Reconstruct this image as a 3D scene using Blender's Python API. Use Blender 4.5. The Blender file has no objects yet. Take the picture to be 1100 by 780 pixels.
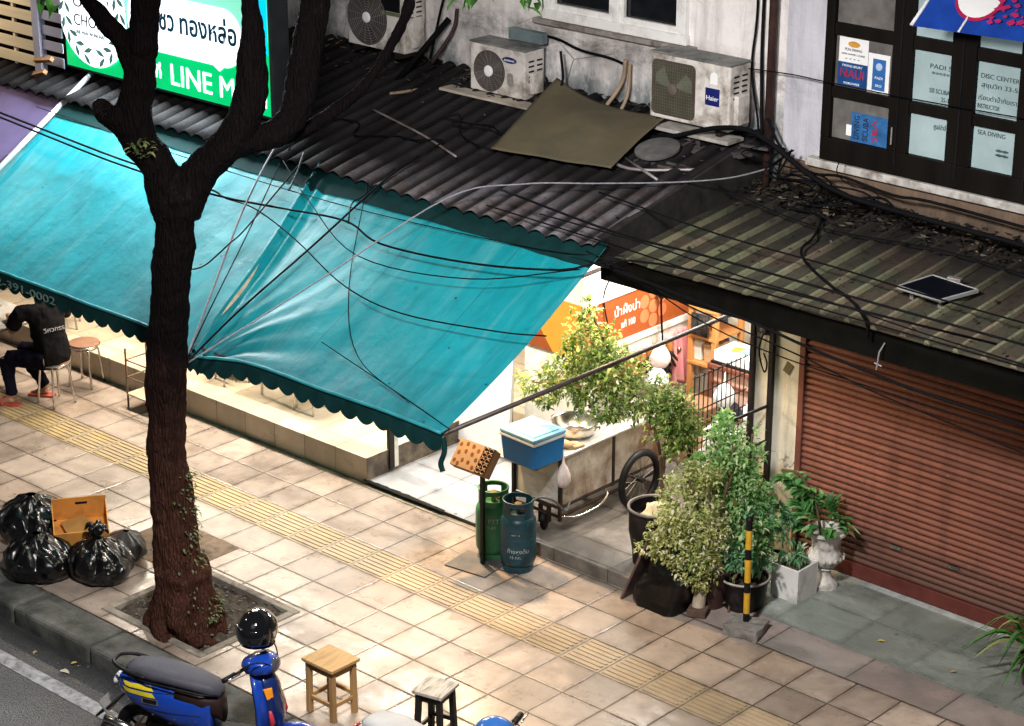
import bpy, bmesh, math, random
from mathutils import Vector, Matrix, noise
R = math.radians
PI = math.pi
random.seed(7)
scene = bpy.context.scene
col = scene.collection

# ------------------------------------------------------------------ materials
MATS = {}
def nodes_of(name):
    m = bpy.data.materials.new(name); m.use_nodes = True
    nt = m.node_tree; nt.nodes.clear()
    out = nt.nodes.new('ShaderNodeOutputMaterial')
    return m, nt, out
class NT:
    def __init__(s, nt): s.nt = nt
    def n(s, t, **k):
        a = s.nt.nodes.new(t)
        for q, v in k.items(): setattr(a, q, v)
        return a
    def l(s, a, b): s.nt.links.new(a, b)
    def val(s, sock, v):
        if hasattr(v, 'is_linked') or isinstance(v, bpy.types.NodeSocket): s.l(v, sock)
        else: sock.default_value = v
    def math(s, op, a, b=0.0, c=None, clamp=False):
        m = s.n('ShaderNodeMath', operation=op); m.use_clamp = clamp
        s.val(m.inputs[0], a); s.val(m.inputs[1], b)
        if c is not None: s.val(m.inputs[2], c)
        return m.outputs[0]
    def mix(s, f, a, b, blend='MIX'):
        m = s.n('ShaderNodeMix', data_type='RGBA', blend_type=blend)
        s.val(m.inputs[0], f)
        for sock, v in ((m.inputs[6], a), (m.inputs[7], b)):
            if isinstance(v, (tuple, list)): sock.default_value = (v[0], v[1], v[2], 1)
            else: s.l(v, sock)
        return m.outputs[2]
    def noise(s, vec, scale, detail=4, rough=.55, dist=0):
        a = s.n('ShaderNodeTexNoise'); a.inputs['Scale'].default_value = scale
        a.inputs['Detail'].default_value = detail; a.inputs['Roughness'].default_value = rough
        a.inputs['Distortion'].default_value = dist
        if vec is not None: s.l(vec, a.inputs['Vector'])
        return a.outputs['Fac']
    def ramp(s, f, lo, hi, a=0.0, b=1.0):
        m = s.n('ShaderNodeMapRange'); m.clamp = True
        s.val(m.inputs[0], f); m.inputs[1].default_value = lo; m.inputs[2].default_value = hi
        m.inputs[3].default_value = a; m.inputs[4].default_value = b
        return m.outputs[0]
    def mapv(s, vec, sc):
        m = s.n('ShaderNodeMapping'); s.l(vec, m.inputs[0]); m.inputs['Scale'].default_value = sc
        return m.outputs[0]
    def bump(s, h, strength=.3, dist=.01):
        b = s.n('ShaderNodeBump'); b.inputs['Strength'].default_value = strength; b.inputs['Distance'].default_value = dist
        s.l(h, b.inputs['Height']); return b.outputs[0]
def M(name, c, rough=.6, metal=0.0, var=.25, scale=6.0, bump=0.0, bscale=60.0, dirt=None, dirtamt=.5, dscale=3.0, emit=None, estr=0.0,
      coat=0.0, stretch=None, trans=None, spec=.28, alpha=1.0):
    if name in MATS: return MATS[name]
    m, nt, out = nodes_of(name); g = NT(nt)
    tc = g.n('ShaderNodeTexCoord'); v = tc.outputs['Object']
    if stretch: v = g.mapv(v, stretch)
    f = g.noise(v, scale, 5, .6)
    lo = tuple(x*(1-var) for x in c); hi = tuple(min(1, x*(1+var)) for x in c)
    cc = g.mix(g.ramp(f, .3, .7), lo, hi)
    if dirt:
        d = g.ramp(g.noise(v, dscale, 6, .65, .4), .62-dirtamt*.35, .78-dirtamt*.2)
        cc = g.mix(d, cc, dirt)
    p = g.n('ShaderNodeBsdfPrincipled'); g.l(cc, p.inputs['Base Color'])
    g.l(g.ramp(f, .2, .8, max(.02, rough-.08), min(1, rough+.1)), p.inputs['Roughness'])
    p.inputs['Metallic'].default_value = metal; p.inputs['Coat Weight'].default_value = coat
    p.inputs['Specular IOR Level'].default_value = spec; p.inputs['Alpha'].default_value = alpha
    if emit: p.inputs['Emission Color'].default_value = (*emit, 1); p.inputs['Emission Strength'].default_value = estr
    if bump: g.l(g.bump(g.noise(v, bscale, 4), bump, .01), p.inputs['Normal'])
    sh = p.outputs[0]
    if trans:
        t = g.n('ShaderNodeBsdfTranslucent'); g.l(cc, t.inputs[0])
        mx = g.n('ShaderNodeMixShader'); mx.inputs[0].default_value = trans
        g.l(sh, mx.inputs[1]); g.l(t.outputs[0], mx.inputs[2]); sh = mx.outputs[0]
    g.l(sh, out.inputs[0]); MATS[name] = m
    return m
def emis(name, c, s):
    if name in MATS: return MATS[name]
    m, nt, out = nodes_of(name); g = NT(nt)
    tc = g.n('ShaderNodeTexCoord')
    f = g.ramp(g.noise(tc.outputs['Object'], 1.5, 2), .3, .7, .85*s, 1.1*s)
    p = g.n('ShaderNodeBsdfPrincipled'); p.inputs['Base Color'].default_value = (*c, 1); p.inputs['Roughness'].default_value = .3
    p.inputs['Emission Color'].default_value = (*c, 1); g.l(f, p.inputs['Emission Strength'])
    g.l(p.outputs[0], out.inputs[0]); MATS[name] = m; return m
def leafmat(name, a, b, c3=None, trans=.3, rough=.5):
    m, nt, out = nodes_of(name); g = NT(nt)
    geo = g.n('ShaderNodeNewGeometry'); r = geo.outputs['Random Per Island']
    cc = g.mix(g.math('POWER', r, 1.25), a, b)
    r2 = g.math('FRACT', g.math('MULTIPLY', r, 37.7))
    cc = g.mix(g.ramp(r2, .70, .74, 0, .75), cc, tuple(x*.45 for x in a))
    if c3: cc = g.mix(g.ramp(r2, .80, .84), cc, c3)
    cc = g.mix(g.ramp(r2, .965, .97), cc, (.20, .12, .045))
    p = g.n('ShaderNodeBsdfPrincipled'); g.l(cc, p.inputs['Base Color']); p.inputs['Roughness'].default_value = rough
    t = g.n('ShaderNodeBsdfTranslucent'); g.l(cc, t.inputs[0])
    mx = g.n('ShaderNodeMixShader'); mx.inputs[0].default_value = trans
    g.l(p.outputs[0], mx.inputs[1]); g.l(t.outputs[0], mx.inputs[2]); g.l(mx.outputs[0], out.inputs[0])
    MATS[name] = m; return m

# paving tiles (world position)
def paving(name, base, x0, px, y0, py, jw=.006, tint=None, stain=(.10,.085,.07), jcol=(.05,.035,.025), stainamt=.45, dirt_lo=.55, rough=.45, yellow=None):
    m, nt, out = nodes_of(name); g = NT(nt)
    geo = g.n('ShaderNodeNewGeometry'); sep = g.n('ShaderNodeSeparateXYZ'); g.l(geo.outputs['Position'], sep.inputs[0])
    pos = geo.outputs['Position']
    wob = g.math('MULTIPLY', g.math('SUBTRACT', g.noise(pos, 14, 3), .5), .006)
    u = g.math('DIVIDE', g.math('ADD', g.math('SUBTRACT', sep.outputs[0], x0), wob), px)
    v = g.math('DIVIDE', g.math('ADD', g.math('SUBTRACT', sep.outputs[1], y0), wob), py)
    def edge(t, p):
        fr = g.math('FRACT', t); d = g.math('MINIMUM', fr, g.math('SUBTRACT', 1.0, fr)); return g.math('MULTIPLY', d, p)
    e = g.math('MINIMUM', edge(u, px), edge(v, py))
    cx = g.n('ShaderNodeCombineXYZ'); g.l(g.math('FLOOR', u), cx.inputs[0]); g.l(g.math('FLOOR', v), cx.inputs[1])
    wn = g.n('ShaderNodeTexWhiteNoise', noise_dimensions='3D'); g.l(cx.outputs[0], wn.inputs['Vector'])
    f = g.noise(pos, 3.0, 6, .65)
    cc = g.mix(g.ramp(f, .3, .7), tuple(x*.78 for x in base), tuple(x*1.12 for x in base))
    k = g.ramp(wn.outputs['Value'], 0, 1, .66, 1.14)
    mul = g.n('ShaderNodeVectorMath', operation='SCALE'); g.l(cc, mul.inputs[0]); g.l(k, mul.inputs['Scale'])
    cc = mul.outputs[0]
    if tint:
        cc = g.mix(g.math('MULTIPLY', g.ramp(wn.outputs['Color'], .55, .95), .6), cc, tint)
    st = g.ramp(g.noise(pos, 1.1, 7, .7, .6), dirt_lo, dirt_lo+.20)
    cc = g.mix(g.math('MULTIPLY', st, stainamt), cc, stain)
    sp = g.ramp(g.noise(pos, 38, 3, .7), .66, .74)
    cc = g.mix(g.math('MULTIPLY', sp, .35), cc, stain)
    st2 = g.ramp(g.noise(pos, .55, 5, .6, .8), .45, .72)
    cc = g.mix(g.math('MULTIPLY', st2, stainamt*.55), cc, stain)
    gv = g.n('ShaderNodeTexVoronoi'); gv.inputs['Scale'].default_value = 2.6; g.l(pos, gv.inputs['Vector'])
    cc = g.mix(g.math('MULTIPLY', g.ramp(gv.outputs['Distance'], .03, .055, .75, 0), g.ramp(gv.outputs['Color'], .5, .6)), cc, tuple(x*.45 for x in stain))
    sm = g.ramp(g.noise(g.mapv(pos, (1, 2.2, 1)), 5.5, 7, .75, .8), .56, .70)
    cc = g.mix(g.math('MULTIPLY', sm, stainamt*.5), cc, tuple(x*.8 for x in stain))
    # replaced, odd coloured slabs
    cc = g.mix(g.ramp(wn.outputs['Value'], .93, .95, 0, .45), cc, tuple(x*.55 for x in base))
    if yellow:
        ed = g.math('MULTIPLY', g.ramp(g.noise(pos, 5, 6, .7), .34, .60), g.ramp(sep.outputs[0], -14.6, -11.2, yellow[3], .22))
        cc = g.mix(ed, cc, yellow[:3])
    # darker, dirty rim to each slab then joint
    rim = g.math('MULTIPLY', g.ramp(e, jw, jw+.05, .75, 0), g.ramp(g.noise(pos, 4.5, 6, .7), .40, .66))
    cc = g.mix(rim, cc, stain)
    j = g.ramp(e, jw*.55, jw, 1, 0)
    jn = g.ramp(g.noise(pos, 7, 4), .25, .6, .62, 1)
    cc = g.mix(g.math('MULTIPLY', j, jn), cc, jcol)
    p = g.n('ShaderNodeBsdfPrincipled'); g.l(cc, p.inputs['Base Color'])
    g.l(g.ramp(g.noise(pos, 2.6, 6, .7), .32, .68, rough-.16, rough+.2), p.inputs['Roughness'])
    h = g.math('ADD', g.ramp(e, 0, jw*1.6), g.math('MULTIPLY', g.noise(pos, 90, 3), .25))
    wc = g.n('ShaderNodeSeparateColor'); g.l(wn.outputs['Color'], wc.inputs[0])
    tl = g.math('ADD', g.math('MULTIPLY', g.math('FRACT', u), g.math('SUBTRACT', wc.outputs[0], .5)), g.math('MULTIPLY', g.math('FRACT', v), g.math('SUBTRACT', wc.outputs[1], .5)))
    h = g.math('ADD', h, g.math('MULTIPLY', tl, 2.2)); h = g.math('ADD', h, g.math('MULTIPLY', g.noise(pos, 9, 4), .5))
    g.l(g.bump(h, .5, .006), p.inputs['Normal'])
    g.l(p.outputs[0], out.inputs[0]); return m

# ------------------------------------------------------------------ mesh building
def wloc(o):
    v = Vector((0, 0, 0))
    while o is not None: v = v + Vector(o.location); o = o.parent
    return v
class MB:
    def __init__(s): s.bm = bmesh.new()
    def _face(s, vs):
        try: return s.bm.faces.new(vs)
        except ValueError: return None
    def box(s, c, d, rz=0, rot=None):
        mt = Matrix.Translation(c) @ (rot.to_4x4() if rot is not None else Matrix.Rotation(rz, 4, 'Z')) @ Matrix.Diagonal((*d, 1))
        bmesh.ops.create_cube(s.bm, size=1, matrix=mt); return s
    def box2(s, lo, hi):
        return s.box([(a+b)/2 for a, b in zip(lo, hi)], [abs(b-a) for a, b in zip(lo, hi)])
    def hexa(s, p):   # 8 points: bottom 4 ccw, top 4 ccw
        v = [s.bm.verts.new(q) for q in p]
        for f in ((3,2,1,0),(4,5,6,7),(0,1,5,4),(1,2,6,5),(2,3,7,6),(3,0,4,7)): s._face([v[i] for i in f])
        return s
    def tube(s, pts, r, n=8, cap=True, closed=False, jit=0.0, seed=0):
        pts = [Vector(p) for p in pts]; N = len(pts)
        rs = [r]*N if isinstance(r, (int, float)) else list(r)
        rings = []; up = None
        for i, p in enumerate(pts):
            if closed: t = pts[(i+1) % N]-pts[i-1]
            else: t = pts[min(i+1, N-1)]-pts[max(i-1, 0)]
            if t.length < 1e-9: t = Vector((0, 0, 1))
            t.normalize()
            if up is None:
                a = Vector((0, 0, 1)) if abs(t.z) < .9 else Vector((1, 0, 0))
                up = t.cross(a).normalized()
            else:
                up = (up - t*up.dot(t))
                up = up.normalized() if up.length > 1e-6 else t.orthogonal().normalized()
            w = t.cross(up)
            ring = []
            for k in range(n):
                a = 2*PI*k/n; d = up*math.cos(a)+w*math.sin(a); q = rs[i]
                if jit: q *= 1+jit*noise.noise(Vector((p+d*rs[i])*3.1)+Vector((seed, 0, 0)))*2
                ring.append(s.bm.verts.new(p+d*q))
            rings.append(ring)
        for i in range(N if closed else N-1):
            A, B = rings[i], rings[(i+1) % N]
            for k in range(n): s._face((A[k], A[(k+1) % n], B[(k+1) % n], B[k]))
        if cap and not closed: s._face(rings[0][::-1]); s._face(rings[-1])
        return s
    def cyl(s, a, b, r, r2=None, n=16):
        return s.tube([a, b], [r, r if r2 is None else r2], n)
    def lathe(s, prof, c=(0, 0, 0), n=24, cap=True, jit=0.0):
        rings = []
        for r, z in prof:
            ring = []
            for k in range(n):
                a = 2*PI*k/n; q = r
                if jit: q = r*(1+jit*noise.noise(Vector((math.cos(a)*2, math.sin(a)*2, z*6))))
                ring.append(s.bm.verts.new((c[0]+q*math.cos(a), c[1]+q*math.sin(a), c[2]+z)))
            rings.append(ring)
        for A, B in zip(rings, rings[1:]):
            for k in range(n): s._face((A[k], A[(k+1) % n], B[(k+1) % n], B[k]))
        if cap: s._face(rings[0][::-1]); s._face(rings[-1])
        return s
    def grid(s, fn, nu, nv):
        V = [[s.bm.verts.new(fn(i/nu, j/nv)) for j in range(nv+1)] for i in range(nu+1)]
        for i in range(nu):
            for j in range(nv): s._face((V[i][j], V[i+1][j], V[i+1][j+1], V[i][j+1]))
        return s
    def poly(s, pts): s._face([s.bm.verts.new(p) for p in pts]); return s
    def prism(s, pts, d):   # planar polygon extruded by vector d
        d = Vector(d); a = [s.bm.verts.new(p) for p in pts]; b = [s.bm.verts.new(Vector(p)+d) for p in pts]; n = len(pts)
        s._face(a[::-1]); s._face(b)
        for i in range(n): s._face((a[i], a[(i+1) % n], b[(i+1) % n], b[i]))
        return s
    def ball(s, c, r, sub=2, sq=(1, 1, 1), nz=0.0, nf=2.0, rot=None):
        mt = Matrix.Translation(c) @ (rot.to_4x4() if rot is not None else Matrix.Identity(4)) @ Matrix.Diagonal((r*sq[0], r*sq[1], r*sq[2], 1))
        res = bmesh.ops.create_icosphere(s.bm, subdivisions=sub, radius=1, matrix=mt)
        if nz:
            cc = Vector(c)
            for v in res['verts']:
                d = v.co-cc; v.co = cc+d*(1+nz*noise.noise(v.co*nf/r*.5))
        return s
    def xf(s, mt): bmesh.ops.transform(s.bm, matrix=mt, verts=s.bm.verts); return s
    def build(s, name, mat, parent=None, smooth=False, bevel=0.0, local=False, sub=0, auto=None, solid=0.0, normals=True):
        if normals: bmesh.ops.recalc_face_normals(s.bm, faces=s.bm.faces)
        me = bpy.data.meshes.new(name)
        if parent is not None and not local: bmesh.ops.translate(s.bm, vec=-wloc(parent), verts=s.bm.verts)
        s.bm.to_mesh(me); s.bm.free()
        o = bpy.data.objects.new(name, me); col.objects.link(o)
        if parent is not None: o.parent = parent
        me.materials.append(mat)
        if smooth or auto:
            for p in me.polygons: p.use_smooth = True
        if auto:
            me.set_sharp_from_angle(angle=R(auto))
        if solid:
            a = o.modifiers.new('solid', 'SOLIDIFY'); a.thickness = solid; a.offset = 0
        if bevel:
            b = o.modifiers.new('bevel', 'BEVEL'); b.width = bevel; b.segments = 2; b.limit_method = 'ANGLE'; b.angle_limit = R(35)
        if sub:
            b = o.modifiers.new('sub', 'SUBSURF'); b.levels = sub; b.render_levels = sub
        return o
def tag(o, label=None, cat=None, group=None, kind=None):
    if label: o['label'] = label
    if cat: o['category'] = cat
    if group: o['group'] = group
    if kind: o['kind'] = kind
    return o
def thing(name, label, cat, loc=(0, 0, 0), group=None, rz=0):
    o = bpy.data.objects.new(name, None); col.objects.link(o); o.empty_display_size = .1
    o.location = loc; o.rotation_euler = (0, 0, rz); return tag(o, label, cat, group)
def copy_tree(o, parent=None):
    c = o.copy(); col.objects.link(c); c.parent = parent
    for ch in list(o.children): copy_tree(ch, c)
    return c
def catmull(pts, k=6):
    P = [Vector(p) for p in pts]
    if len(P) < 3: return P
    P = [P[0]*2-P[1]]+P+[P[-1]*2-P[-2]]; o = []
    for i in range(1, len(P)-2):
        a, b, c, d = P[i-1:i+3]
        for j in range(k):
            t = j/k; o.append(.5*((2*b)+(c-a)*t+(2*a-5*b+4*c-d)*t*t+(3*b-a-3*c+d)*t**3))
    o.append(P[-2]); return o
_font_col = None
def text(s, name, mat, parent, loc, size, rx=PI/2, rz=0, ry=0, ext=.002, align='LEFT', bold=0.0, sx=1.0, shear=0.0, width=None):
    cu = bpy.data.curves.new(name, 'FONT'); cu.body = s; cu.size = size; cu.extrude = ext; cu.align_x = align; cu.offset = bold; cu.shear = shear
    cu.align_y = 'BOTTOM_BASELINE'; cu.resolution_u = 4
    t = bpy.data.objects.new(name, cu); col.objects.link(t)
    bpy.context.view_layer.update()
    me = bpy.data.meshes.new_from_object(t.evaluated_get(bpy.context.evaluated_depsgraph_get()))
    bpy.data.objects.remove(t); bpy.data.curves.remove(cu)
    me.name = name; me.materials.clear(); me.materials.append(mat)
    if width and len(me.vertices):
        xs = [v.co.x for v in me.vertices]; w0 = max(xs)-min(xs)
        if w0 > 0: sx = width/w0
    o = bpy.data.objects.new(name, me); col.objects.link(o); o.parent = parent
    if parent is not None: loc = Vector(loc)-wloc(parent)
    o.location = loc; o.rotation_euler = (rx, ry, rz); o.scale = (sx, 1, 1)
    return o
# ------------------------------------------------------------------ palette
BLACK = M('black_rubber', (.007, .007, .008), .5, var=.3, spec=.2)
CABLE = M('cable_black', (.004, .004, .005), .7, var=.3, spec=.08)
ROPE = M('rope_grey', (.21, .21, .235), .7, var=.3, scale=30)
CHROME = M('chrome', (.62, .60, .56), .22, metal=1.0, var=.12, dirt=(.2, .15, .1), dirtamt=.25)
STEEL = M('stainless', (.56, .55, .53), .36, metal=.35, var=.15, scale=4, dirt=(.28, .22, .16), dirtamt=.4)
DARKSTEEL = M('dark_steel', (.020, .016, .015), .5, metal=.4, var=.4, scale=12, dirt=(.10, .045, .02), dirtamt=.35)
GREYPIPE = M('grey_pipe', (.30, .27, .27), .5, metal=.5, var=.3, dirt=(.12, .07, .05), dirtamt=.4)
WHITEPAINT = M('white_paint', (.72, .70, .66), .5, var=.08, dirt=(.25, .22, .17), dirtamt=.35)
WHITEPLASTIC = M('ac_casing', (.64, .60, .56), .45, var=.08, scale=3, dirt=(.20, .17, .14), dirtamt=.5, dscale=5)
ACTOP = M('ac_top', (.22, .22, .21), .6, var=.2, scale=5, dirt=(.07, .075, .07), dirtamt=.6, dscale=6)
GRILLE = M('grille_dark', (.05, .042, .04), .5, var=.2)
GRILLEL = M('grille_wire', (.17, .15, .14), .5, var=.2)
NAVY = M('navy_sticker', (.008, .015, .12), .4, var=.1)
WHITE = M('white_print', (.80, .80, .80), .5, var=.04)
INK = M('black_print', (.02, .02, .025), .5, var=.1)
WOODDK = M('dark_wood', (.006, .0045, .0035), .6, var=.4, scale=5, stretch=(1, 1, .15), spec=.10)
ALU = M('aluminium_frame', (.78, .77, .75), .4, var=.06, dirt=(.45, .42, .38), dirtamt=.3)
GLASSDK = M('dark_glass', (.008, .009, .011), .08, var=.4, spec=.8)
RUSTPIPE = M('rusty_pipe', (.05, .022, .018), .6, var=.35, scale=10, dirt=(.02, .012, .01), dirtamt=.5)
CONC = M('concrete', (.24, .22, .20), .85, var=.22, scale=9, bump=.4, bscale=70, dirt=(.08, .075, .065), dirtamt=.5)

def wall_mat(name, base, grime, zlo, zhi, teal=None, amount=.8):
    m, nt, out = nodes_of(name); g = NT(nt)
    geo = g.n('ShaderNodeNewGeometry'); pos = geo.outputs['Position']
    sep = g.n('ShaderNodeSeparateXYZ'); g.l(pos, sep.inputs[0])
    st = g.mapv(pos, (5.0, 5.0, .55))
    streak = g.ramp(g.noise(st, 1.6, 6, .7, .3), .46, .70)
    blot = g.ramp(g.noise(pos, 1.3, 7, .7, .5), .46, .68)
    cc = g.mix(g.noise(pos, 2.5, 5, .6), tuple(x*.80 for x in base), tuple(x*1.1 for x in base))
    cc = g.mix(g.math('MULTIPLY', streak, .55), cc, tuple(x*.42 for x in base))
    cc = g.mix(g.math('MULTIPLY', blot, .60*amount), cc, grime)
    h = g.math('ADD', sep.outputs[2], g.math('MULTIPLY', g.math('SUBTRACT', g.noise(g.mapv(pos, (3, 3, 1.2)), 1.8, 6, .7), .5), .9))
    low = g.ramp(h, zlo, zhi, 1, 0)
    if teal: cc = g.mix(g.math('MULTIPLY', g.ramp(h, zlo+.02, zhi+.12, 1, 0), g.ramp(g.noise(pos, 4, 5, .7), .40, .52)), cc, teal)
    cc = g.mix(g.math('MULTIPLY', low, .9*amount), cc, tuple(x*.35 for x in grime))
    band = g.math('MULTIPLY', g.ramp(sep.outputs[2], 3.78, 3.95), g.ramp(sep.outputs[2], 4.05, 4.25, 1, 0))
    band = g.math('MULTIPLY', band, g.ramp(g.noise(g.mapv(pos, (1.2, 1, 2.2)), 1.6, 7, .75, .4), .40, .60))
    cc = g.mix(g.math('MULTIPLY', band, .85*amount), cc, tuple(x*.3 for x in grime))
    spk = g.ramp(g.noise(pos, 22, 5, .75), .64, .72)
    cc = g.mix(g.math('MULTIPLY', spk, .5*amount), cc, tuple(x*.5 for x in grime))
    crack = g.n('ShaderNodeTexVoronoi', feature='DISTANCE_TO_EDGE'); crack.inputs['Scale'].default_value = 1.1
    g.l(g.mix(.16, pos, g.n('ShaderNodeTexNoise').outputs['Color'], 'LINEAR_LIGHT'), crack.inputs['Vector'])
    ck = g.math('MULTIPLY', g.ramp(crack.outputs['Distance'], .002, .008, 1, 0), g.ramp(g.noise(pos, .9, 3), .48, .6))
    cc = g.mix(g.math('MULTIPLY', ck, .7), cc, tuple(x*.3 for x in grime))
    p = g.n('ShaderNodeBsdfPrincipled'); g.l(cc, p.inputs['Base Color']); p.inputs['Roughness'].default_value = .8
    g.l(g.bump(g.math('ADD', g.noise(pos, 45, 4), g.noise(pos, 7, 5)), .35, .012), p.inputs['Normal'])
    g.l(p.outputs[0], out.inputs[0]); return m
WALL_A = wall_mat('old_white_render', (.86, .81, .79), (.10, .075, .06), 3.40, 3.85, teal=(.13, .20, .22))
WALL_B = wall_mat('pale_render', (.60, .59, .65), (.17, .16, .16), 3.2, 3.5, amount=.35)
WALL_LOW = wall_mat('brown_lower_wall', (.20, .13, .085), (.05, .035, .025), 3.1, 3.45)
WALL_IN = M('interior_cream', (.78, .74, .66), .7, var=.06, scale=2, dirt=(.45, .38, .28), dirtamt=.3, dscale=2)
PILLARM = wall_mat('pillar_cream', (.66, .61, .50), (.25, .2, .14), .2, .7, amount=.45)

# ------------------------------------------------------------------ setting: road, kerb, pavement
def struct(o): return tag(o, kind='structure')
def asphalt():
    m, nt, out = nodes_of('asphalt'); g = NT(nt)
    geo = g.n('ShaderNodeNewGeometry'); pos = geo.outputs['Position']
    sep = g.n('ShaderNodeSeparateXYZ'); g.l(pos, sep.inputs[0])
    vo = g.n('ShaderNodeTexVoronoi'); vo.inputs['Scale'].default_value = 75; g.l(pos, vo.inputs['Vector'])
    cc = g.mix(g.noise(pos, 2, 6, .7), (.020, .024, .028), (.085, .085, .09))
    cc = g.mix(g.ramp(vo.outputs['Distance'], .1, .6, .55, 0), cc, (.20, .19, .185))
    gut = g.ramp(g.math('ADD', sep.outputs[1], g.math('MULTIPLY', g.noise(pos, 2.5, 5), .16)), 9.16, 9.36)
    cc = g.mix(g.math('MULTIPLY', gut, .85), cc, (.012, .013, .014))
    p = g.n('ShaderNodeBsdfPrincipled'); g.l(cc, p.inputs['Base Color'])
    g.l(g.ramp(g.noise(pos, 1.4, 4), .35, .65, .45, .8), p.inputs['Roughness'])
    g.l(g.bump(vo.outputs['Distance'], .7, .008), p.inputs['Normal']); g.l(p.outputs[0], out.inputs[0]); return m
struct(MB().grid(lambda u, v: (-160+320*u, -160+320*v, -.16), 1, 1).build('road', asphalt()))
LINE = M('road_line_paint', (.34, .35, .37), .65, var=.25, scale=9, dirt=(.10, .10, .11), dirtamt=.45, dscale=14, bump=.3, bscale=90)
struct(MB().box2((-60, 8.86, -.16), (20, 8.995, -.156)).build('road_marking', LINE))
KERBM = M('kerb_stone', (.125, .125, .115), .8, var=.3, scale=5, bump=.5, bscale=50, dirt=(.035, .04, .035), dirtamt=.65, dscale=3)
kb = MB()
x = -40.0
while x < 10:
    kb.box2((x, 9.335+random.uniform(-.006, .006), -.3), (x+.985, 9.70, random.uniform(-.006, .002))); x += 1.0
struct(kb.build('kerb', KERBM, bevel=.03))
TX0, TP, TY0, TQ = -10.555, .3955, 11.313, .405
PAVE = paving('pavement_tiles', (.46, .372, .31), TX0, TP, TY0, TQ, tint=(.36, .26, .19), jw=.008, jcol=(.030,.019,.014), stain=(.105, .078, .058), stainamt=.68, dirt_lo=.47, rough=.34)
TACT = paving('tactile_tiles', (.385, .295, .205), TX0, TP, TY0, TQ, stainamt=.35, yellow=(.46, .325, .12, .7))
pv = MB()
PX0, PX1, PY0, PY1 = -13.44, -12.2, 9.80, 10.86
TA, TB = 11.718, 12.123
for lo, hi in (((-45, 9.70), (PX0, TA)), ((PX1, 9.70), (12, TA)), ((PX0, 9.70), (PX1, PY0)), ((PX0, PY1), (PX1, TA)), ((-45, TB), (12, 12.94))):
    pv.box2((lo[0], lo[1], -.25), (hi[0], hi[1], 0))
struct(pv.build('pavement', PAVE))
tp = MB().box2((-45, TA, -.25), (12, TB, -.001))
for i in range(-22, 14):
    xa = TX0+i*TP
    for k in range(7):
        yy = TA+.04+k*(TQ-.08)/6
        tp.box2((xa+.028, yy-.012, -.002), (xa+TP-.028, yy+.012, .0065))
struct(tp.build('tactile_paving', TACT, bevel=.003))
# soil pit round the tree
SOIL = M('soil', (.045, .034, .026), .95, var=.5, scale=25, bump=.9, bscale=60, dirt=(.10, .09, .07), dirtamt=.3, dscale=20)
sb = MB().grid(lambda u, v: (PX0+(PX1-PX0)*u, PY0+(PY1-PY0)*v, -.035+.05*noise.noise((u*6, v*6, 3))+.03*noise.noise((u*21, v*19, 1))), 50, 44)
struct(sb.build('soil', SOIL, smooth=True))
pf = MB()
for lo, hi in (((PX0, PY0), (PX1, PY0+.07)), ((PX0, PY1-.07), (PX1, PY1)), ((PX0, PY0+.07), (PX0+.07, PY1-.07)), ((PX1-.07, PY0+.07), (PX1, PY1-.07))):
    pf.box2((*lo, -.25), (*hi, .012))
struct(pf.build('pit_edging', M('edging_concrete', (.26, .23, .19), .85, var=.25, scale=7, bump=.4, dirt=(.07, .06, .05), dirtamt=.45), bevel=.008))
# pebbles and grit in the pit
gb = MB()
for i in range(260):
    px, py = random.uniform(PX0+.08, PX1-.08), random.uniform(PY0+.08, PY1-.08)
    gb.ball((px, py, -.02), random.uniform(.005, .018), 1, (1, .8, .6), .3)
tag(gb.build('grit', M('grit', (.13, .115, .095), .9, var=.5, scale=40)), kind='stuff')
# worn concrete cover left of the tree
dc = MB().box2((-14.35, 10.62, 0), (-13.46, 11.31, .004))
struct(dc.build('concrete_cover', M('stained_concrete', (.24, .17, .115), .85, var=.3, scale=4, bump=.4, dirt=(.06, .045, .035), dirtamt=.6, dscale=4)))
hb = MB()
for cx, cy in ((-14.08, 11.12), (-13.72, 10.98), (-13.98, 10.78), (-13.6, 10.72)):
    hb.lathe([(.03, .0045), (.028, .0065)], (cx, cy, 0), 12)
struct(hb.build('cover_holes', BLACK))
# strip along the shop fronts, forecourt of the shutter, bay floor, platform
EDGE = M('edge_strip', (.36, .29, .20), .8, var=.25, scale=8, bump=.4, dirt=(.11, .09, .07), dirtamt=.5)
struct(MB().box2((-45, 12.94, -.2), (-10.28, 13.0, -.002)).build('edge_strip', EDGE))
FORE = paving('forecourt_tiles', (.34, .37, .335), -9.9, .62, 13.36, .52, jw=.005, tint=(.22, .25, .22), stain=(.07, .09, .078), stainamt=.8, dirt_lo=.46, jcol=(.22, .23, .21), rough=.28)
BORD = paving('border_tiles', (.42, .33, .30), -9.9, .80, 12.94, .42, jw=.006, tint=(.25, .24, .22), stain=(.13, .13, .12), stainamt=.7, dirt_lo=.45, rough=.38)
struct(MB().box2((-10.28, 12.94, -.2), (12, 13.352, .003)).build('border_strip', BORD))
struct(MB().box2((-10.24, 13.36, -.2), (12, 14.36, .006)).build('forecourt', FORE))
struct(MB().box2((-10.24, 13.352, -.2), (12, 13.36, -.004)).build('forecourt_joint', BLACK))
struct(MB().box2((-9.84, 14.34, .006), (12, 14.50, .022)).build('threshold', M('threshold_stone', (.42, .43, .41), .7, var=.2, scale=6, dirt=(.16, .16, .15), dirtamt=.5)))
BAY = paving('bay_floor_tiles', (.29, .255, .225), -11.9, .6, 12.70, .6, jw=.006, stain=(.07, .06, .05), stainamt=.85, dirt_lo=.38, rough=.5)
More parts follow.
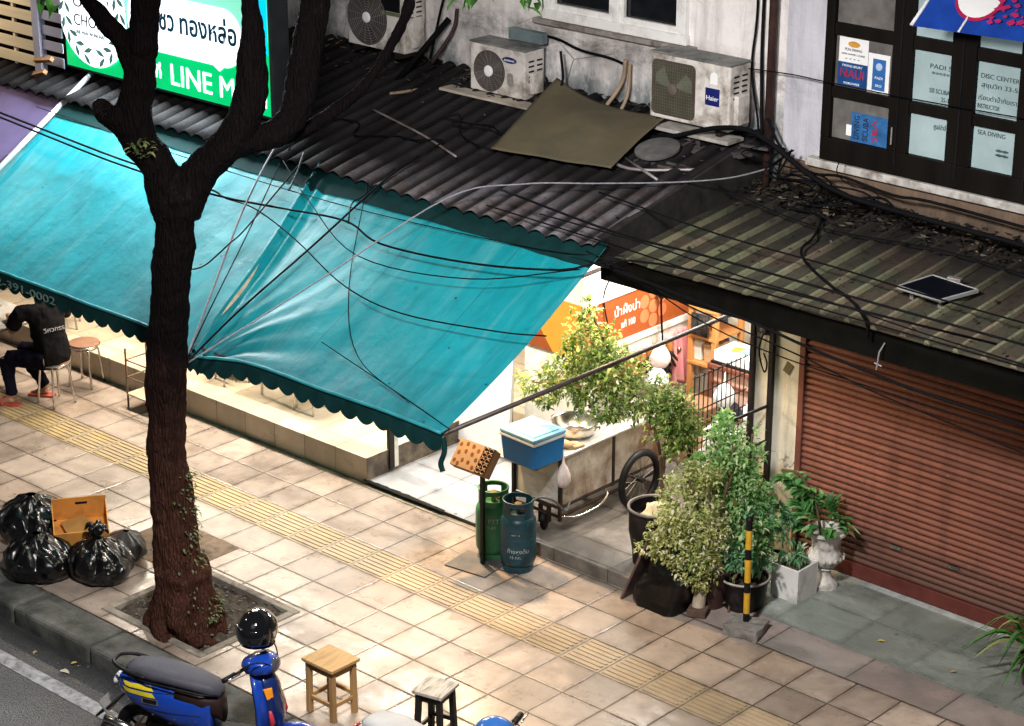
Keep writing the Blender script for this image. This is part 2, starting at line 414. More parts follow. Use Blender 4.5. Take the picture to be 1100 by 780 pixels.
bay = MB().box2((-12.24, 13.0, -.2), (-10.24, 17.0, .12)); bay.box2((-11.78, 12.955, -.2), (-10.24, 13.0, .12))
struct(bay.build('bay_floor', BAY, bevel=.012))
struct(MB().box2((-13.62, 13.0, -.2), (-12.24, 14.4, .03)).build('side_floor', paving('side_floor_tiles', (.40, .40, .405), -13.6, .6, 13.0, .6, jw=.004, stainamt=.3, rough=.5)))
# broken dark gap in front of the side floor
gp = MB(); n = 26
top, bot = [], []
for i in range(n+1):
    xx = -13.66+1.02*i/n; w = .035*(1-abs(i/n-.45))*(.7+.6*noise.noise((i*.8, 0, 2)))
    top.append((xx, 13.005+w, .0335)); bot.append((xx, 12.985-w*.4, .0335))
for i in range(n): gp.poly([bot[i], bot[i+1], top[i+1], top[i]])
struct(gp.build('floor_gap', BLACK, solid=.003))
PLATM = paving('platform_tiles', (.60, .50, .36), -13.62, .42, 12.79, .42, jw=.004, stain=(.42, .33, .21), stainamt=.4, dirt_lo=.55, rough=.35)
pl = MB().box2((-40, 13.0, -.2), (-13.62, 14.5, .255)); pl.box2((-40, 14.5, -.2), (-12.3, 17.5, .255))
struct(pl.build('shop_platform', PLATM, bevel=.006))

# ------------------------------------------------------------------ left shophouse
A = thing('shophouse', 'old shophouse with stained white wall behind the corrugated roof', 'building', (-14.5, 15.2, 0))
wa = MB()
WX0, WX1, WZ0, WZ1 = -12.95, -11.37, 4.20, 5.5
for lo, hi in (((-40, 3.0), (WX0, 8)), ((WX0, 3.0), (WX1, WZ0)), ((WX0, WZ1), (WX1, 8)), ((WX1, 3.0), (-10.36, 8))):
    wa.box2((lo[0], 14.70, lo[1]), (hi[0], 14.90, hi[1]))
wa.build('wall', WALL_A, A)
MB().box2((-40, 14.72, 2.82), (-10.36, 17.6, 3.0)).build('ceiling', WALL_IN, A)
MB().box2((-40, 17.4, .25), (-12.3, 17.6, 2.82)).build('back_wall', WALL_IN, A)
sw = MB().box2((-12.34, 14.36, .03), (-12.2, 17.0, 2.6)); sw.box2((-12.9, 14.36, .03), (-12.34, 14.46, 2.6))
sw.build('side_wall', WALL_IN, A)
MB().box2((-12.2, 16.9, .12), (-10.0, 17.0, 2.82)).build('bay_back_wall', WALL_IN, A)
wf = MB()
wf.box2((WX0-.02, 14.64, WZ0-.03), (WX1+.02, 14.74, WZ0+.055))
wf.box2((WX0-.02, 14.64, WZ1-.05), (WX1+.02, 14.74, WZ1+.03))
for xx in (WX0+.025, WX1-.03, -12.13): wf.box2((xx-.035, 14.642, WZ0+.055), (xx+.035, 14.738, WZ1-.05))
win = wf.build('window', ALU, A, bevel=.005)
win['label'] = 'white aluminium sliding window'
sf = MB()
for a, b in ((-12.885, -12.17), (-12.095, -11.435)):
    sf.box2((a, 14.665, WZ0+.055), (b, 14.70, WZ0+.11)); sf.box2((a, 14.665, WZ0+.11), (a+.045, 14.70, WZ1-.06)); sf.box2((b-.045, 14.665, WZ0+.11), (b, 14.70, WZ1-.06))
sf.build('sash', ALU, win)
MB().box2((WX0+.03, 14.71, WZ0+.05), (WX1-.03, 14.716, WZ1-.04)).build('pane', GLASSDK, win)
MB().box2((WX0-.1, 14.60, WZ0-.075), (WX1+.1, 14.70, WZ0-.032)).build('sill', M('sill_conc', (.30, .27, .25), .8, var=.2, dirt=(.08, .06, .05), dirtamt=.6, dscale=6), win, bevel=.006)

# ------------------------------------------------------------------ right shophouse
B = thing('shophouse', 'pale shophouse with dark timber windows above the brown roller shutter', 'building', (-8.5, 15.2, 0))
DX0, DZ0 = -9.94, 3.50
wb = MB()
wb.box2((-10.36, 14.70, 3.0), (DX0, 14.9, 8)); wb.box2((DX0, 14.70, 5.6), (6, 14.9, 8)); wb.box2((-6.3, 14.70, 3.5), (6, 14.9, 5.6))
wb.build('wall', WALL_B, B)
MB().box2((-10.362, 14.68, 2.9), (6, 14.9, 3.40)).build('lower_wall', WALL_LOW, B)
MB().box2((-10.06, 14.60, 3.40), (6, 14.72, 3.465)).build('sill', M('sill_white', (.48, .46, .43), .7, var=.15, dirt=(.15, .12, .09), dirtamt=.45, dscale=7), B, bevel=.008)
PANE = M('frosted_pane', (.26, .33, .335), .3, var=.22, scale=2.5, emit=(.25, .34, .35), estr=.30)
PANEB = M('poster_pane', (.10, .095, .09), .25, var=.5, scale=5, emit=(.10, .085, .07), estr=.35)
fr = MB(); cols = [(-9.86, -9.31), (-9.13, -8.78), (-8.565, -8.185), (-7.97, -7.59), (-7.37, -6.99), (-6.80, -6.42)]
rows = [(3.66, 3.995), (4.085, 4.50), (4.60, 5.3)]
fr.box2((DX0, 14.62, DZ0-.03), (-6.3, 14.735, 3.66))
fr.box2((DX0, 14.62, 5.3), (-6.3, 14.735, 5.6))
xs = [DX0]+[v for c_ in cols for v in c_]+[-6.3]
for i in range(0, len(xs), 2): fr.box2((xs[i], 14.62, 3.66), (xs[i+1], 14.735, 5.3))
for a, b in cols:
    for z0, z1 in ((3.995, 4.085), (4.50, 4.60)): fr.box2((a, 14.63, z0), (b, 14.73, z1))
dw = fr.build('window', WOODDK, B, bevel=.006)
dw['label'] = 'dark timber window with small panes'
for ci, (a, b) in enumerate(cols):
    for ri, (z0, z1) in enumerate(rows):
        MB().box2((a, 14.67, z0), (b, 14.676, z1)).build('pane', PANEB if ci == 0 else PANE, dw)
jb = MB()
for xx in (-9.225, -8.672, -8.078): jb.box2((xx-.006, 14.612, 3.55), (xx+.006, 14.622, 5.5))
jb.build('joint', BLACK, dw)
hd = MB().cyl((-9.255, 14.60, 3.72), (-9.255, 14.60, 3.86), .008, n=8); hd.build('handle', GREYPIPE, dw)
# posters and lettering behind the panes
def flat(name, x0, x1, z0, z1, y, mat, parent): return MB().box2((x0, y, z0), (x1, y+.002, z1)).build(name, mat, parent)
p1 = flat('poster', -9.83, -9.555, 4.10, 4.49, 14.664, WHITE, dw); p1['label'] = 'white and blue dive club poster'
flat('panel', -9.83, -9.555, 4.10, 4.29, 14.661, M('poster_blue', (.012, .06, .20), .4, var=.2, scale=12), p1)
RED = M('red_print', (.42, .02, .04), .5, var=.15); ORANGE = M('orange_print', (.55, .27, .05), .5, var=.3, scale=20)
text('NAUI', 'lettering', RED, p1, (-9.81, 14.659, 4.17), .10, width=.22)
text('DIVING SPORT', 'lettering', WHITE, p1, (-9.79, 14.659, 4.255), .025, width=.19)
text('WORLDWIDE', 'lettering', WHITE, p1, (-9.77, 14.659, 4.115), .025, width=.15)
text('FUN DIVING', 'lettering', INK, p1, (-9.775, 14.663, 4.385), .028, width=.16)
text('OPEN WATER COURSE', 'lettering', INK, p1, (-9.805, 14.663, 4.35), .02, width=.22)
text('* * * *', 'lettering', INK, p1, (-9.77, 14.663, 4.31), .02, width=.14)
MB().lathe([(.035, 0), (.035, .002)], (0, 0, 0), 16).xf(Matrix.Translation((-9.69, 14.662, 4.44)) @ Matrix.Rotation(PI/2, 4, 'X') @ Matrix.Diagonal((1.6, .7, 1, 1))).build('emblem', ORANGE, p1)
p2 = flat('poster', -9.55, -9.35, 4.07, 4.40, 14.664, WHITE, dw); p2['label'] = 'white card with blue panel'
flat('panel', -9.505, -9.385, 4.11, 4.36, 14.661, M('poster_blue2', (.03, .13, .36), .4, var=.1), p2)
MB().lathe([(.03, 0), (.03, .002)], (0, 0, 0), 16).xf(Matrix.Translation((-9.445, 14.66, 4.30)) @ Matrix.Rotation(PI/2, 4, 'X')).build('emblem', M('pale_blue_print', (.35, .45, .6), .5), p2)
text('PADI', 'lettering', WHITE, p2, (-9.48, 14.659, 4.20), .03, width=.07)
text('2023', 'lettering', WHITE, p2, (-9.475, 14.659, 4.14), .025, width=.06)
p3 = flat('poster', -9.68, -9.315, 3.66, 3.90, 14.664, M('poster_blue3', (.03, .12, .30), .4, var=.35, scale=14), dw); p3['label'] = 'blue poster with vertical writing'
for k, s_ in enumerate(('DIVING', 'SCUBA', 'SEA')):
    text(s_, 'lettering', INK if k < 2 else RED, p3, (-9.60+k*.085, 14.662, 3.68), .07, ry=-PI/2, width=.19)
flat('tag', -9.72, -9.67, 3.70, 3.79, 14.660, WHITE, p3)
GINK = M('grey_print', (.05, .08, .09), .5)
for s_, x0, z0, w_ in (('PADI 5', -8.99, 4.37, .19), ('*****', -8.97, 4.31, .16), ('SSI SCUBA', -8.98, 4.18, .18), ('25-31', -8.87, 4.12, .08),
                       ('ศูนย์ดำน้ำ', -8.92, 3.90, .12), ('DISC CENTER', -8.54, 4.37, .33), ('สุขุมวิท 33-5', -8.53, 4.30, .31), ('เรียนดำน้ำกับเรา', -8.55, 4.20, .33), ('INSTRUCTOR', -8.55, 4.135, .19),
                       ('SEA DIVING', -8.53, 3.93, .24)):
    text(s_, 'lettering', GINK, dw, (x0, 14.664, z0), .05, width=w_, ext=.001)
for k in range(4):   # little fish silhouettes
    MB().lathe([(.001, 0), (.001, .002)], (0, 0, 0), 3).ball((0, 0, 0), .024, 1, (1.5, .05, .5)).xf(Matrix.Translation((-8.33+.05*(k % 2), 14.664, 3.83-.035*(k//2)))).build('fish_decal', GINK, dw)
# brown pipe on the party line, pillar, inner flank
MB().tube([(-10.44, 14.60, 2.7), (-10.43, 14.60, 8)], .035, 12).build('downpipe', RUSTPIPE, B, smooth=True)['label'] = 'rust brown downpipe'
MB().box2((-10.34, 14.40, .02), (-9.86, 14.72, 2.95)).build('pillar', PILLARM, B)
MB().box2((-10.34, 14.72, .1), (-10.2, 17.0, 2.95)).build('side_wall', WALL_IN, B)
MB().box2((-9.86, 14.44, 2.45), (6, 14.66, 2.95)).build('lintel', PILLARM, B)

# ------------------------------------------------------------------ roller shutter
def shuttermat():
    m, nt, out = nodes_of('shutter_brown'); g = NT(nt)
    geo = g.n('ShaderNodeNewGeometry'); pos = geo.outputs['Position']; sep = g.n('ShaderNodeSeparateXYZ'); g.l(pos, sep.inputs[0])
    sl = g.math('FLOOR', g.math('DIVIDE', g.math('SUBTRACT', sep.outputs[2], .16), .056))
    wn = g.n('ShaderNodeTexWhiteNoise', noise_dimensions='1D'); g.l(sl, wn.inputs['W'])
    cc = g.mix(g.noise(g.mapv(pos, (.6, 1, 3)), 2.4, 6, .7), (.115, .038, .026), (.27, .102, .066))
    k = g.n('ShaderNodeVectorMath', operation='SCALE'); g.l(cc, k.inputs[0]); g.l(g.ramp(wn.outputs['Value'], 0, 1, .78, 1.12), k.inputs['Scale']); cc = k.outputs[0]
    st = g.ramp(g.noise(g.mapv(pos, (3.5, 1, .35)), 1.5, 6, .7, .3), .50, .72)
    cc = g.mix(g.math('MULTIPLY', st, .55), cc, (.06, .026, .02))
    low = g.ramp(g.math('ADD', sep.outputs[2], g.math('MULTIPLY', g.noise(pos, 3, 5, .7), .5)), .35, .85, .75, 0)
    cc = g.mix(low, cc, (.075, .05, .04))
    cc = g.mix(g.ramp(g.noise(pos, 24, 5, .75), .62, .70, 0, .6), cc, (.33, .17, .12))
    p = g.n('ShaderNodeBsdfPrincipled'); g.l(cc, p.inputs['Base Color']); p.inputs['Specular IOR Level'].default_value = .3
    g.l(g.ramp(g.noise(pos, 5, 4), .3, .7, .45, .75), p.inputs['Roughness'])
    g.l(g.bump(g.math('ADD', g.noise(g.mapv(pos, (1, 1, .5)), 3.2, 4), g.math('MULTIPLY', g.noise(pos, 40, 3), .15)), .5, .03), p.inputs['Normal'])
    g.l(p.outputs[0], out.inputs[0]); return m
SHM = shuttermat()
SH = thing('roller_shutter', 'closed brown slatted roller shutter across the right shopfront', 'shutter', (-8, 14.4, 0))
sh = MB(); prof = []
z = .16
PITCH = .056
while z < 2.5:
    for k in range(6):
        t = k/6; prof.append((14.405-.016*math.sin(PI*t)**.7, z+PITCH*.86*t))
    prof.append((14.410, z+PITCH*.86)); prof.append((14.436, z+PITCH*.89)); prof.append((14.436, z+PITCH*.985))
    z += PITCH
sh.grid(lambda u, v: (-9.80+7.0*u, *prof[min(len(prof)-1, round(v*(len(prof)-1)))]), 1, len(prof)-1)
sh.build('curtain', SHM, SH, auto=50)
MB().box2((-9.80, 14.385, .03), (-2.8, 14.415, .158)).build('bottom_rail', M('shutter_rail', (.12, .03, .024), .5, var=.2), SH, bevel=.006)
MB().box2((-9.858, 14.37, .02), (-9.80, 14.44, 2.7)).build('guide_rail', M('shutter_guide', (.14, .05, .035), .55, var=.2), SH, bevel=.006)
for hx in (-8.82, -8.27):
    h = MB().box((hx, 14.382, .43), (.10, .012, .03)); h.box((hx, 14.374, .425), (.06, .008, .016)); h.build('handle', CHROME, SH, bevel=.003)
# ------------------------------------------------------------------ roofs
def roofmat(name, a, b, moss, mossamt, dark=(.012, .011, .012), ridge=None):
    m, nt, out = nodes_of(name); g = NT(nt)
    geo = g.n('ShaderNodeNewGeometry'); pos = geo.outputs['Position']; sep = g.n('ShaderNodeSeparateXYZ'); g.l(pos, sep.inputs[0])
    cc = g.mix(g.ramp(g.noise(g.mapv(pos, (6, 1, 1)), 1.5, 6, .7), .3, .7), a, b)
    cc = g.mix(g.math('MULTIPLY', g.ramp(g.noise(pos, 2.2, 6, .7, .4), .45, .62), mossamt), cc, moss)
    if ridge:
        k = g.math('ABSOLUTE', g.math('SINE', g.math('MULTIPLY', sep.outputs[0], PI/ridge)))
        cc = g.mix(g.ramp(k, .35, .95, .88, 0), cc, dark)  # lit ridges and shaded valleys are painted into the sheet colour
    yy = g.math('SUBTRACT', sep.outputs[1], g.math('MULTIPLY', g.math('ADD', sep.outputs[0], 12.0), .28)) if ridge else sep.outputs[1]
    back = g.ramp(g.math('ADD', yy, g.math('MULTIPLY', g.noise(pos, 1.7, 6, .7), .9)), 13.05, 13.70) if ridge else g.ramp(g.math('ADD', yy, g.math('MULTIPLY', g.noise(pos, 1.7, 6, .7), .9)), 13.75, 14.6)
    cc = g.mix(g.math('MULTIPLY', back, .9), cc, dark)  # deep shade towards the rear is painted into the roof colour
    cc = g.mix(g.ramp(g.noise(pos, 14, 5, .7), .56, .68, 0, .6), cc, dark)
    p = g.n('ShaderNodeBsdfPrincipled'); g.l(cc, p.inputs['Base Color']); p.inputs['Roughness'].default_value = .8; p.inputs['Specular IOR Level'].default_value = .12
    g.l(g.bump(g.noise(pos, 40, 5), .5, .01), p.inputs['Normal']); g.l(p.outputs[0], out.inputs[0]); return m
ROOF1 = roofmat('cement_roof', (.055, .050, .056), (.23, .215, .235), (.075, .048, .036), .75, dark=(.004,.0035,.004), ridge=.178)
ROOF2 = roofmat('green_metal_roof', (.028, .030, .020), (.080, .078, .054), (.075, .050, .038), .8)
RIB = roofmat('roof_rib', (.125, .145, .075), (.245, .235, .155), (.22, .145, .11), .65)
def zroof(y): return 3.08+.21*(y-12.52)
RA = thing('corrugated_roof', 'weathered grey corrugated cement canopy roof above the teal awning', 'roof', (-14, 13.5, 3.1))
def rf(u, v):
    xx = -21+10.45*u; yy = 12.52+2.2*v+.012*noise.noise((xx*2.3, 0, 0))
    sag = .02*noise.noise((xx*.7, yy*.8, 4))
    lap = .010 if v > .5 else 0
    return (xx, yy, zroof(yy)+.050*abs(math.sin(PI*xx/.178))**.8-.02+sag+lap)
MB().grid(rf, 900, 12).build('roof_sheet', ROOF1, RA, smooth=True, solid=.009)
MB().box2((-21, 12.66, 2.93), (-10.6, 12.72, 3.03)).build('purlin', DARKSTEEL, RA)
# beams carrying the canopy
bb = MB()
for xx in (-19, -16.2, -13.4, -10.7): bb.hexa([(xx-.03, 12.7, 2.88), (xx+.03, 12.7, 2.88), (xx+.03, 14.7, 2.98), (xx-.03, 14.7, 2.98), (xx-.03, 12.7, 2.94), (xx+.03, 12.7, 2.94), (xx+.03, 14.7, 3.04), (xx-.03, 14.7, 3.04)])
bb.build('rafters', DARKSTEEL, RA)
RB = thing('metal_roof', 'low mossy green ribbed metal canopy roof above the roller shutter', 'roof', (-8, 13.5, 3))
def zm(y): return 2.95+.0925*(y-12.75)
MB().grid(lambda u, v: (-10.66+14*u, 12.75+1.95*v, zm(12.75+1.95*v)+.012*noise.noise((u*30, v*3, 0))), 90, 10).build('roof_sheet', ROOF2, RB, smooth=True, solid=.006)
rb = MB(); x = -10.60
while x < 3:
    o = random.uniform(-.01, .01); L0 = 12.745+random.uniform(-.02, .02)
    for xo, hw, hh in ((0, .028, .032),):
        P = []
        for yy in (L0, 14.7):
            zz = zm(yy)+.005; P.append([(x+o-hw, yy, zz), (x+o-hw*.5, yy, zz+hh), (x+o+hw*.5, yy, zz+hh), (x+o+hw, yy, zz)])
        a, b = P
        for k in range(3): rb.poly([a[k], a[k+1], b[k+1], b[k]])
        rb.poly(a[::-1])
    x += .225
rb.build('ribs', RIB, RB)
MB().box2((-10.70, 12.80, 2.72), (4, 12.84, 2.935)).build('fascia', M('fascia_dark', (.004, .004, .003), .85, var=.4, spec=.05), RB)
rj = MB()
for xx in (-10.5, -8.6, -6.6): rj.box2((xx-.03, 12.84, 2.80), (xx+.03, 14.5, 2.86))
rj.build('joists', DARKSTEEL, RB)
fl = MB().hexa([(-10.60, 12.62, 2.90), (-10.52, 12.62, 2.90), (-10.52, 14.70, 2.95), (-10.60, 14.70, 2.95), (-10.60, 12.62, 3.135), (-10.52, 12.62, 3.135), (-10.52, 14.70, 3.575), (-10.60, 14.70, 3.575)])
fl.build('flashing', M('flashing_dark', (.02, .018, .017), .8, var=.5, scale=8), RA)
cb = MB().tube([(-8.05, 12.79, 2.86), (-8.06, 12.74, 2.80), (-8.05, 12.70, 2.68)], .006, 6); cb.tube([(-8.08, 12.72, 2.72), (-8.02, 12.72, 2.71)], .005, 6)
tag(cb.build('cable_clamp', GREYPIPE), 'small pale cable clamp hanging under the metal roof edge', 'clamp')
# leaf litter in the gutter against the wall
LIT = leafmat('dead_leaf', (.010, .007, .005), (.045, .030, .018), (.16, .14, .10), trans=.1, rough=.8)
lb = MB()
def scrap(mb, p, s, up=.35):
    a = random.uniform(0, 2*PI); d = Vector((math.cos(a), math.sin(a), random.uniform(-up, up)))*s; e = Vector((-math.sin(a), math.cos(a), random.uniform(-up, up)))*s*.45
    p = Vector(p); mb.poly([p-d, p+e, p+d, p-e])
for i in range(1500):
    xx = random.uniform(-10.8, -6.5); yy = 14.68-abs(random.gauss(0, .22)); 
    if yy < 13: continue
    scrap(lb, (xx, yy, zm(yy)+.03+random.random()*.05), random.uniform(.015, .05))
for i in range(700):
    xx = random.uniform(-17, -10.6); yy = 14.66-abs(random.gauss(0, .3))
    scrap(lb, (xx, yy, zroof(yy)+.05+random.random()*.03), random.uniform(.012, .045))
for i in range(220):
    yy = random.uniform(12.8, 14.6); xx = random.uniform(-11, -6.6); scrap(lb, (xx, yy, zm(yy)+.04 if xx > -10.6 else zroof(yy)+.045), random.uniform(.01, .03))
tag(lb.build('leaf_litter', LIT), kind='stuff')
# brown-green tarpaulin on the roof
TARP = M('olive_tarp', (.105, .085, .050), .8, var=.15, scale=3, dirt=(.075, .070, .045), dirtamt=.5, dscale=2)
c00, c10, c11, c01 = Vector((-12.38, 13.34, 3.355)), Vector((-11.18, 13.48, 3.385)), Vector((-11.30, 14.36, 3.64)), Vector((-12.66, 14.50, 3.71))
def tf(u, v):
    p = c00*(1-u)*(1-v)+c10*u*(1-v)+c11*u*v+c01*(1-u)*v
    p.z += -.09*math.sin(PI*u)*v + .07*math.sin(PI*u)*math.sin(PI*v)+.025*noise.noise((u*2.5, v*2.5, 8))
    return p
tag(MB().grid(tf, 30, 30).build('tarpaulin', TARP, smooth=True, solid=.006), 'olive brown square tarpaulin lying on the corrugated roof', 'tarpaulin')
ld = MB().lathe([(0.01, 0), (.17, 0), (.19, .012), (.19, .03), (.15, .045), (.06, .05), (.01, .05)], (0, 0, 0), 28)
ld.xf(Matrix.Translation((-11.08, 13.96, 3.45)) @ Matrix.Rotation(R(14), 4, 'X'))
tag(ld.build('round_lid', M('lid_grey', (.13, .125, .12), .7, var=.2, dirt=(.05, .05, .05), dirtamt=.5), smooth=False, auto=40), 'round grey lid lying beside the tarpaulin on the roof', 'lid')
for nm, pts, r, lab in (('pipe', [(-11.5, 13.72, 3.42), (-11.1, 13.62, 3.37), (-10.6, 13.9, 3.40)], .014, 'thin bent grey pipe lying below the round lid'),
                        ('pipe', [(-11.25, 13.75, 3.40), (-10.75, 13.55, 3.36)], .012, 'straight grey rod lying just below the round lid'),
                        ('pipe', [(-14.0, 13.55, 3.36), (-13.2, 13.35, 3.32), (-12.6, 13.15, 3.28)], .010, 'thin grey rod lying across the old corrugated roof')):
    tag(MB().tube(catmull(pts), r, 8).build(nm, GREYPIPE, smooth=True), lab, 'pipe')
# rubble and broken sheets in the dark corner behind the metal roof
rbm = MB()
for i in range(16):
    xx = random.uniform(-11.2, -10.35); yy = random.uniform(13.8, 14.5)
    rbm.box((xx, yy, zroof(yy)-.0+.02), (random.uniform(.08, .3), random.uniform(.05, .2), .02), random.uniform(0, 3), rot=Matrix.Rotation(random.uniform(-.4, .4), 3, 'X') @ Matrix.Rotation(random.uniform(0, 3), 3, 'Z'))
tag(rbm.build('roof_rubble', M('rubble', (.055, .05, .05), .9, var=.5, scale=8)), kind='stuff')
# solar panel
SP = thing('solar_panel', 'small dark solar panel with pale frame lying on the metal roof', 'solar panel', (-8.08, 13.48, 3.07))
spb = [(-8.30, 13.32), (-7.91, 13.27), (-7.83, 13.64), (-8.25, 13.70)]
MB().prism([(a, b, 3.075) for a, b in spb], (0, 0, .02)).build('cell_sheet', M('solar_cells', (.002, .002, .006), .6, var=.3, spec=.05), SP)
sf = MB()
for i in range(4):
    a, b = Vector((*spb[i], 3.085)), Vector((*spb[(i+1) % 4], 3.085)); d = (b-a); L = d.length
    sf.box((a+b)/2, (L+.016, .015, .030), rot=d.to_track_quat('X', 'Z').to_matrix())
sf.build('frame', M('panel_frame', (.34, .34, .33), .5, var=.15), SP, bevel=.003)
MB().box((-8.06, 13.70, 3.10), (.11, .05, .04), .1).build('junction_box', GREYPIPE, SP, bevel=.005)
ft = MB()
for a, b in ((-8.2, 13.36), (-7.95, 13.34), (-8.2, 13.62), (-7.9, 13.58)): ft.box((a, b, 3.04), (.03, .03, .07))
ft.build('feet', GREYPIPE, SP)

# ------------------------------------------------------------------ teal awning
def tealmat(name, c, tr, dk):
    m, nt, out = nodes_of(name); g = NT(nt)
    geo = g.n('ShaderNodeNewGeometry'); pos = geo.outputs['Position']; sep = g.n('ShaderNodeSeparateXYZ'); g.l(pos, sep.inputs[0])
    cc = g.mix(g.ramp(g.noise(pos, 1.3, 5, .6), .3, .7), tuple(x*.82 for x in c), tuple(x*1.12 for x in c))
    cc = g.mix(g.ramp(g.noise(g.mapv(pos, (7, 1, 1)), 1.1, 5, .65), .48, .72, 0, .35), cc, dk)
    cc = g.mix(g.ramp(g.noise(pos, 9, 5, .7), .60, .72, 0, .45), cc, dk)
    cc = g.mix(g.ramp(g.noise(g.mapv(pos, (3.2, .6, .6)), 1.6, 6, .68, .4), .50, .80, 0, .40), cc, (.20, .50, .55))  # pale streaks paint highlights into the canvas colour
    sp = g.n('ShaderNodeTexVoronoi'); sp.inputs['Scale'].default_value = 3.4; sp.inputs['Randomness'].default_value = 1; g.l(pos, sp.inputs['Vector'])
    cc = g.mix(g.ramp(sp.outputs['Distance'], .035, .05, .85, 0), cc, tuple(x*.15 for x in c))
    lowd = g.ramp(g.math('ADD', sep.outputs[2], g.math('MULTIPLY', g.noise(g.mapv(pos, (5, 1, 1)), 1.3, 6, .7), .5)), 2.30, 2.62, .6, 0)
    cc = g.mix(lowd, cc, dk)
    wst = g.n('ShaderNodeTexVoronoi', feature='DISTANCE_TO_EDGE'); wst.inputs['Scale'].default_value = 1.15
    g.l(g.mix(.22, pos, g.n('ShaderNodeTexNoise').outputs['Color'], 'LINEAR_LIGHT'), wst.inputs['Vector'])
    cc = g.mix(g.math('MULTIPLY', g.ramp(wst.outputs['Distance'], .0, .09, .22, 0), g.ramp(g.noise(pos, .8, 3), .45, .6)), cc, dk)
    # vertical sheet seams every 1.2 m
    fr = g.math('FRACT', g.math('DIVIDE', g.math('ADD', sep.outputs[0], 20.02), .98))
    d = g.math('MINIMUM', fr, g.math('SUBTRACT', 1.0, fr))
    cc = g.mix(g.ramp(d, .003, .008, .45, 0), cc, dk)
    p = g.n('ShaderNodeBsdfPrincipled'); g.l(cc, p.inputs['Base Color']); p.inputs['Roughness'].default_value = .45
    p.inputs['Specular IOR Level'].default_value = .35
    t = g.n('ShaderNodeBsdfTranslucent'); g.l(cc, t.inputs[0])
    mx = g.n('ShaderNodeMixShader'); mx.inputs[0].default_value = tr
    g.l(g.bump(g.noise(pos, 4, 4), .35, .03), p.inputs['Normal'])
    g.l(p.outputs[0], mx.inputs[1]); g.l(t.outputs[0], mx.inputs[2]); g.l(mx.outputs[0], out.inputs[0]); return m
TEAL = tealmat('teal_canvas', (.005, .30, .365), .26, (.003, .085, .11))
TEALDK = M('dark_green_or_shaded_canvas', (.003, .024, .025), .8, var=.3, scale=8, spec=.1)
AW = thing('awning', 'large sloping teal canvas awning with scalloped dark edge over the food stall', 'awning', (-13.8, 11.7, 2.5))
YB, ZB, YT, ZT = 10.77, 2.10, 12.60, 3.075
TIE = Vector((-13.17, 10.72, 2.05))
def aw(xx, v):
    yy = YB+(YT-YB)*v; zz = ZB+(ZT-ZB)*v
    zz -= .06*math.sin(PI*v)*(.6+.4*math.sin(xx*1.7))
    dx, dy = xx-TIE.x, yy-TIE.y
    r = math.hypot(dx, dy); th = math.atan2(dx, dy)
    near = math.exp(-r/.75)
    zz -= .085*math.exp(-(r/.33)**2)
    yy -= .06*math.exp(-(dx/.3)**2)*(1-v)**3
    if xx > TIE.x-.1:
        zz += math.exp(-r/.55)*.017*math.sin(th*24+.6*math.sin(r*5))*min(1, r/.22)
        zz += .018*math.exp(-r/1.6)*math.sin(th*8+1)*min(1, r/.3)
    else:
        zz += near*.008*math.sin(th*9)*min(1, r/.22)
    # ridge fold climbing from the tie to the eave
    sx = TIE.x-.02-.52*v
    q = xx-sx
    zz += .048*math.exp(-(q/.024)**2)-.028*math.exp(-((q-.055)/.028)**2)+.018*math.exp(-((q-.125)/.03)**2)-.012*math.exp(-((q-.20)/.035)**2)
    zz += .012*noise.noise((xx*1.4, v*2.0, 0))+.005*noise.noise((xx*6, v*3, 5))
    return Vector((xx, yy, zz))
XL, XR = -17.18, -10.48
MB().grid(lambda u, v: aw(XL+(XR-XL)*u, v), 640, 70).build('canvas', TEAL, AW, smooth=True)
# pale strip painting the light that shows through the gap at the fold
rp = MB().grid(lambda u, v: aw(TIE.x-.02-.52*(.17+.30*v)+.022+.018*u*math.sin(PI*v), .17+.30*v)+Vector((0, 0, .012)), 2, 24)
rp.build('gap_light_strip', M('gap_light_pale', (.50, .44, .30), .7, var=.3, scale=12), AW, smooth=True)
MB().grid(lambda u, v: aw(XL+(XR-XL)*u,   .89+.12*v)+Vector((0, 0, .010)), 240, 6).build('eave_shade_band', TEALDK, AW, smooth=True)  # dark strip paints the eave's shadow on the top of the canvas
va = MB(); n = 38; px_ = (XR-XL)/n/8
prev = None
for i in range(n*8+1):
    xx = XL+px_*i; t = (i % 8)/8
    drop = .11+.050*abs(math.sin(PI*t))**.8*(1+.3*noise.noise((xx*2.3, 1, 0)))
    b = aw(xx, 0)
    tp_ = b+Vector((0, -.004, .012)); lo = b+Vector((0, -.022-.02*noise.noise((xx*3, 0, 0)), -drop))
    if prev: va.poly([prev[1], lo, tp_, prev[0]])
    prev = (tp_, lo)
val = va.build('valance', TEALDK, AW, solid=.004)
# pale script along the left of the valance
vt = text('02-392-0042  02-391-0002', 'lettering', M('valance_print', (.13, .20, .18), .7), AW, (-17.05, 10.72, 1.995), .10, width=2.0)
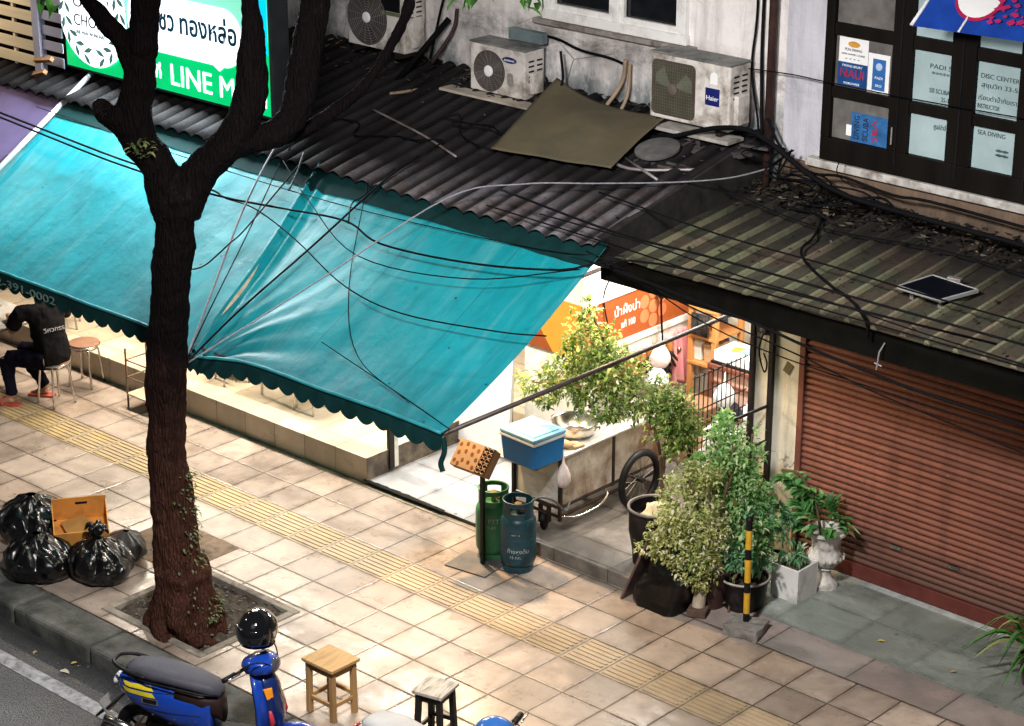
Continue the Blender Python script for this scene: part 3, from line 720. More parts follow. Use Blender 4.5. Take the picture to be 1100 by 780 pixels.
# hem rope along the bottom edge
MB().tube([aw(XL+(XR-XL)*i/60, 0)+Vector((0, -.012, .004)) for i in range(61)], .014, 8).build('hem', M('hem_teal', (.02, .22, .25), .5), AW, smooth=True)
fp = MB().tube([(XR-.03, 10.80, 2.07), (-10.42, 14.42, 2.13)], .019, 10); fp.tube([(XL, 10.79, 2.05), (XR, 10.79, 2.05)], .02, 8)
for xx in (-16.9, -15.2, -13.6, -12): fp.tube([(xx, 10.8, 2.045), (xx, 12.6, 3.0)], .016, 8)
fp.tube([(-12.0, 10.8, 2.05), (-12.0, 14.36, 2.12)], .02, 8)
fp.build('frame', M('awning_pipe', (.07, .055, .05), .5, metal=.5, var=.35, scale=10), AW, smooth=True)
tsl = MB().tube(catmull([(XR, 10.78, 2.06), (XR+.02, 10.77, 1.96), (XR-.01, 10.76, 1.86), (XR+.01, 10.76, 1.80)]), [.02]*19, 8)
tsl.build('tie_strap', TEALDK, AW, smooth=True)
# left neighbour: mauve tarpaulin awning and the white pole between them
MAU = M('mauve_canvas', (.125, .095, .21), .6, var=.2, scale=2, trans=.3)
AW2 = thing('awning', 'mauve tarpaulin awning left of the white pole', 'awning', (-19, 11.7, 2.5))
MB().grid(lambda u, v: Vector((-22+4.70*u, YB+(YT-YB)*v, ZB-.01+(ZT-ZB)*v-.05*math.sin(PI*v)+.02*noise.noise((u*9, v*3, 2)))), 60, 24).build('canvas', MAU, AW2, smooth=True)
MB().box2((-22, 10.755, 1.95), (-17.3, 10.765, 2.1)).build('valance', M('mauve_dark', (.08, .05, .09), .7), AW2)
MB().box2((-22, 11.6, 2.56), (-17.35, 12.1, 2.565)).xf(Matrix.Identity(4)).build('underlay', M('mauve_dark2', (.08, .05, .09), .7), AW2)
tag(MB().tube([(-17.0, 10.72, 2.10), (-17.27, 12.95, 3.27)], .026, 12).build('pole', M('white_pole', (.36, .36, .42), .4, var=.1), smooth=True), 'slanting white pole between the mauve and teal awnings', 'pole')

# ------------------------------------------------------------------ slatted fence on the roof, top left
FE = thing('slatted_fence', 'cream slatted timber fence beside the lit advertising box', 'fence', (-19, 12.87, 3.1))
SL = M('slat_cream', (.74, .64, .46), .6, var=.15, scale=4, stretch=(.2, 1, 3)); SLW = M('slat_lilac', (.42, .42, .55), .6, var=.15, scale=4)
f1 = MB(); f2 = MB()
for k in range(9):
    z0 = 3.21+k*.148; f1.box2((-21, 12.86, z0), (-18.06, 12.878, z0+.105))
    f2.box2((-17.94, 12.87, z0+.05), (-17.62, 12.885, z0+.145))
f1.build('slats', SL, FE, bevel=.003)
f2.build('slats', SLW, FE, bevel=.003)['label'] = 'lilac slats near the sign'
for xx in (-20.2, -19.1, -18.42): MB().box2((xx-.018, 12.88, 3.1), (xx+.018, 12.91, 4.5)).build('batten', SL, FE)
MB().box2((-18.055, 12.84, 3.12), (-17.95, 12.92, 4.6)).build('post', SLW, FE, bevel=.004)
MB().box2((-21, 13.2, 3.1), (-17.6, 13.24, 4.6)).build('backing', M('backing_dark', (.015, .010, .008), .8, var=.4, spec=.1), FE)
for a, b, lab in (((-17.98, 12.80, 3.30), (-17.68, 12.78, 3.36), 'orange brown timber offcut lying below the lilac slats'), ((-17.95, 12.75, 3.17), (-17.72, 12.72, 3.24), 'short timber offcut propped below the fence post')):
    tag(MB().tube([a, b], .03, 4).build('timber_offcut', M('offcut', (.30, .15, .07), .8, var=.3)), lab, 'timber')

# ------------------------------------------------------------------ illuminated sign
SG = thing('illuminated_sign', 'bright green and white lit advertising box behind the tree', 'sign', (-16.1, 12.95, 3.3))
SX0, SX1, SZ0, SZ1, SY = -17.59, -14.64, 3.305, 4.75, 12.90
E_W = emis('sign_white', (.86, .93, 1.0), 2.2); E_G = emis('sign_green', (.0, .46, .13), 1.15); E_C = emis('sign_cyan', (.0, .50, .78), 1.3); E_LG = emis('sign_pale_green', (.25, .75, .55), 1.1)
MB().box2((SX0-.03, SY, SZ0-.03), (SX1+.03, SY+.22, SZ1+.03)).build('case', M('sign_case', (.02, .022, .025), .5), SG, bevel=.01)
MB().box2((SX0, SY-.006, SZ0), (SX1, SY-.001, SZ1)).build('face', E_G, SG)
MB().box2((SX0, SY-.009, 3.98), (SX1, SY-.0065, SZ1)).build('upper_panel', E_LG, SG)
MB().box2((SX1-.24, SY-.0125, 3.86), (SX1, SY-.0095, SZ1)).build('cyan_panel', E_C, SG)
def disc(name, cx, cz, rx, rz, y, mat, parent, n=40):
    return MB().prism([(cx+rx*math.cos(2*PI*k/n), y, cz+rz*math.sin(2*PI*k/n)) for k in range(n)], (0, .002, 0)).build(name, mat, parent)
cxx, czz = -17.14, 3.87
bd = disc('badge', cxx, czz, .52, .52, SY-.0165, E_W, SG)
S_INK = M('sign_ink', (.02, .03, .03), .5); S_LAU = emis('laurel_green', (.12, .28, .25), .30)
lau = MB()
for sgn in (-1, 1):
    for k in range(10):
        a = R(-76+k*19.5); rr = .425
        for off, tw in ((.045, .6), (-.045, -.6)):
            c_ = Vector((cxx+sgn*math.cos(a)*(rr+off), SY-.019, czz+math.sin(a)*(rr+off)))
            d_ = Vector((-sgn*math.sin(a), 0, math.cos(a))); d_ = (Matrix.Rotation(-sgn*tw, 3, 'Y') @ d_)*.075; e_ = Vector((d_.z, 0, -d_.x))*.34
            lau.poly([c_-d_, c_-d_*.2+e_, c_+d_*.4+e_*.7, c_+d_, c_+d_*.4-e_*.7, c_-d_*.2-e_])
lau.build('laurel', S_LAU, bd, normals=False)
text("Users'", 'lettering', S_INK, bd, (cxx-.29, SY-.0185, czz+.04), .16, width=.54)
text('CHOICE', 'lettering', S_INK, bd, (cxx-.29, SY-.0185, czz-.14), .16, width=.57)
text('LINE MAN WONGNAI', 'lettering', S_INK, bd, (cxx-.28, SY-.0185, czz-.225), .055, width=.45)
# white speech bubble
def rrect(x0, x1, z0, z1, r, y, n=10):
    p = []
    for cx_, cz_, a0 in ((x1-r, z1-r, 0), (x0+r, z1-r, 90), (x0+r, z0+r, 180), (x1-r, z0+r, 270)):
        for k in range(n+1):
            a = R(a0+90*k/n); p.append((cx_+r*math.cos(a), y, cz_+r*math.sin(a)))
    return p
bub = MB().prism(rrect(-16.6, -14.98, 3.66, 4.20, .25, SY-.0165), (0, .003, 0))
bub.poly([(-15.42, SY-.0172, 3.68), (-15.14, SY-.0172, 3.74), (-15.30, SY-.0172, 3.615)])
bb_ = bub.build('speech_bubble', E_W, SG)
S_TEAL = M('sign_teal_ink', (.01, .10, .17), .5)
text('สุกี้', 'lettering', S_TEAL, bb_, (-16.52, SY-.0205, 3.885), .26, width=.22, bold=.006); text('เซว', 'lettering', S_TEAL, bb_, (-16.20, SY-.0205, 3.885), .26, width=.27, bold=.006)
text('ทองหล่อ', 'lettering', S_TEAL, bb_, (-15.845, SY-.0205, 3.885), .26, width=.785, bold=.006)
text('สั่งได้ที่', 'lettering', E_W, SG, (-16.56, SY-.0095, 3.41), .17, width=.40, bold=.003)
text('LINE MAN', 'lettering', E_W, SG, (-16.03, SY-.0095, 3.375), .285, width=1.32, bold=.0)
# ------------------------------------------------------------------ street tree
def barkmat():
    m, nt, out = nodes_of('bark'); g = NT(nt)
    geo = g.n('ShaderNodeNewGeometry'); pos = geo.outputs['Position']; sep = g.n('ShaderNodeSeparateXYZ'); g.l(pos, sep.inputs[0])
    st = g.mapv(g.mix(.035, pos, g.n('ShaderNodeTexNoise').outputs['Color'], 'LINEAR_LIGHT'), (1, 1, .13))
    vo = g.n('ShaderNodeTexVoronoi', feature='DISTANCE_TO_EDGE'); vo.inputs['Scale'].default_value = 38; g.l(st, vo.inputs['Vector'])
    nz = g.noise(st, 22, 7, .75)
    cc = g.mix(nz, (.0015, .0012, .0016), (.010, .0065, .007))
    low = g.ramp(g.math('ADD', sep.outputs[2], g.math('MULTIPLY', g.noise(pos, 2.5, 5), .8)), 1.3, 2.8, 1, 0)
    cc = g.mix(g.math('MULTIPLY', low, .75), cc, g.mix(nz, (.012, .006, .005), (.17, .070, .047)))  # lamplight on the lower trunk is painted in as a redder bark
    li = g.ramp(g.noise(pos, 4.5, 7, .75, .5), .58, .70)
    cc = g.mix(g.math('MULTIPLY', li, .5), cc, (.022, .02, .018))
    cc = g.mix(g.ramp(vo.outputs['Distance'], 0, .10, .5, 0), cc, (.004, .003, .003))
    p = g.n('ShaderNodeBsdfPrincipled'); g.l(cc, p.inputs['Base Color']); p.inputs['Roughness'].default_value = .9; p.inputs['Specular IOR Level'].default_value = .04
    h = g.math('ADD', g.math('MULTIPLY', g.ramp(vo.outputs['Distance'], 0, .25), .5), g.math('ADD', g.math('MULTIPLY', nz, 1.0), g.math('MULTIPLY', g.noise(pos, 7, 5, .7), 1.2)))
    g.l(g.bump(h, .9, .03), p.inputs['Normal']); g.l(p.outputs[0], out.inputs[0]); return m
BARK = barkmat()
TR = thing('street_tree', 'dark forked street tree growing from the square soil pit', 'tree', (-12.78, 10.09, 0))
TRUNK = [(-12.750,10.117,-.06,.310),(-12.745,10.122,.111,.255),(-12.759,10.109,.320,.212),(-12.777,10.092,.568,.198),(-12.781,10.089,.895,.182),(-12.790,10.081,1.218,.168),(-12.804,10.068,1.537,.156),(-12.797,10.074,1.851,.159),(-12.780,10.090,2.162,.158),(-12.762,10.106,2.469,.155),(-12.723,10.142,2.921,.150),(-12.688,10.174,3.292,.150),(-12.669,10.191,3.512,.161),(-12.663,10.196,3.62,.165)]
LIMBS = [TRUNK,
 [(-12.678,10.183,3.45,.155),(-12.750,10.100,3.805,.139),(-12.834,10.007,4.022,.138),(-12.835,9.989,4.238,.144),(-12.796,10.008,4.452,.130),(-12.767,10.018,4.663,.109),(-12.738,10.027,4.872,.101),(-12.709,10.036,5.079,.101),(-12.668,10.057,5.6,.087)],
 [(-12.829,10.02,4.55,.095),(-12.867,9.943,4.763,.075),(-12.925,9.823,4.932,.064),(-12.975,9.710,5.105,.057),(-13.06,9.5,5.5,.045)],
 [(-12.85,10.008,4.08,.115),(-12.906,9.885,4.175,.096),(-12.920,9.782,4.249,.084),(-12.888,9.722,4.336,.06)],
 [(-12.640,10.217,3.45,.150),(-12.545,10.319,3.741,.132),(-12.456,10.415,3.903,.125),(-12.368,10.510,4.036,.131),(-12.299,10.588,4.218,.124),(-12.265,10.633,4.427,.117),(-12.273,10.642,4.634,.109),(-12.275,10.655,4.839,.084),(-12.287,10.658,5.043,.070),(-12.297,10.664,5.6,.058)],
 [(-12.396,10.439,3.960,.118),(-12.330,10.584,3.985,.104),(-12.232,10.757,4.012,.097),(-12.163,10.905,4.110,.111),(-12.154,10.998,4.272,.125),(-12.174,11.064,4.506,.118),(-12.183,11.139,4.739,.111),(-12.193,11.215,4.971,.111),(-12.213,11.282,5.6,.100)],
 [(-12.33,10.75,3.95,.071),(-12.27,11.10,3.968,.057),(-12.216,11.414,4.088,.046),(-12.100,11.654,4.282,.043),(-12.009,11.873,4.608,.043),(-11.997,12.018,4.874,.043),(-12.012,12.140,5.4,.036)]]
tb = MB()
for k, L in enumerate(LIMBS):
    P = catmull([(a, b, c, ) for a, b, c, d in L], 6); rr = []
    for i in range(len(P)):
        t = i/6; j = min(int(t), len(L)-2); f = t-j; rr.append(L[j][3]*(1-f)+L[j+1][3]*f)
    tb.tube(P, rr, 20, jit=.10, seed=k)
# buttress roots
for a, L, r0, dz in ((-35, .55, .11, 0), (-5, .75, .10, .0), (30, .5, .09, 0), (75, .5, .10, 0), (130, .45, .1, 0), (185, .5, .11, 0), (240, .45, .1, 0), (285, .5, .12, 0)):
    d = Vector((math.cos(R(a)), math.sin(R(a)), 0)); sd = Vector((-d.y, d.x, 0)); P = []
    for i in range(7):
        t = i/6; P.append(Vector((-12.75, 10.11, 0))+d*(.13+t*L*.42)+sd*.08*math.sin(t*5+a)+Vector((0, 0,   .50*(1-t)**1.6+.0-.05*t)))
    tb.tube(P, [r0*.95*(1-.55*i/6) for i in range(7)], 10, jit=.22, seed=a)
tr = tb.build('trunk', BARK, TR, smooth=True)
rm = tr.modifiers.new('merge', 'REMESH'); rm.mode = 'VOXEL'; rm.voxel_size = .018; rm.use_smooth_shade = True
tx = bpy.data.textures.new('barkclouds', 'CLOUDS'); tx.noise_scale = .09
dm = tr.modifiers.new('rough', 'DISPLACE'); dm.texture = tx; dm.strength = .035; dm.mid_level = .5; dm.texture_coords = 'LOCAL'
def leafblade(mb, p, d, L, W, droop=.25, up=Vector((0, 0, 1)), fold=.18):
    d = d.normalized(); s = d.cross(up)
    if s.length < 1e-3: s = d.orthogonal()
    s.normalize(); nrm = s.cross(d); p = Vector(p)
    a = p; b1 = p+d*L*.35+s*W*.5+nrm*W*fold; b2 = p+d*L*.35-s*W*.5+nrm*W*fold; m1 = p+d*L*.4
    c1 = p+d*L*.75+s*W*.32+nrm*(W*fold-L*droop*.4); c2 = p+d*L*.75-s*W*.32+nrm*(W*fold-L*droop*.4); e = p+d*L-nrm*L*droop; m2 = p+d*L*.75-nrm*L*droop*.45
    V = [mb.bm.verts.new(q) for q in (a, b1, m1, b2, c1, m2, c2, e)]
    for f in ((0, 2, 1), (0, 3, 2), (1, 2, 5, 4), (2, 3, 6, 5), (4, 5, 7), (5, 6, 7)): mb._face([V[i] for i in f])
def rdir(z0=-1, z1=1):
    a = random.uniform(0, 2*PI); z = random.uniform(z0, z1); q = math.sqrt(max(0, 1-z*z)); return Vector((q*math.cos(a), q*math.sin(a), z))
TLEAF = leafmat('tree_leaf', (.03, .10, .015), (.08, .24, .03), trans=.4)
lv = MB()
for base, n_ in (((-13.52, 9.80, 5.0), 6),):
    for i in range(n_): leafblade(lv, Vector(base)+rdir()*.08, rdir(-1, .1), random.uniform(.09, .16), .06)
# hanging sprays in front of the old wall
for base, n_ in (((-10.93, 11.6, 5.05), 12), ((-10.41, 11.6, 5.12), 16)):
    for i in range(n_): leafblade(lv, Vector(base)+Vector((random.uniform(-.10, .10), random.uniform(-.08, .08), random.uniform(0, .16))), rdir(-1, -.2), random.uniform(.09, .15), .055)
lv.build('leaves', TLEAF, TR)
tw = MB().tube(catmull([(-12.01, 12.1, 5.25), (-11.6, 11.8, 5.36), (-10.93, 11.6, 5.24), (-10.7, 11.6, 5.34), (-10.41, 11.6, 5.28)]), .012, 6); tw.tube(catmull([(-13.0, 9.66, 5.2), (-13.3, 9.75, 5.16), (-13.52, 9.80, 5.04)]), .010, 6)
tw.build('twig', BARK, TR)
iv = MB(); IVY = leafmat('creeper_leaf', (.04, .07, .02), (.16, .20, .07), (.25, .24, .12), trans=.3)
def trunk_at(z):
    for A_, B_ in zip(TRUNK, TRUNK[1:]):
        if A_[2] <= z <= B_[2]:
            q = (z-A_[2])/(B_[2]-A_[2]); return [A_[i]*(1-q)+B_[i]*q for i in (0, 1, 3)]
    return TRUNK[-1][0], TRUNK[-1][1], TRUNK[-1][3]
for i in range(230):   # creeper on the lit flank and in the fork
    zz = .12+1.25*random.random()**1.5; a = R(random.gauss(12, 20)); tx_, ty_, rr = trunk_at(zz); rr += .012+(.05 if zz < .3 else 0)
    leafblade(iv, (tx_+math.cos(a)*rr, ty_+math.sin(a)*rr, zz), (Vector((math.cos(a), math.sin(a), random.uniform(-1, .3)))), random.uniform(.015, .042), .020)
for i in range(60):
    leafblade(iv, Vector((-12.72, 9.93, 3.98))+rdir()*.07, rdir(-.3, 1), random.uniform(.05, .10), .03)
iv.build('creeper', IVY, TR)

# ------------------------------------------------------------------ cables and ropes
def cable(pts, r, label, mat=CABLE, grp=None, name='cable', k=6):
    return tag(MB().tube(catmull(pts, k), r, 6).build(name, mat, smooth=True), label, name, grp)
CBL = [
 ([(-18.174,12.052,2.964),(-17.539,12.030,2.952),(-16.185,11.944,2.907),(-15.459,11.911,2.889),(-14.336,11.894,2.880),(-13.584,11.947,2.908),(-12.780,12.011,2.942),(-12.250,11.904,2.885),(-11.368,11.959,2.915),(-10.549,12.121,3.001),(-9.8,12.4,3.15),(-7,12.5,3.2)], .009, 'long black cable running the whole length of the teal awning'),
 ([(-18.223,12.089,3.004),(-17.572,12.057,2.987),(-16.225,11.978,2.945),(-15.496,11.944,2.926),(-14.360,11.916,2.912),(-14.117,11.883,2.894),(-13.561,11.927,2.917)], .010, 'upper twin of the black cables crossing the left half of the teal awning'),
 ([(-14.167,11.925,2.866),(-13.754,11.908,2.857),(-13.084,11.746,2.771),(-12.249,11.492,2.635),(-11.530,11.418,2.596),(-10.634,11.516,2.648),(-10.210,11.602,2.694)], .006, 'thin black wire sagging low across the right half of the awning'),
 ([(-13.247,12.450,2.9),(-12.190,12.450,2.95),(-11.226,12.450,2.95),(-10.645,12.450,2.985),(-10.272,12.450,2.983),(-9.551,12.450,2.925),(-8.943,12.450,2.879),(-8.471,12.450,2.815),(-7.859,12.450,2.755),(-7.271,12.450,2.72),(-5.4,12.450,2.68)], .011, 'thick black cable sagging across the top of the brown shutter'),
 ([(-10.501,12.500,3.031),(-9.676,12.500,2.857),(-8.557,12.500,2.708),(-7.984,12.500,2.611),(-7.391,12.500,2.550),(-5.4,12.500,2.36)], .006, 'thin black wire running lowest in front of the brown shutter'),
 ([(-11.4,12.4,3.40),(-10.155,12.300,3.345),(-9.365,12.300,3.350),(-8.612,12.300,3.350),(-8.007,12.300,3.340),(-7.403,12.300,3.335),(-5.4,12.300,3.32)], .009, 'black cable stretched across the middle of the green metal roof'),
 ([(-10.9,12.3,3.33),(-9.718,12.200,3.36),(-8.868,12.200,3.31),(-8.077,12.200,3.30),(-7.325,12.200,3.26),(-5.4,12.200,3.20)], .006, 'thin black wire stretched along the front edge of the green metal roof'),
 ([(-9.992,14.211,3.145),(-9.627,14.208,3.145),(-9.402,13.816,3.115),(-9.336,13.565,3.09),(-9.136,13.345,3.075),(-8.758,13.108,3.053),(-8.450,12.947,3.04),(-8.174,12.72,3.01),(-8.15,12.72,2.9)], .011, 'black cable snaking loose down the green metal roof to its front edge'),
 ([(-11.95,14.2,3.42),(-11.439,14.200,3.46),(-11.094,14.200,3.530),(-10.712,14.200,3.663),(-10.384,14.200,3.716),(-10.149,14.200,3.659),(-9.962,14.200,3.572),(-9.730,14.200,3.464),(-9.458,14.200,3.381),(-8.937,14.200,3.338),(-6.5,14.200,3.27)], .022, 'thick black cable bundle arching below the right air conditioner past the pipe'),
 ([(-10.38,14.5,3.75),(-10.186,14.450,3.539),(-9.903,14.450,3.399),(-9.589,14.450,3.422),(-9.103,14.450,3.368),(-8.597,14.450,3.382),(-6.5,14.450,3.29)], .012, 'black cable drooping from the pipe below the dark timber window sill'),
 ([(-10.65,14.550,4.113),(-10.200,14.550,4.136),(-9.856,14.550,4.132),(-8.888,14.550,4.135),(-6.5,14.550,4.19)], .005, 'thin dark wire crossing in front of the dark timber window'),
]
for p, r, l in CBL: cable(p, r, l)
T0 = (-12.82, 10.29, 2.15)
for p, r, l, m_ in (
 ([T0, (-13.2, 10.9, 2.46), (-13.75, 11.75, 2.87), (-14.2, 12.5, 3.14), (-14.3, 12.8, 3.25)], .010, 'pale rope tied to the trunk, leftmost of the ropes rising to the roof', ROPE),
 ([T0, (-12.83, 10.9, 2.45), (-12.82, 11.7, 2.80), (-12.82, 12.5, 3.16), (-12.8, 12.9, 3.30)], .009, 'dark rope tied to the trunk, third from the left of the fan of ropes', CABLE),
 ([T0, (-13.15, 10.9, 2.44), (-13.62, 11.7, 2.74), (-14.1, 12.5, 3.06), (-14.14, 12.7, 3.2)], .006, 'thin dark rope tied to the trunk, second from the left of the fan of ropes', CABLE),
 ([T0, (-12.35, 11.3, 2.70), (-11.893, 12.300, 3.251), (-11.454,12.700,3.368), (-11.017,13.100,3.375), (-10.580,13.500,3.384), (-10.3,13.900,3.39), (-10.164,14.300,3.419)], .0065, 'long pale rope from the trunk over the awning and up across the roof', ROPE),
 ([(-12.92, 10.45, 2.87), (-13.199, 10.867, 2.745), (-13.325, 11.233, 2.808), (-13.514, 11.600, 2.83), (-13.9, 12.6, 3.12)], .007, 'short dark rope sagging from the trunk over the awning fold', CABLE),
 ([(-12.62, 11.9, 2.98), (-12.80, 12.12, 3.06), (-12.92, 12.38, 3.05), (-12.93, 12.75, 3.2)], .006, 'kinked black wire end hanging from the eave over the awning', CABLE),
 ([(-13.66, 12.2, 2.98), (-13.82, 12.45, 3.06), (-13.92, 12.62, 3.17)], .010, 'short pale cord tying the awning fold to the eave', ROPE)):
    cable(p, r, l, m_, name='rope' if m_ is ROPE or 'rope' in l else 'cable')
for p, r, l in (
 ([(-17.4, 12.35, 3.02), (-15, 12.3, 2.96), (-13, 12.28, 2.95), (-11, 12.4, 3.0), (-10.3, 12.6, 3.05)], .004, 'thin dark wire running along the shaded top of the awning'),
 ([(-14.0, 12.45, 3.12), (-13.3, 12.1, 2.98), (-12.3, 11.7, 2.82), (-11.2, 11.8, 2.86), (-10.4, 12.2, 3.02)], .005, 'thin black wire curving from the awning fold to its upper right corner'),
 ([(-13.0, 12.5, 3.14), (-12.2, 11.5, 2.66), (-11.6, 11.0, 2.35), (-10.9, 10.85, 2.2)], .004, 'thin black wire slanting down across the right half of the awning'),
 ([(-11.6, 12.45, 3.22), (-10.4, 12.5, 3.16), (-9.2, 12.55, 3.09), (-8.0, 12.6, 3.06), (-5.4, 12.6, 3.03)], .006, 'black wire hugging the front edge of the green metal roof'),
 ([(-10.9, 13.0, 3.35), (-9.8, 13.1, 3.22), (-8.8, 13.2, 3.16), (-7.6, 13.15, 3.14), (-5.4, 13.1, 3.14)], .007, 'black wire lying across the green metal roof above the solar panel side'),
 ([(-10.4, 13.9, 3.3), (-9.5, 13.95, 3.15), (-8.4, 14.05, 3.17), (-7.2, 13.95, 3.17), (-5.4, 14.0, 3.2)], .006, 'black wire lying along the rear of the green metal roof'),
 ([(-10.6, 12.5, 3.05), (-10.2, 12.55, 2.95), (-9.6, 12.6, 2.72), (-8.9, 12.6, 2.62), (-7.6, 12.55, 2.60), (-5.4, 12.5, 2.6)], .005, 'thin black wire sagging just under the metal roof fascia'),
 ([(-12.0, 11.0, 2.36), (-11.0, 10.9, 2.2), (-10.45, 10.82, 2.12)], .004, 'short thin wire along the lower right edge of the awning')):
    cable(p, r, l)
tg = MB(); rnd = random.Random(5)
for k in range(9):
    P = [Vector((-10.35+.11*k*rnd.random(), 14.45, 3.55))]
    for i in range(6): P.append(Vector((P[0].x+.22*i*rnd.uniform(.6, 1.2)+rnd.uniform(-.08, .08), 14.32+rnd.uniform(-.22, .18), 3.42-.04*i+rnd.uniform(-.09, .09))))
    tg.tube(catmull(P, 5), rnd.uniform(.004, .010), 5)
tag(tg.build('cable_tangle', CABLE, smooth=True), 'tangle of black cables on the roof ledge right of the brown pipe', 'cables')
tg = MB()
for k in range(4):
    c_ = Vector((-13.2+rnd.uniform(-.6, .9), 13.4+rnd.uniform(-.3, .4), 0)); P = []
    for i in range(7): q = c_+Vector((.32*(i-3)*rnd.uniform(.5, 1.2), rnd.uniform(-.22, .22), 0)); P.append(Vector((q.x, q.y, 3.08+.21*(q.y-12.52)+.06+rnd.uniform(0, .04))))
    tg.tube(catmull(P, 5), rnd.uniform(.004, .008), 5)
tag(tg.build('cable_tangle', CABLE, smooth=True), 'loose dark wires lying on the old corrugated roof', 'cables')
# cables hanging on the wall beside the pipe and in the corner left
for p, r, l in (
 ([(-10.66, 14.66, 5.6), (-10.64, 14.66, 4.6), (-10.66, 14.64, 4.1), (-10.55, 14.6, 3.7), (-10.48, 14.55, 3.45)], .010, 'black cable dropping down the wall just left of the brown pipe'),
 ([(-10.57, 14.66, 5.6), (-10.58, 14.66, 4.4), (-10.55, 14.64, 3.9), (-10.5, 14.6, 3.55)], .014, 'grey cable bundle hugging the wall next to the brown pipe'),
 ([(-14.1, 14.62, 5.4), (-14.0, 14.6, 4.6), (-14.12, 14.55, 4.1), (-14.22, 14.5, 3.62)], .012, 'black cable dropping down the wall right of the left air conditioner'),
 ([(-13.05, 14.66, 4.02), (-12.78, 14.66, 4.0), (-12.5, 14.62, 3.96), (-12.2, 14.66, 3.93), (-12.02, 14.66, 3.90)], .012, 'dark pipe line running along the wall from the round fan air conditioner'),
 ([(-12.62, 14.5, 3.95), (-12.55, 14.45, 3.7), (-12.62, 14.4, 3.58), (-12.7, 14.4, 3.72)], .012, 'black hose looping behind the right side of the round fan air conditioner')):
    cable(p, r, l)
TANP = M('tan_pipe', (.30, .22, .15), .7, var=.25)
for k, (p, r, l) in enumerate((
 ([(-12.0, 14.64, 3.95), (-12.02, 14.62, 3.75), (-12.12, 14.5, 3.52), (-12.2, 14.4, 3.42)], .018, 'tan insulated pipe standing between the two front air conditioners'),
 ([(-11.95, 14.64, 3.92), (-11.94, 14.6, 3.65), (-12.0, 14.5, 3.46), (-12.15, 14.42, 3.43)], .016, 'tan pipe bent at its foot, right of its neighbour by the olive tarpaulin'),
 ([(-14.0, 14.64, 4.1), (-14.02, 14.6, 3.9), (-14.1, 14.4, 3.62)], .018, 'dark red brown pipe stub on the wall left of the round fan air conditioner'),
 ([(-13.86, 14.5, 3.46), (-14.1, 14.0, 3.42), (-14.15, 13.9, 3.42)], .014, 'pale pipe lying from the wall corner down onto the old roof'))):
    tag(MB().tube(catmull(p), r, 8).build('pipe', RUSTPIPE if k == 2 else TANP, smooth=True), l, 'pipe')
tag(MB().tube([(-14.02, 14.55, 4.02), (-14.35, 14.2, 3.45)], .028, 10).build('drain_pipe', CABLE, smooth=True), 'black slanting drain pipe against the wall left of the round fan unit', 'pipe')

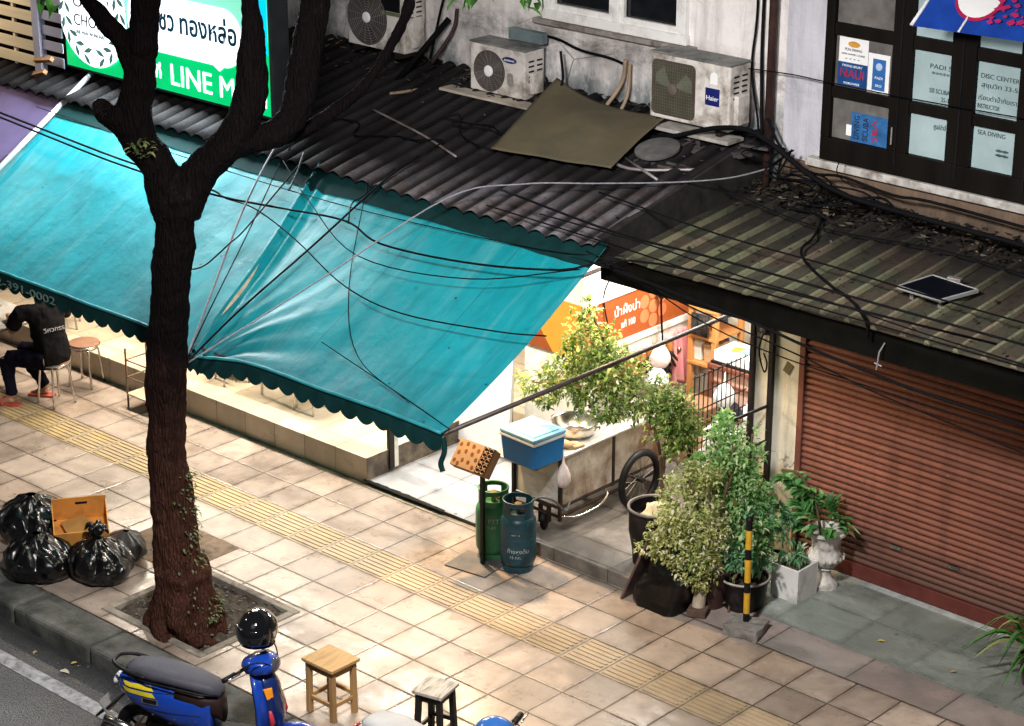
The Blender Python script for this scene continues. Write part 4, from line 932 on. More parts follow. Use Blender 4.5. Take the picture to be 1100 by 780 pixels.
# ------------------------------------------------------------------ air conditioners
def ac_unit(x0, x1, y0, y1, z0, z1, label, kind):
    t = thing('air_conditioner', label, 'air conditioner', ((x0+x1)/2, (y0+y1)/2, z0), 'outdoor air conditioning units on the wall')
    MB().box2((x0, y0, z0), (x1, y1, z1)).build('casing', WHITEPLASTIC, t, bevel=.014)
    MB().box2((x0-.006, y0-.008, z1+.002), (x1+.006, y1, z1+.018)).build('lid', ACTOP, t, bevel=.005)
    W, H = x1-x0, z1-z0
    if kind == 'round':
        cx, cz, r = x0+W*.36, z0+H*.47, H*.43
        d = MB().lathe([(r, 0), (r, .012), (r*.97, .012), (r*.96, .004), (.001, .004)], (0, 0, 0), 40).xf(Matrix.Translation((cx, y0-.001, cz)) @ Matrix.Rotation(PI/2, 4, 'X'))
        gd = d.build('fan_guard', GRILLE, t, auto=40)
        gr = MB()
        for k in range(9):
            q = r*(.2+.76*k/8); gr.tube([(cx+q*math.cos(a*PI/18), y0-.012, cz+q*math.sin(a*PI/18)) for a in range(36)], .0022, 4, closed=True)
        for k in range(16):
            a = k*PI/8; gr.tube([(cx+.04*math.cos(a), y0-.011, cz+.04*math.sin(a)), (cx+r*.97*math.cos(a+.25), y0-.011, cz+r*.97*math.sin(a+.25))], .002, 4)
        gr.build('wire', GRILLEL, gd)
        MB().lathe([(.05, 0), (.05, .012), (.035, .018), (.001, .018)], (0, 0, 0), 20).xf(Matrix.Translation((cx, y0-.010, cz)) @ Matrix.Rotation(PI/2, 4, 'X')).build('hub', WHITE, gd)
    else:
        a0, a1, b0, b1 = x0+.02, x0+W*.575, z0+.035, z1-.045
        gd = MB().prism(rrect(a0, a1, b0, b1, .05, y0-.004), (0, .004, 0)).build('fan_guard', M('guard_brown', (.07, .05, .045), .5, var=.2), t)
        cx, cz, r = (a0+a1)/2, (b0+b1)/2, min(a1-a0, b1-b0)*.47
        fb = MB()
        for k in range(3):
            a = k*2*PI/3+.4; P = []
            for s_, q in ((-.42, .95), (.1, 1.0), (.45, .9), (.5, .25), (-.05, .2)): P.append((cx+r*q*math.cos(a+s_), y0-.0075+.002*k, cz+r*q*math.sin(a+s_)))
            fb.prism(P, (0, .002, 0))
        fb.build('fan_blades', M('fan_blade', (.13, .12, .105), .5, var=.2), gd)
        MB().lathe([(.045, 0), (.045, .01), (.001, .014)], (0, 0, 0), 20).xf(Matrix.Translation((cx, y0-.008, cz)) @ Matrix.Rotation(PI/2, 4, 'X')).build('hub', M('fan_hub', (.12, .09, .085), .5), gd)
        gr = MB(); GRN = M('guard_wire', (.10, .13, .07), .5, var=.3)
        nn = 18
        for k in range(1, nn):
            xx = a0+(a1-a0)*k/nn; gr.tube([(xx, y0-.016, b0+.01), (xx, y0-.016, b1-.01)], .0018, 4)
            zz = b0+(b1-b0)*k/nn; gr.tube([(a0+.01, y0-.0185, zz), (a1-.01, y0-.0185, zz)], .0018, 4)
        gr.build('wire', GRN, gd)
        MB().box2((x0+W*.60, y0-.004, z0+.02), (x1-.03, y0, z1-.03)).build('front_panel', WHITEPLASTIC, t, bevel=.003)
    # side: vents and service cover
    sv = MB()
    for k in range(5):
        for c_ in range(2):
            sv.box2((x1-.001, y0+.05+.11*c_, z1-.10-.045*k), (x1+.003, y0+.12+.11*c_, z1-.085-.045*k))
    sv.build('vent_slots', BLACK, t)
    MB().box2((x1, y0+.06, z0+.05), (x1+.045, y1-.06, z0+H*.55)).build('service_cover', WHITEPLASTIC, t, bevel=.008)
    fb = MB()
    for xx in (x0+.08, x1-.12):
        fb.box2((xx, y0-.015, z0-.05), (xx+.05, y1+.02, z0))
    fb.build('feet', DARKSTEEL, t)
    return t
ac1 = ac_unit(-13.52, -12.86, 14.30, 14.56, 3.50, 3.93, 'white outdoor unit with round fan grille and blue oval badge', 'round')
disc('badge', -13.04, 3.835, .085, .028, 14.294, NAVY, ac1)
text('SAMSUNG', 'lettering', WHITE, ac1, (-13.10, 14.291, 3.824), .026, width=.12)
MB().prism(rrect(-13.07, -13.0, 3.60, 3.72, .03, 14.297), (0, .002, 0)).build('sticker', M('grey_sticker', (.26, .24, .23), .5, var=.4, scale=30), ac1)
MB().box2((-13.26, 14.52, 3.96), (-12.86, 14.60, 4.06)).build('pipe_cover', M('cover_blue_grey', (.13, .17, .18), .6, var=.25), ac1, bevel=.005)
ac2 = ac_unit(-11.45, -10.62, 14.30, 14.58, 3.62, 4.165, 'white outdoor unit with square fan guard and navy square label', 'square')
MB().box2((-10.865, 14.293, 3.82), (-10.72, 14.297, 3.965)).build('label_panel', NAVY, ac2)
text('Haier', 'lettering', WHITE, ac2, (-10.855, 14.290, 3.865), .055, width=.125)
MB().prism([(-10.82, 14.294, 4.0), (-10.745, 14.294, 4.0), (-10.745, 14.294, 4.06)]+[(-10.7825+.0375*math.cos(R(a)), 14.294, 4.06+.04*math.sin(R(a))) for a in range(0, 181, 20)], (0, .003, 0)).build('sticker', WHITE, ac2)
ac3 = ac_unit(-15.08, -14.33, 14.28, 14.56, 3.68, 4.28, 'shaded outdoor unit half hidden behind the right tree limbs', 'round')
MB().box2((-14.62, 14.272, 4.06), (-14.38, 14.277, 4.19)).build('label_panel', BLACK, ac3)
MB().box2((-14.62, 14.273, 4.02), (-14.38, 14.277, 4.055)).build('sticker', M('olive_sticker', (.12, .14, .07), .5), ac3)
tag(MB().box2((-13.76, 14.14, 3.475), (-12.55, 14.30, 3.497)).build('plank', M('pale_plank', (.45, .40, .33), .7, var=.3, scale=6, stretch=(.3, 1, 1), dirt=(.1, .08, .06), dirtamt=.5), bevel=.003), 'pale plank under the round fan air conditioner', 'plank')
tag(MB().box2((-11.52, 14.20, 3.545), (-10.55, 14.42, 3.575)).build('plank', M('pale_plank2', (.40, .38, .35), .7, var=.3, dirt=(.1, .08, .06), dirtamt=.5), bevel=.003), 'pale ledge board under the square guard air conditioner', 'plank')

# ------------------------------------------------------------------ blue fabric awning top right
BLUEF = M('blue_fabric', (.008, .055, .36), .6, var=.3, scale=4, trans=.15)
BA = thing('awning', 'blue fabric window awning with white piping and round red and white emblem', 'awning', (-8.0, 14.3, 4.8))
def ba(u, v):
    e = -.12*(1-v)
    return Vector((-8.76-.0*v+.10*v+2.0*u*(1-.06*v), 14.0+.45*v, 4.84+.05*u+.62*v-.05*math.sin(PI*u*2)*0-.05*math.sin(PI*v)))
MB().grid(ba, 24, 12).build('canvas', BLUEF, BA, smooth=True)
WP = M('white_piping', (.70, .70, .72), .6)
MB().tube([ba(0, t/8)+Vector((0, -.01, .005)) for t in range(9)], .014, 8).build('piping', WP, BA, smooth=True)
MB().tube([ba(.20, t/8*.5)+Vector((0, -.008, .005)) for t in range(9)], .009, 8).build('piping', WP, BA, smooth=True)
nB = Vector((0, -.62, .45)).normalized(); uB = Vector((0, .45, .62)).normalized()
def bdisc(name, r, c_, off, mat, a0=0, a1=360):
    P = [c_+nB*off+Vector((1, 0, 0))*r*math.cos(R(a))+uB*r*math.sin(R(a)) for a in range(a0, a1+1, 10)]
    return MB().prism(P, nB*.002).build(name, mat, BA)
ec = ba(.21, .45)
bdisc('emblem', .20, ec, .026, M('crimson', (.38, .01, .06), .5)); bdisc('emblem', .175, ec, .031, WHITE); bdisc('emblem', .175, ec, .036, RED, 0, 180)
sp = MB(); MAG = M('magenta_print', (.42, .015, .10), .5)
for k in range(26):
    c_ = ba(.30+random.uniform(0, .16), .16+random.uniform(0, .3))+nB*.033; d_ = random.uniform(.01, .04)
    sp.poly([c_-Vector((d_, 0, 0)), c_-uB*d_*.5, c_+Vector((d_*.8, 0, 0)), c_+uB*d_*.6])
sp.build('print', MAG, BA)
# ------------------------------------------------------------------ gas cylinders, egg-box post, cart
def cylinder(loc, label, c, dk, writing):
    t = thing('gas_cylinder', label, 'gas cylinder', loc, 'gas cylinders by the kerb')
    m = M('paint_'+label.split()[0]+'_gas', c, .38, var=.22, scale=5, dirt=dk, dirtamt=.45, dscale=6, bump=.1, bscale=30)
    MB().lathe([(.01, .04), (.10, .04), (.135, .06), (.152, .10), (.154, .16), (.154, .30), (.156, .302), (.156, .312), (.154, .314), (.154, .42), (.150, .455), (.135, .49), (.105, .51), (.01, .515)], n=36).build('body', m, t, smooth=False, auto=40, local=True)
    MB().lathe([(.128, 0), (.130, 0), (.130, .06), (.122, .07), (.118, .06), (.118, .0)], n=32).build('foot_ring', m, t, auto=40, local=True)
    cm = MB(); n = 32
    for k in range(n):   # collar with two hand holes
        a0, a1 = 2*PI*k/n, 2*PI*(k+1)/n
        hole = ((k-25) % 16) in (0, 1, 2, 3, 4)
        for z0, z1 in (((.48, .545), (.60, .635)) if hole else ((.48, .635),)):
            for r_ in (.124, .129): cm.poly([(r_*math.cos(a0), r_*math.sin(a0), z0), (r_*math.cos(a1), r_*math.sin(a1), z0), (r_*math.cos(a1), r_*math.sin(a1), z1), (r_*math.cos(a0), r_*math.sin(a0), z1)])
            for zz in (z0, z1): cm.poly([(.124*math.cos(a0), .124*math.sin(a0), zz), (.129*math.cos(a0), .129*math.sin(a0), zz), (.129*math.cos(a1), .129*math.sin(a1), zz), (.124*math.cos(a1), .124*math.sin(a1), zz)])
    bmesh.ops.remove_doubles(cm.bm, verts=cm.bm.verts, dist=1e-5)
    cm.tube([(.1265*math.cos(2*PI*k/32), .1265*math.sin(2*PI*k/32), .636) for k in range(32)], .009, 8, closed=True)
    co = cm.build('collar', m, t, local=True, auto=40)
    v = MB().cyl((0, 0, .51), (0, 0, .57), .022, .018, 12); v.cyl((-.03, 0, .555), (.05, 0, .555), .012, n=10); v.lathe([(.03, .575), (.034, .58), (.034, .595), (.03, .60)], n=12)
    v.build('valve', M('brass', (.35, .24, .10), .35, metal=.9, var=.2), t, local=True, auto=40)
    MB().cyl((.05, 0, .555), (.10, 0, .565), .016, n=10).build('regulator', M('regulator_red', (.30, .02, .03), .4), t, local=True)
    for s_, z0, sz in writing:
        # lettering curved around the body towards the street
        o = text(s_, 'lettering', M('faded_white', (.62, .64, .62), .6, var=.25, scale=40), None, (0, 0, 0), sz)
        me = o.data; ccx = sum(v.co.x for v in me.vertices)/len(me.vertices)
        for v in me.vertices:
            a = R(-52)+(v.co.x-ccx)/.156; r_ = .1558
            v.co = Vector((r_*math.cos(a), r_*math.sin(a), z0+v.co.y))
        o.rotation_euler = (0, 0, 0); o.parent = t; o.location = (0, 0, 0)
    return t
cylinder((-11.76, 12.70, 0), 'green gas cylinder standing behind the thin black post', (.045, .20, .085), (.03, .08, .04), (('PTT', .36, .06), ('15 KG', .31, .032)))
cylinder((-11.44, 12.66, 0), 'teal blue gas cylinder with faded white writing', (.012, .050, .068), (.008, .016, .02), (('ก๊าซหุงต้ม', .20, .05), ('15 กก.', .15, .04), ('W.P. 18', .36, .022)))
hose = MB().tube(catmull([(-11.36, 12.68, .58), (-11.30, 12.75, .66), (-11.26, 12.9, .60), (-11.3, 13.1, .42), (-11.42, 13.3, .40), (-11.5, 13.5, .42)]), .009, 8)
tag(hose.build('gas_hose', M('hose_grey', (.10, .10, .10), .5), smooth=True), 'grey gas hose from the teal blue cylinder to the cart', 'hose')
PT = thing('display_post', 'thin black post on a flat base plate in front of the green cylinder', 'post', (-11.70, 12.50, 0))
PB = M('post_black', (.012, .022, .016), .5, var=.3)
MB().box2((-11.717, 12.483, .012), (-11.683, 12.517, .95)).build('pole', PB, PT, bevel=.003)
MB().box((-11.74, 12.46, .006), (.42, .34, .012), R(8)).build('base_plate', M('plate_grey', (.12, .115, .11), .6, metal=.4, var=.3, scale=8, dirt=(.2, .15, .1), dirtamt=.4), PT, bevel=.003)
EB = thing('egg_carton_box', 'cardboard box printed with brown eggs tilted on top of the black post', 'box', (-11.72, 12.46, .92))
CARD = M('cardboard_pale', (.48, .30, .185), .8, var=.12, scale=5); CARDD = M('cardboard_brown', (.22, .12, .065), .8, var=.2, scale=5)
em = Matrix.Translation((-11.735, 12.45, .985)) @ Matrix.Rotation(R(12), 4, 'Z') @ Matrix.Rotation(R(-40), 4, 'X') @ Matrix.Rotation(R(6), 4, 'Y')
MB().box((0, 0, 0), (.36, .10, .24)).xf(em).build('carton', CARDD, EB, bevel=.004)
MB().box((-.055, -.0515, 0), (.245, .003, .238)).xf(em).build('front_panel', CARD, EB)
eg = MB()
for k, (ex, ez) in enumerate(((-.15, .07), (-.09, .09), (-.03, .085), (.03, .06), (-.14, -.0), (-.08, .025), (-.015, .015), (.04, -.02), (-.15, -.075), (-.08, -.055), (-.02, -.06), (.035, -.09), (-.11, -.095))):
    eg.prism([(ex+.015*math.cos(a*PI/6), -.0545, ez+.019*math.sin(a*PI/6)) for a in range(12)], (0, .001, 0))
eg.xf(em).build('egg_print', M('egg_brown', (.20, .085, .035), .7, var=.35, scale=40), EB)
tr_ = MB(); trl = MB()
tr_.box((.122, -.0515, 0), (.108, .003, .238))
for k in range(5):
    for q in range(2):
        trl.tube([(.095+.05*q+.021*math.cos(a*PI/6), -.055, -.095+.047*k+.019*math.sin(a*PI/6)) for a in range(1, 12)], .0035, 4)
tr_.xf(em).build('tray_print', M('tray_dark', (.03, .015, .012), .8, var=.4), EB)
trl.xf(em).build('tray_outline', CARD, EB)

CT = thing('food_cart', 'stainless street food cart with one bicycle wheel in the lit bay', 'food cart', (-11.68, 13.9, .12))
RUSTSTEEL = M('stained_steel', (.50, .45, .38), .42, metal=.2, var=.25, scale=3, dirt=(.13, .055, .022), dirtamt=.6, dscale=2.6)
X0, X1, Y0, Y1 = -11.97, -11.42, 13.18, 14.62
MB().box2((X0, Y0, .40), (X1, Y0+.02, .845)).build('front_panel', STEEL, CT, bevel=.003)
sp_ = MB(); sp_.box2((X1-.02, Y0+.022, .40), (X1, 13.86, .845)); sp_.box2((X1-.02, 13.90, .40), (X1, Y1, .845))
sp_.build('side_panel', RUSTSTEEL, CT, bevel=.003)
MB().box2((X0, Y0+.022, .40), (X0+.02, Y1, .845)).build('side_panel', STEEL, CT)
MB().box2((X0, Y1, .40), (X1, Y1+.02, .845)).build('rear_panel', STEEL, CT)
MB().box2((X0+.02, Y0+.02, .40), (X1-.02, Y1, .42)).build('floor_pan', STEEL, CT)
MB().box2((X0-.02, Y0+.01, .848), (X1+.03, Y1+.04, .872)).build('counter', STEEL, CT, bevel=.006)
MB().box2((X0+.03, 12.86, .83), (X1-.0, Y0+.008, .852)).build('front_tray', RUSTSTEEL, CT, bevel=.004)
fr = MB()
for xx in (X0+.02, X1+.005): fr.box2((xx-.015, Y0-.03, .12+.14), (xx+.015, Y0, .83))
fr.box2((X1-.01, Y0-.035, .83), (X1+.025, Y0, 1.12))
for zz in (.385, .30): fr.box2((X1-.02, Y0, zz-.015), (X1+.005, Y1, zz+.01)); fr.box2((X0, Y0-.02, zz-.015), (X1, Y0-.0, zz+.01))
fr.box2((X1-.02, 13.862, .36), (X1+.004, 13.898, .845))
fr.build('frame', DARKSTEEL, CT, bevel=.003)
hb_ = MB().tube(catmull([(X1+.01, 13.18, .30), (X1+.06, 13.35, .27), (X1+.09, 13.6, .30), (X1+.07, 13.72, .36), (X1+.0, 13.75, .37)]), .011, 8)
hb_.build('push_handle', CHROME, CT, smooth=True)
def wheel_parts(root, c, r, axis_x=True, n=18, name='wheel', tw=.022):
    mt = Matrix.Translation(c) @ (Matrix.Rotation(PI/2, 4, 'Y') if axis_x else Matrix.Rotation(PI/2, 4, 'X'))
    w = MB().tube([(r*.93*math.cos(2*PI*k/40), r*.93*math.sin(2*PI*k/40), 0) for k in range(40)], tw, 10, closed=True).xf(mt).build(name, BLACK, root, smooth=True)
    rm_ = MB().tube([(r*.84*math.cos(2*PI*k/40), r*.84*math.sin(2*PI*k/40), 0) for k in range(40)], .010, 8, closed=True)
    rm_.xf(mt).build('rim', CHROME, w, smooth=True)
    sk = MB()
    for k in range(n):
        a = 2*PI*k/n; s_ = .5 if k % 2 else -.5
        sk.tube([(.025*math.cos(a+s_), .025*math.sin(a+s_), .02*(1 if k % 4 < 2 else -1)), (r*.83*math.cos(a), r*.83*math.sin(a), 0)], .0022, 4)
    sk.xf(mt).build('spokes', CHROME, w)
    MB().cyl((0, 0, -.05), (0, 0, .05), .024, n=12).xf(mt).build('hub', DARKSTEEL, w, smooth=False)
    return w
wheel_parts(CT, (-11.30, 14.10, .12+.265), .265, tw=.034)
wheel_parts(CT, (-12.02, 14.10, .12+.265), .265, tw=.034)
MB().cyl((-12.05, 14.10, .385), (-11.27, 14.10, .385), .012, n=8).build('axle', DARKSTEEL, CT)
cs = MB().lathe([(.02, -.02), (.078, -.02), (.085, -.012), (.085, .012), (.078, .02), (.02, .02)], n=24).xf(Matrix.Translation((-11.62, 13.20, .205)) @ Matrix.Rotation(R(25), 4, 'Z') @ Matrix.Rotation(PI/2, 4, 'Y'))
ca = cs.build('caster', BLACK, CT, auto=40)
fk = MB(); fk.box((-11.585, 13.215, .27), (.012, .05, .17)); fk.box((-11.655, 13.185, .27), (.012, .05, .17)); fk.box((-11.62, 13.20, .355), (.09, .06, .015)); fk.build('fork', DARKSTEEL, ca)
# on the cart
CL = thing('cooler_box', 'blue cool box with pale blue lid on the front tray of the cart', 'cool box', (-11.575, 12.99, .855), None, rz=R(-4))
MB().hexa([(-.19, -.17, 0), (.19, -.17, 0), (.19, .17, 0), (-.19, .17, 0), (-.205, -.185, .22), (.205, -.185, .22), (.205, .185, .22), (-.205, .185, .22)]).build('tub', M('cooler_blue', (.008, .155, .43), .35, var=.15, scale=4), CL, local=True, bevel=.014)
MB().box((0, 0, .235), (.425, .385, .028)).build('rim', M('cooler_white', (.72, .75, .78), .4, var=.05), CL, local=True, bevel=.008)
MB().box((0, 0, .268), (.425, .385, .036)).build('lid', M('cooler_lid', (.20, .44, .62), .35, var=.10, scale=3), CL, local=True, bevel=.012)
MB().box((0, 0, .288), (.34, .30, .008)).build('lid_panel', M('cooler_lid2', (.18, .41, .58), .35, var=.1, scale=3), CL, local=True, bevel=.004)
po = thing('cooking_pot', 'wide steel basin on the cart counter behind the leaves', 'pot', (-11.65, 13.62, .874))
MB().lathe([(.01, 0), (.15, 0), (.19, .05), (.205, .12), (.212, .125), (.2, .118), (.18, .05), (.14, .012), (.01, .012)], n=36).build('basin', CHROME, po, local=True, auto=40)
for s_ in (-1, 1): MB().tube([(s_*.19, -.05, .10), (s_*.235, -.04, .11), (s_*.235, .04, .11), (s_*.19, .05, .10)], .007, 6).build('handle', CHROME, po, local=True)
po2 = thing('stock_pot', 'tall steel stock pot on the far end of the cart counter', 'pot', (-11.72, 14.2, .874))
MB().lathe([(.01, 0), (.17, 0), (.175, .01), (.175, .26), (.185, .265), (.172, .27), (.165, .02), (.01, .02)], n=32).build('body', STEEL, po2, local=True, auto=40)
MB().lathe([(.182, .272), (.18, .285), (.08, .31), (.02, .315), (.02, .34), (.001, .342)], n=32).build('lid', CHROME, po2, local=True, auto=40)
ch = MB().ball((-11.50, 13.33, .91), .05, 2, (1.6, .8, .7), .3); ch.ball((-11.47, 13.42, .895), .035, 2, (1.4, .8, .6), .3); ch.tube([(-11.52, 13.3, .9), (-11.42, 13.36, .893), (-11.41, 13.46, .885)], .018, 8)
tag(ch.build('folded_rag', M('rag_tan', (.34, .24, .15), .9, var=.3), smooth=True), 'tan rag lying on the near edge of the cart counter', 'rag')
def hangbag(loc, label, c, s=1.0, name='plastic_bag'):
    x, y, z = loc
    b = MB().lathe([(.004, .0), (.008, -.06), (.014, -.10), (.035*s, -.14), (.06*s, -.21), (.065*s, -.26), (.045*s, -.31), (.01, -.325)], (x, y, z), 20, jit=.22)
    return tag(b.build(name, M(label[:9]+'_plastic', c, .35, var=.12, scale=30, trans=.25), smooth=True), label, 'plastic bag')
hangbag((-11.375, 13.16, .92), 'white plastic bag of food hanging from the cart corner post', (.72, .62, .58))

# ------------------------------------------------------------------ stuff deeper in the bay
BAN = thing('banner', 'orange wrap-around shop banner with honeycomb circles and white lettering', 'banner', (-12.2, 15.6, 1.25))
ORG = M('banner_orange', (.27, .062, .010), .5, var=.18, scale=2.5, dirt=(.26, .055, .015), dirtamt=.5)
YEL = M('banner_yellow', (.60, .29, .035), .5, var=.15, scale=3)
MB().box2((-12.196, 14.36, 1.26), (-12.190, 16.85, 1.70)).build('side_sheet', ORG, BAN)
MB().box2((-12.9, 14.345, 1.20), (-12.21, 14.352, 1.72)).build('front_sheet', YEL, BAN)
MB().prism([(-12.9, 14.342, 1.20), (-12.55, 14.342, 1.20), (-12.75, 14.342, 1.46), (-12.9, 14.342, 1.5)], (0, .002, 0)).build('print', ORG, BAN)
rl = MB(); rl.box2((-12.20, 14.36, 1.70), (-12.17, 16.85, 1.735)); rl.box2((-12.20, 14.36, 1.20), (-12.17, 16.85, 1.255))
rl.build('rail', WHITEPAINT, BAN)
hc = MB()
for k, (yy, zz) in enumerate(((15.22, 1.54), (15.22, 1.40), (15.35, 1.61), (15.35, 1.47), (15.35, 1.33), (15.48, 1.54), (15.48, 1.40))):
    hc.prism([(-12.189, yy+.065*math.cos(a*PI/10), zz+.066*math.sin(a*PI/10)) for a in range(20)], (.002, 0, 0))
hc.build('circle_print', M('banner_pale', (.50, .15, .06), .5, var=.1), BAN)
text('น้ำผึ้งป่า', 'lettering', WHITE, BAN, (-12.188, 14.78, 1.50), .12, rz=PI/2, width=.36)
text('แท้ 100', 'lettering', WHITE, BAN, (-12.188, 14.88, 1.37), .09, rz=PI/2, width=.2)
text('น้ำผึ้ง', 'lettering', WHITE, BAN, (-12.188, 15.74, 1.50), .17, rz=PI/2, width=.42)
text('เกสร', 'lettering', WHITE, BAN, (-12.188, 15.86, 1.36), .12, rz=PI/2, width=.3)
WBD = thing('folded_table', 'white rounded folding table top leaning against the shop front wall', 'table', (-13.3, 14.3, .05))
MB().prism([(x_, 14.30-.09*(1-(z_-.05)/1.1), z_) for x_, _, z_ in rrect(-13.7, -12.98, .06, 1.15, .12, 0)], (0, .035, 0)).build('table_top', M('melamine_white', (.80, .80, .80), .35, var=.04), WBD, bevel=.006)
MB().tube([(-13.62, 14.35, .1), (-13.62, 14.38, 1.0), (-13.06, 14.38, 1.0), (-13.06, 14.35, .1)], .012, 8).build('leg', CHROME, WBD, smooth=True)
BR = M('cabinet_brown', (.17, .055, .035), .55, var=.25, scale=4, stretch=(1, 1, .3)); ORW = M('orange_wood', (.50, .22, .07), .5, var=.2, scale=5, stretch=(4, 4, .6))
CB = thing('cabinet', 'brown drawer cabinet at the back of the lit bay', 'cabinet', (-11.4, 15.75, .12))
MB().box2((-11.66, 15.6, .12), (-11.12, 15.95, .93)).build('carcass', M('pinkish_board', (.45, .30, .24), .6, var=.1), CB)
MB().box2((-11.70, 15.56, .93), (-11.08, 15.98, .97)).build('top', BR, CB, bevel=.004)
tr2 = MB()
for xx in (-11.68, -11.50, -11.12): tr2.box2((xx-.02, 15.57, .12), (xx+.02, 15.6, .93))
for zz in (.14, .36, .58, .78): tr2.box2((-11.66, 15.58, zz), (-11.14, 15.6, zz+.018))
tr2.build('trim', BR, CB)
PRN = thing('printer', 'white printer with papers on the brown cabinet', 'printer', (-11.38, 15.75, .97))
MB().box2((-11.66, 15.6, .99), (-11.14, 15.92, 1.10)).build('body', WHITE, PRN, bevel=.012)
MB().box2((-11.68, 15.585, .972), (-11.14, 15.92, .99)).build('base', BLACK, PRN)
MB().cyl((-11.12, 15.58, 1.04), (-11.12, 15.92, 1.04), .06, n=20).build('roller', M('dark_roller', (.03, .028, .025), .4), PRN)
for k, (c_, a) in enumerate(((ORANGE, .3), (M('paper_blue', (.2, .35, .6), .6), -.2), (WHITE, .1))):
    MB().box((-11.45+.11*k, 15.74, 1.105+.004*k), (.16, .12, .003), a).build('paper', c_, PRN)
SHF = thing('wall_shelf', 'orange wooden frame shelf standing on the floor behind the cart', 'shelf', (-11.9, 15.9, .12))
s1 = MB()
for xx in (-12.02, -11.74): s1.box2((xx-.025, 15.7, .12), (xx+.025, 15.75, 1.42)); s1.box2((xx-.025, 16.1, .12), (xx+.025, 16.15, 1.42))
s1.build('uprights', ORW, SHF, bevel=.003)
for zz in (.45, .85, 1.12, 1.40): MB().box2((-12.04, 15.69, zz), (-11.72, 16.16, zz+.025)).build('shelf_board', ORW, SHF)
tag(MB().box2((-11.98, 15.66, 1.16), (-11.78, 15.685, 1.37)).build('mirror', GLASSDK, bevel=.003), 'small dark framed mirror on the orange wooden shelf', 'mirror')
for k, (a, b, c_, lab) in enumerate(((-11.98, 15.85, (.65, .62, .58), 'white storage tub on the upper board of the orange shelf'), (-11.82, 15.85, (.50, .32, .18), 'tan carton on the upper board of the orange shelf'))):
    tag(MB().hexa([(a-.06, b-.1, .877), (a+.06, b-.1, .877), (a+.06, b+.1, .877), (a-.06, b+.1, .877), (a-.07, b-.11, 1.06), (a+.07, b-.11, 1.06), (a+.07, b+.11, 1.06), (a-.07, b+.11, 1.06)]).build('storage_tub', M('tub%d' % k, c_, .5), bevel=.006), lab, 'tub')
# bundle of black bags on the wall, white bags and cloths
bbm = MB()
for i in range(46):
    a = random.uniform(0, 2*PI); p = Vector((-12.03, 15.22+random.uniform(-.07, .07), 1.10)); L = random.uniform(.12, .26)
    bbm.tube([p, p+Vector((.05*math.cos(a)+.04, .10*math.sin(a), -L*.4)), p+Vector((.09*math.cos(a)+.05, .16*math.sin(a), -L))], [.012, .022, .01], 5)
tag(bbm.build('bag_bundle', M('black_plastic', (.012, .012, .013), .25, var=.4), smooth=True), 'bundle of thin black carrier bags hanging under the orange banner', 'bags')
hangbag((-11.1, 15.5, .86), 'white carrier bag hanging on the cabinet side at its right', (.78, .78, .78), 2.2)
hangbag((-11.85, 15.0, 1.15), 'white carrier bag hanging below the banner beside the black bundle', (.80, .78, .76), 1.8)
for k, (x_, y_, z_, sz, c_, lab) in enumerate((
    (-11.55, 15.25, .12, (.42, .32, .34), CARD, 'pale carton lowest of the stack before the brown cabinet'),
    (-11.53, 15.24, .46, (.36, .30, .26), CARDD, 'brown carton on top of the pale carton in the bay'),
    (-11.12, 15.05, .12, (.34, .30, .30), M('crate_grey', (.40, .40, .42), .5), 'grey plastic crate on the bay floor by the right wall'),
    (-11.10, 15.06, .42, (.30, .28, .22), M('tub_white2', (.74, .73, .70), .45), 'white lidded tub on the grey crate in the bay'))):
    tag(MB().box((x_, y_, z_+sz[2]/2), sz, .1*k-.1).build('carton' if k < 2 else 'storage_tub', c_, bevel=.008), lab, 'carton' if k < 2 else 'tub')
MB_ = MB().box2((-12.195, 14.55, .93), (-12.03, 15.55, .955)); tag(MB_.build('wall_board', ORW), 'narrow orange wooden board fixed along the side wall under the ladles', 'shelf')
jr = None
JARM = [M('jar_amber', (.30, .12, .03), .25, var=.2), M('jar_pale', (.66, .60, .48), .3, var=.1)]
for k in range(10):
    j_ = thing('jar', 'amber jar with pale lid in the row on the narrow orange board', 'jar', (-12.11, 14.62+.098*k, .956), 'jars on the orange board')
    hj = .13+.03*(k % 3 == 0)
    MB().lathe([(.01, 0), (.036, 0), (.038, .01), (.038, hj-.03), (.026, hj)], n=16).build('glass', JARM[0], j_, local=True, auto=40)
    MB().lathe([(.03, hj), (.03, hj+.022), (.005, hj+.024)], n=16).build('lid', JARM[1], j_, local=True, auto=40)
for k, (yy, c_, lab) in enumerate(((15.7, (.60, .22, .22), 'faded red apron hanging on the side wall below the banner'), (16.05, (.62, .58, .52), 'off-white cloth hanging beside the red apron on the side wall'), (16.35, (.10, .16, .28), 'dark blue cloth hanging deepest on the side wall of the bay'))):
    tag(MB().grid(lambda u, v: Vector((-12.13+.05*math.sin(u*14+k)*(1-v*.6)+.02*v, yy-.13+.26*u*(1-.35*v), .62+.56*v)), 22, 14).build('apron' if k == 0 else 'cloth', M('cloth_%d' % k, c_, .9, var=.2), smooth=True, solid=.004), lab, 'apron' if k == 0 else 'cloth')
for k, (yy, zz, w_, h_, c_, lab) in enumerate(((14.62, 2.12, .30, .42, (.55, .57, .5), 'pale paper notice on the side wall above the left of the banner'), (15.9, 2.08, .42, .30, (.62, .42, .14), 'yellowish paper notice on the side wall above the banner'))):
    tag(MB().box2((-12.197, yy, zz-h_/2), (-12.193, yy+w_, zz+h_/2)).build('notice', M('notice_%d' % k, c_, .7, var=.3, scale=14)), lab, 'notice')
lad = MB()
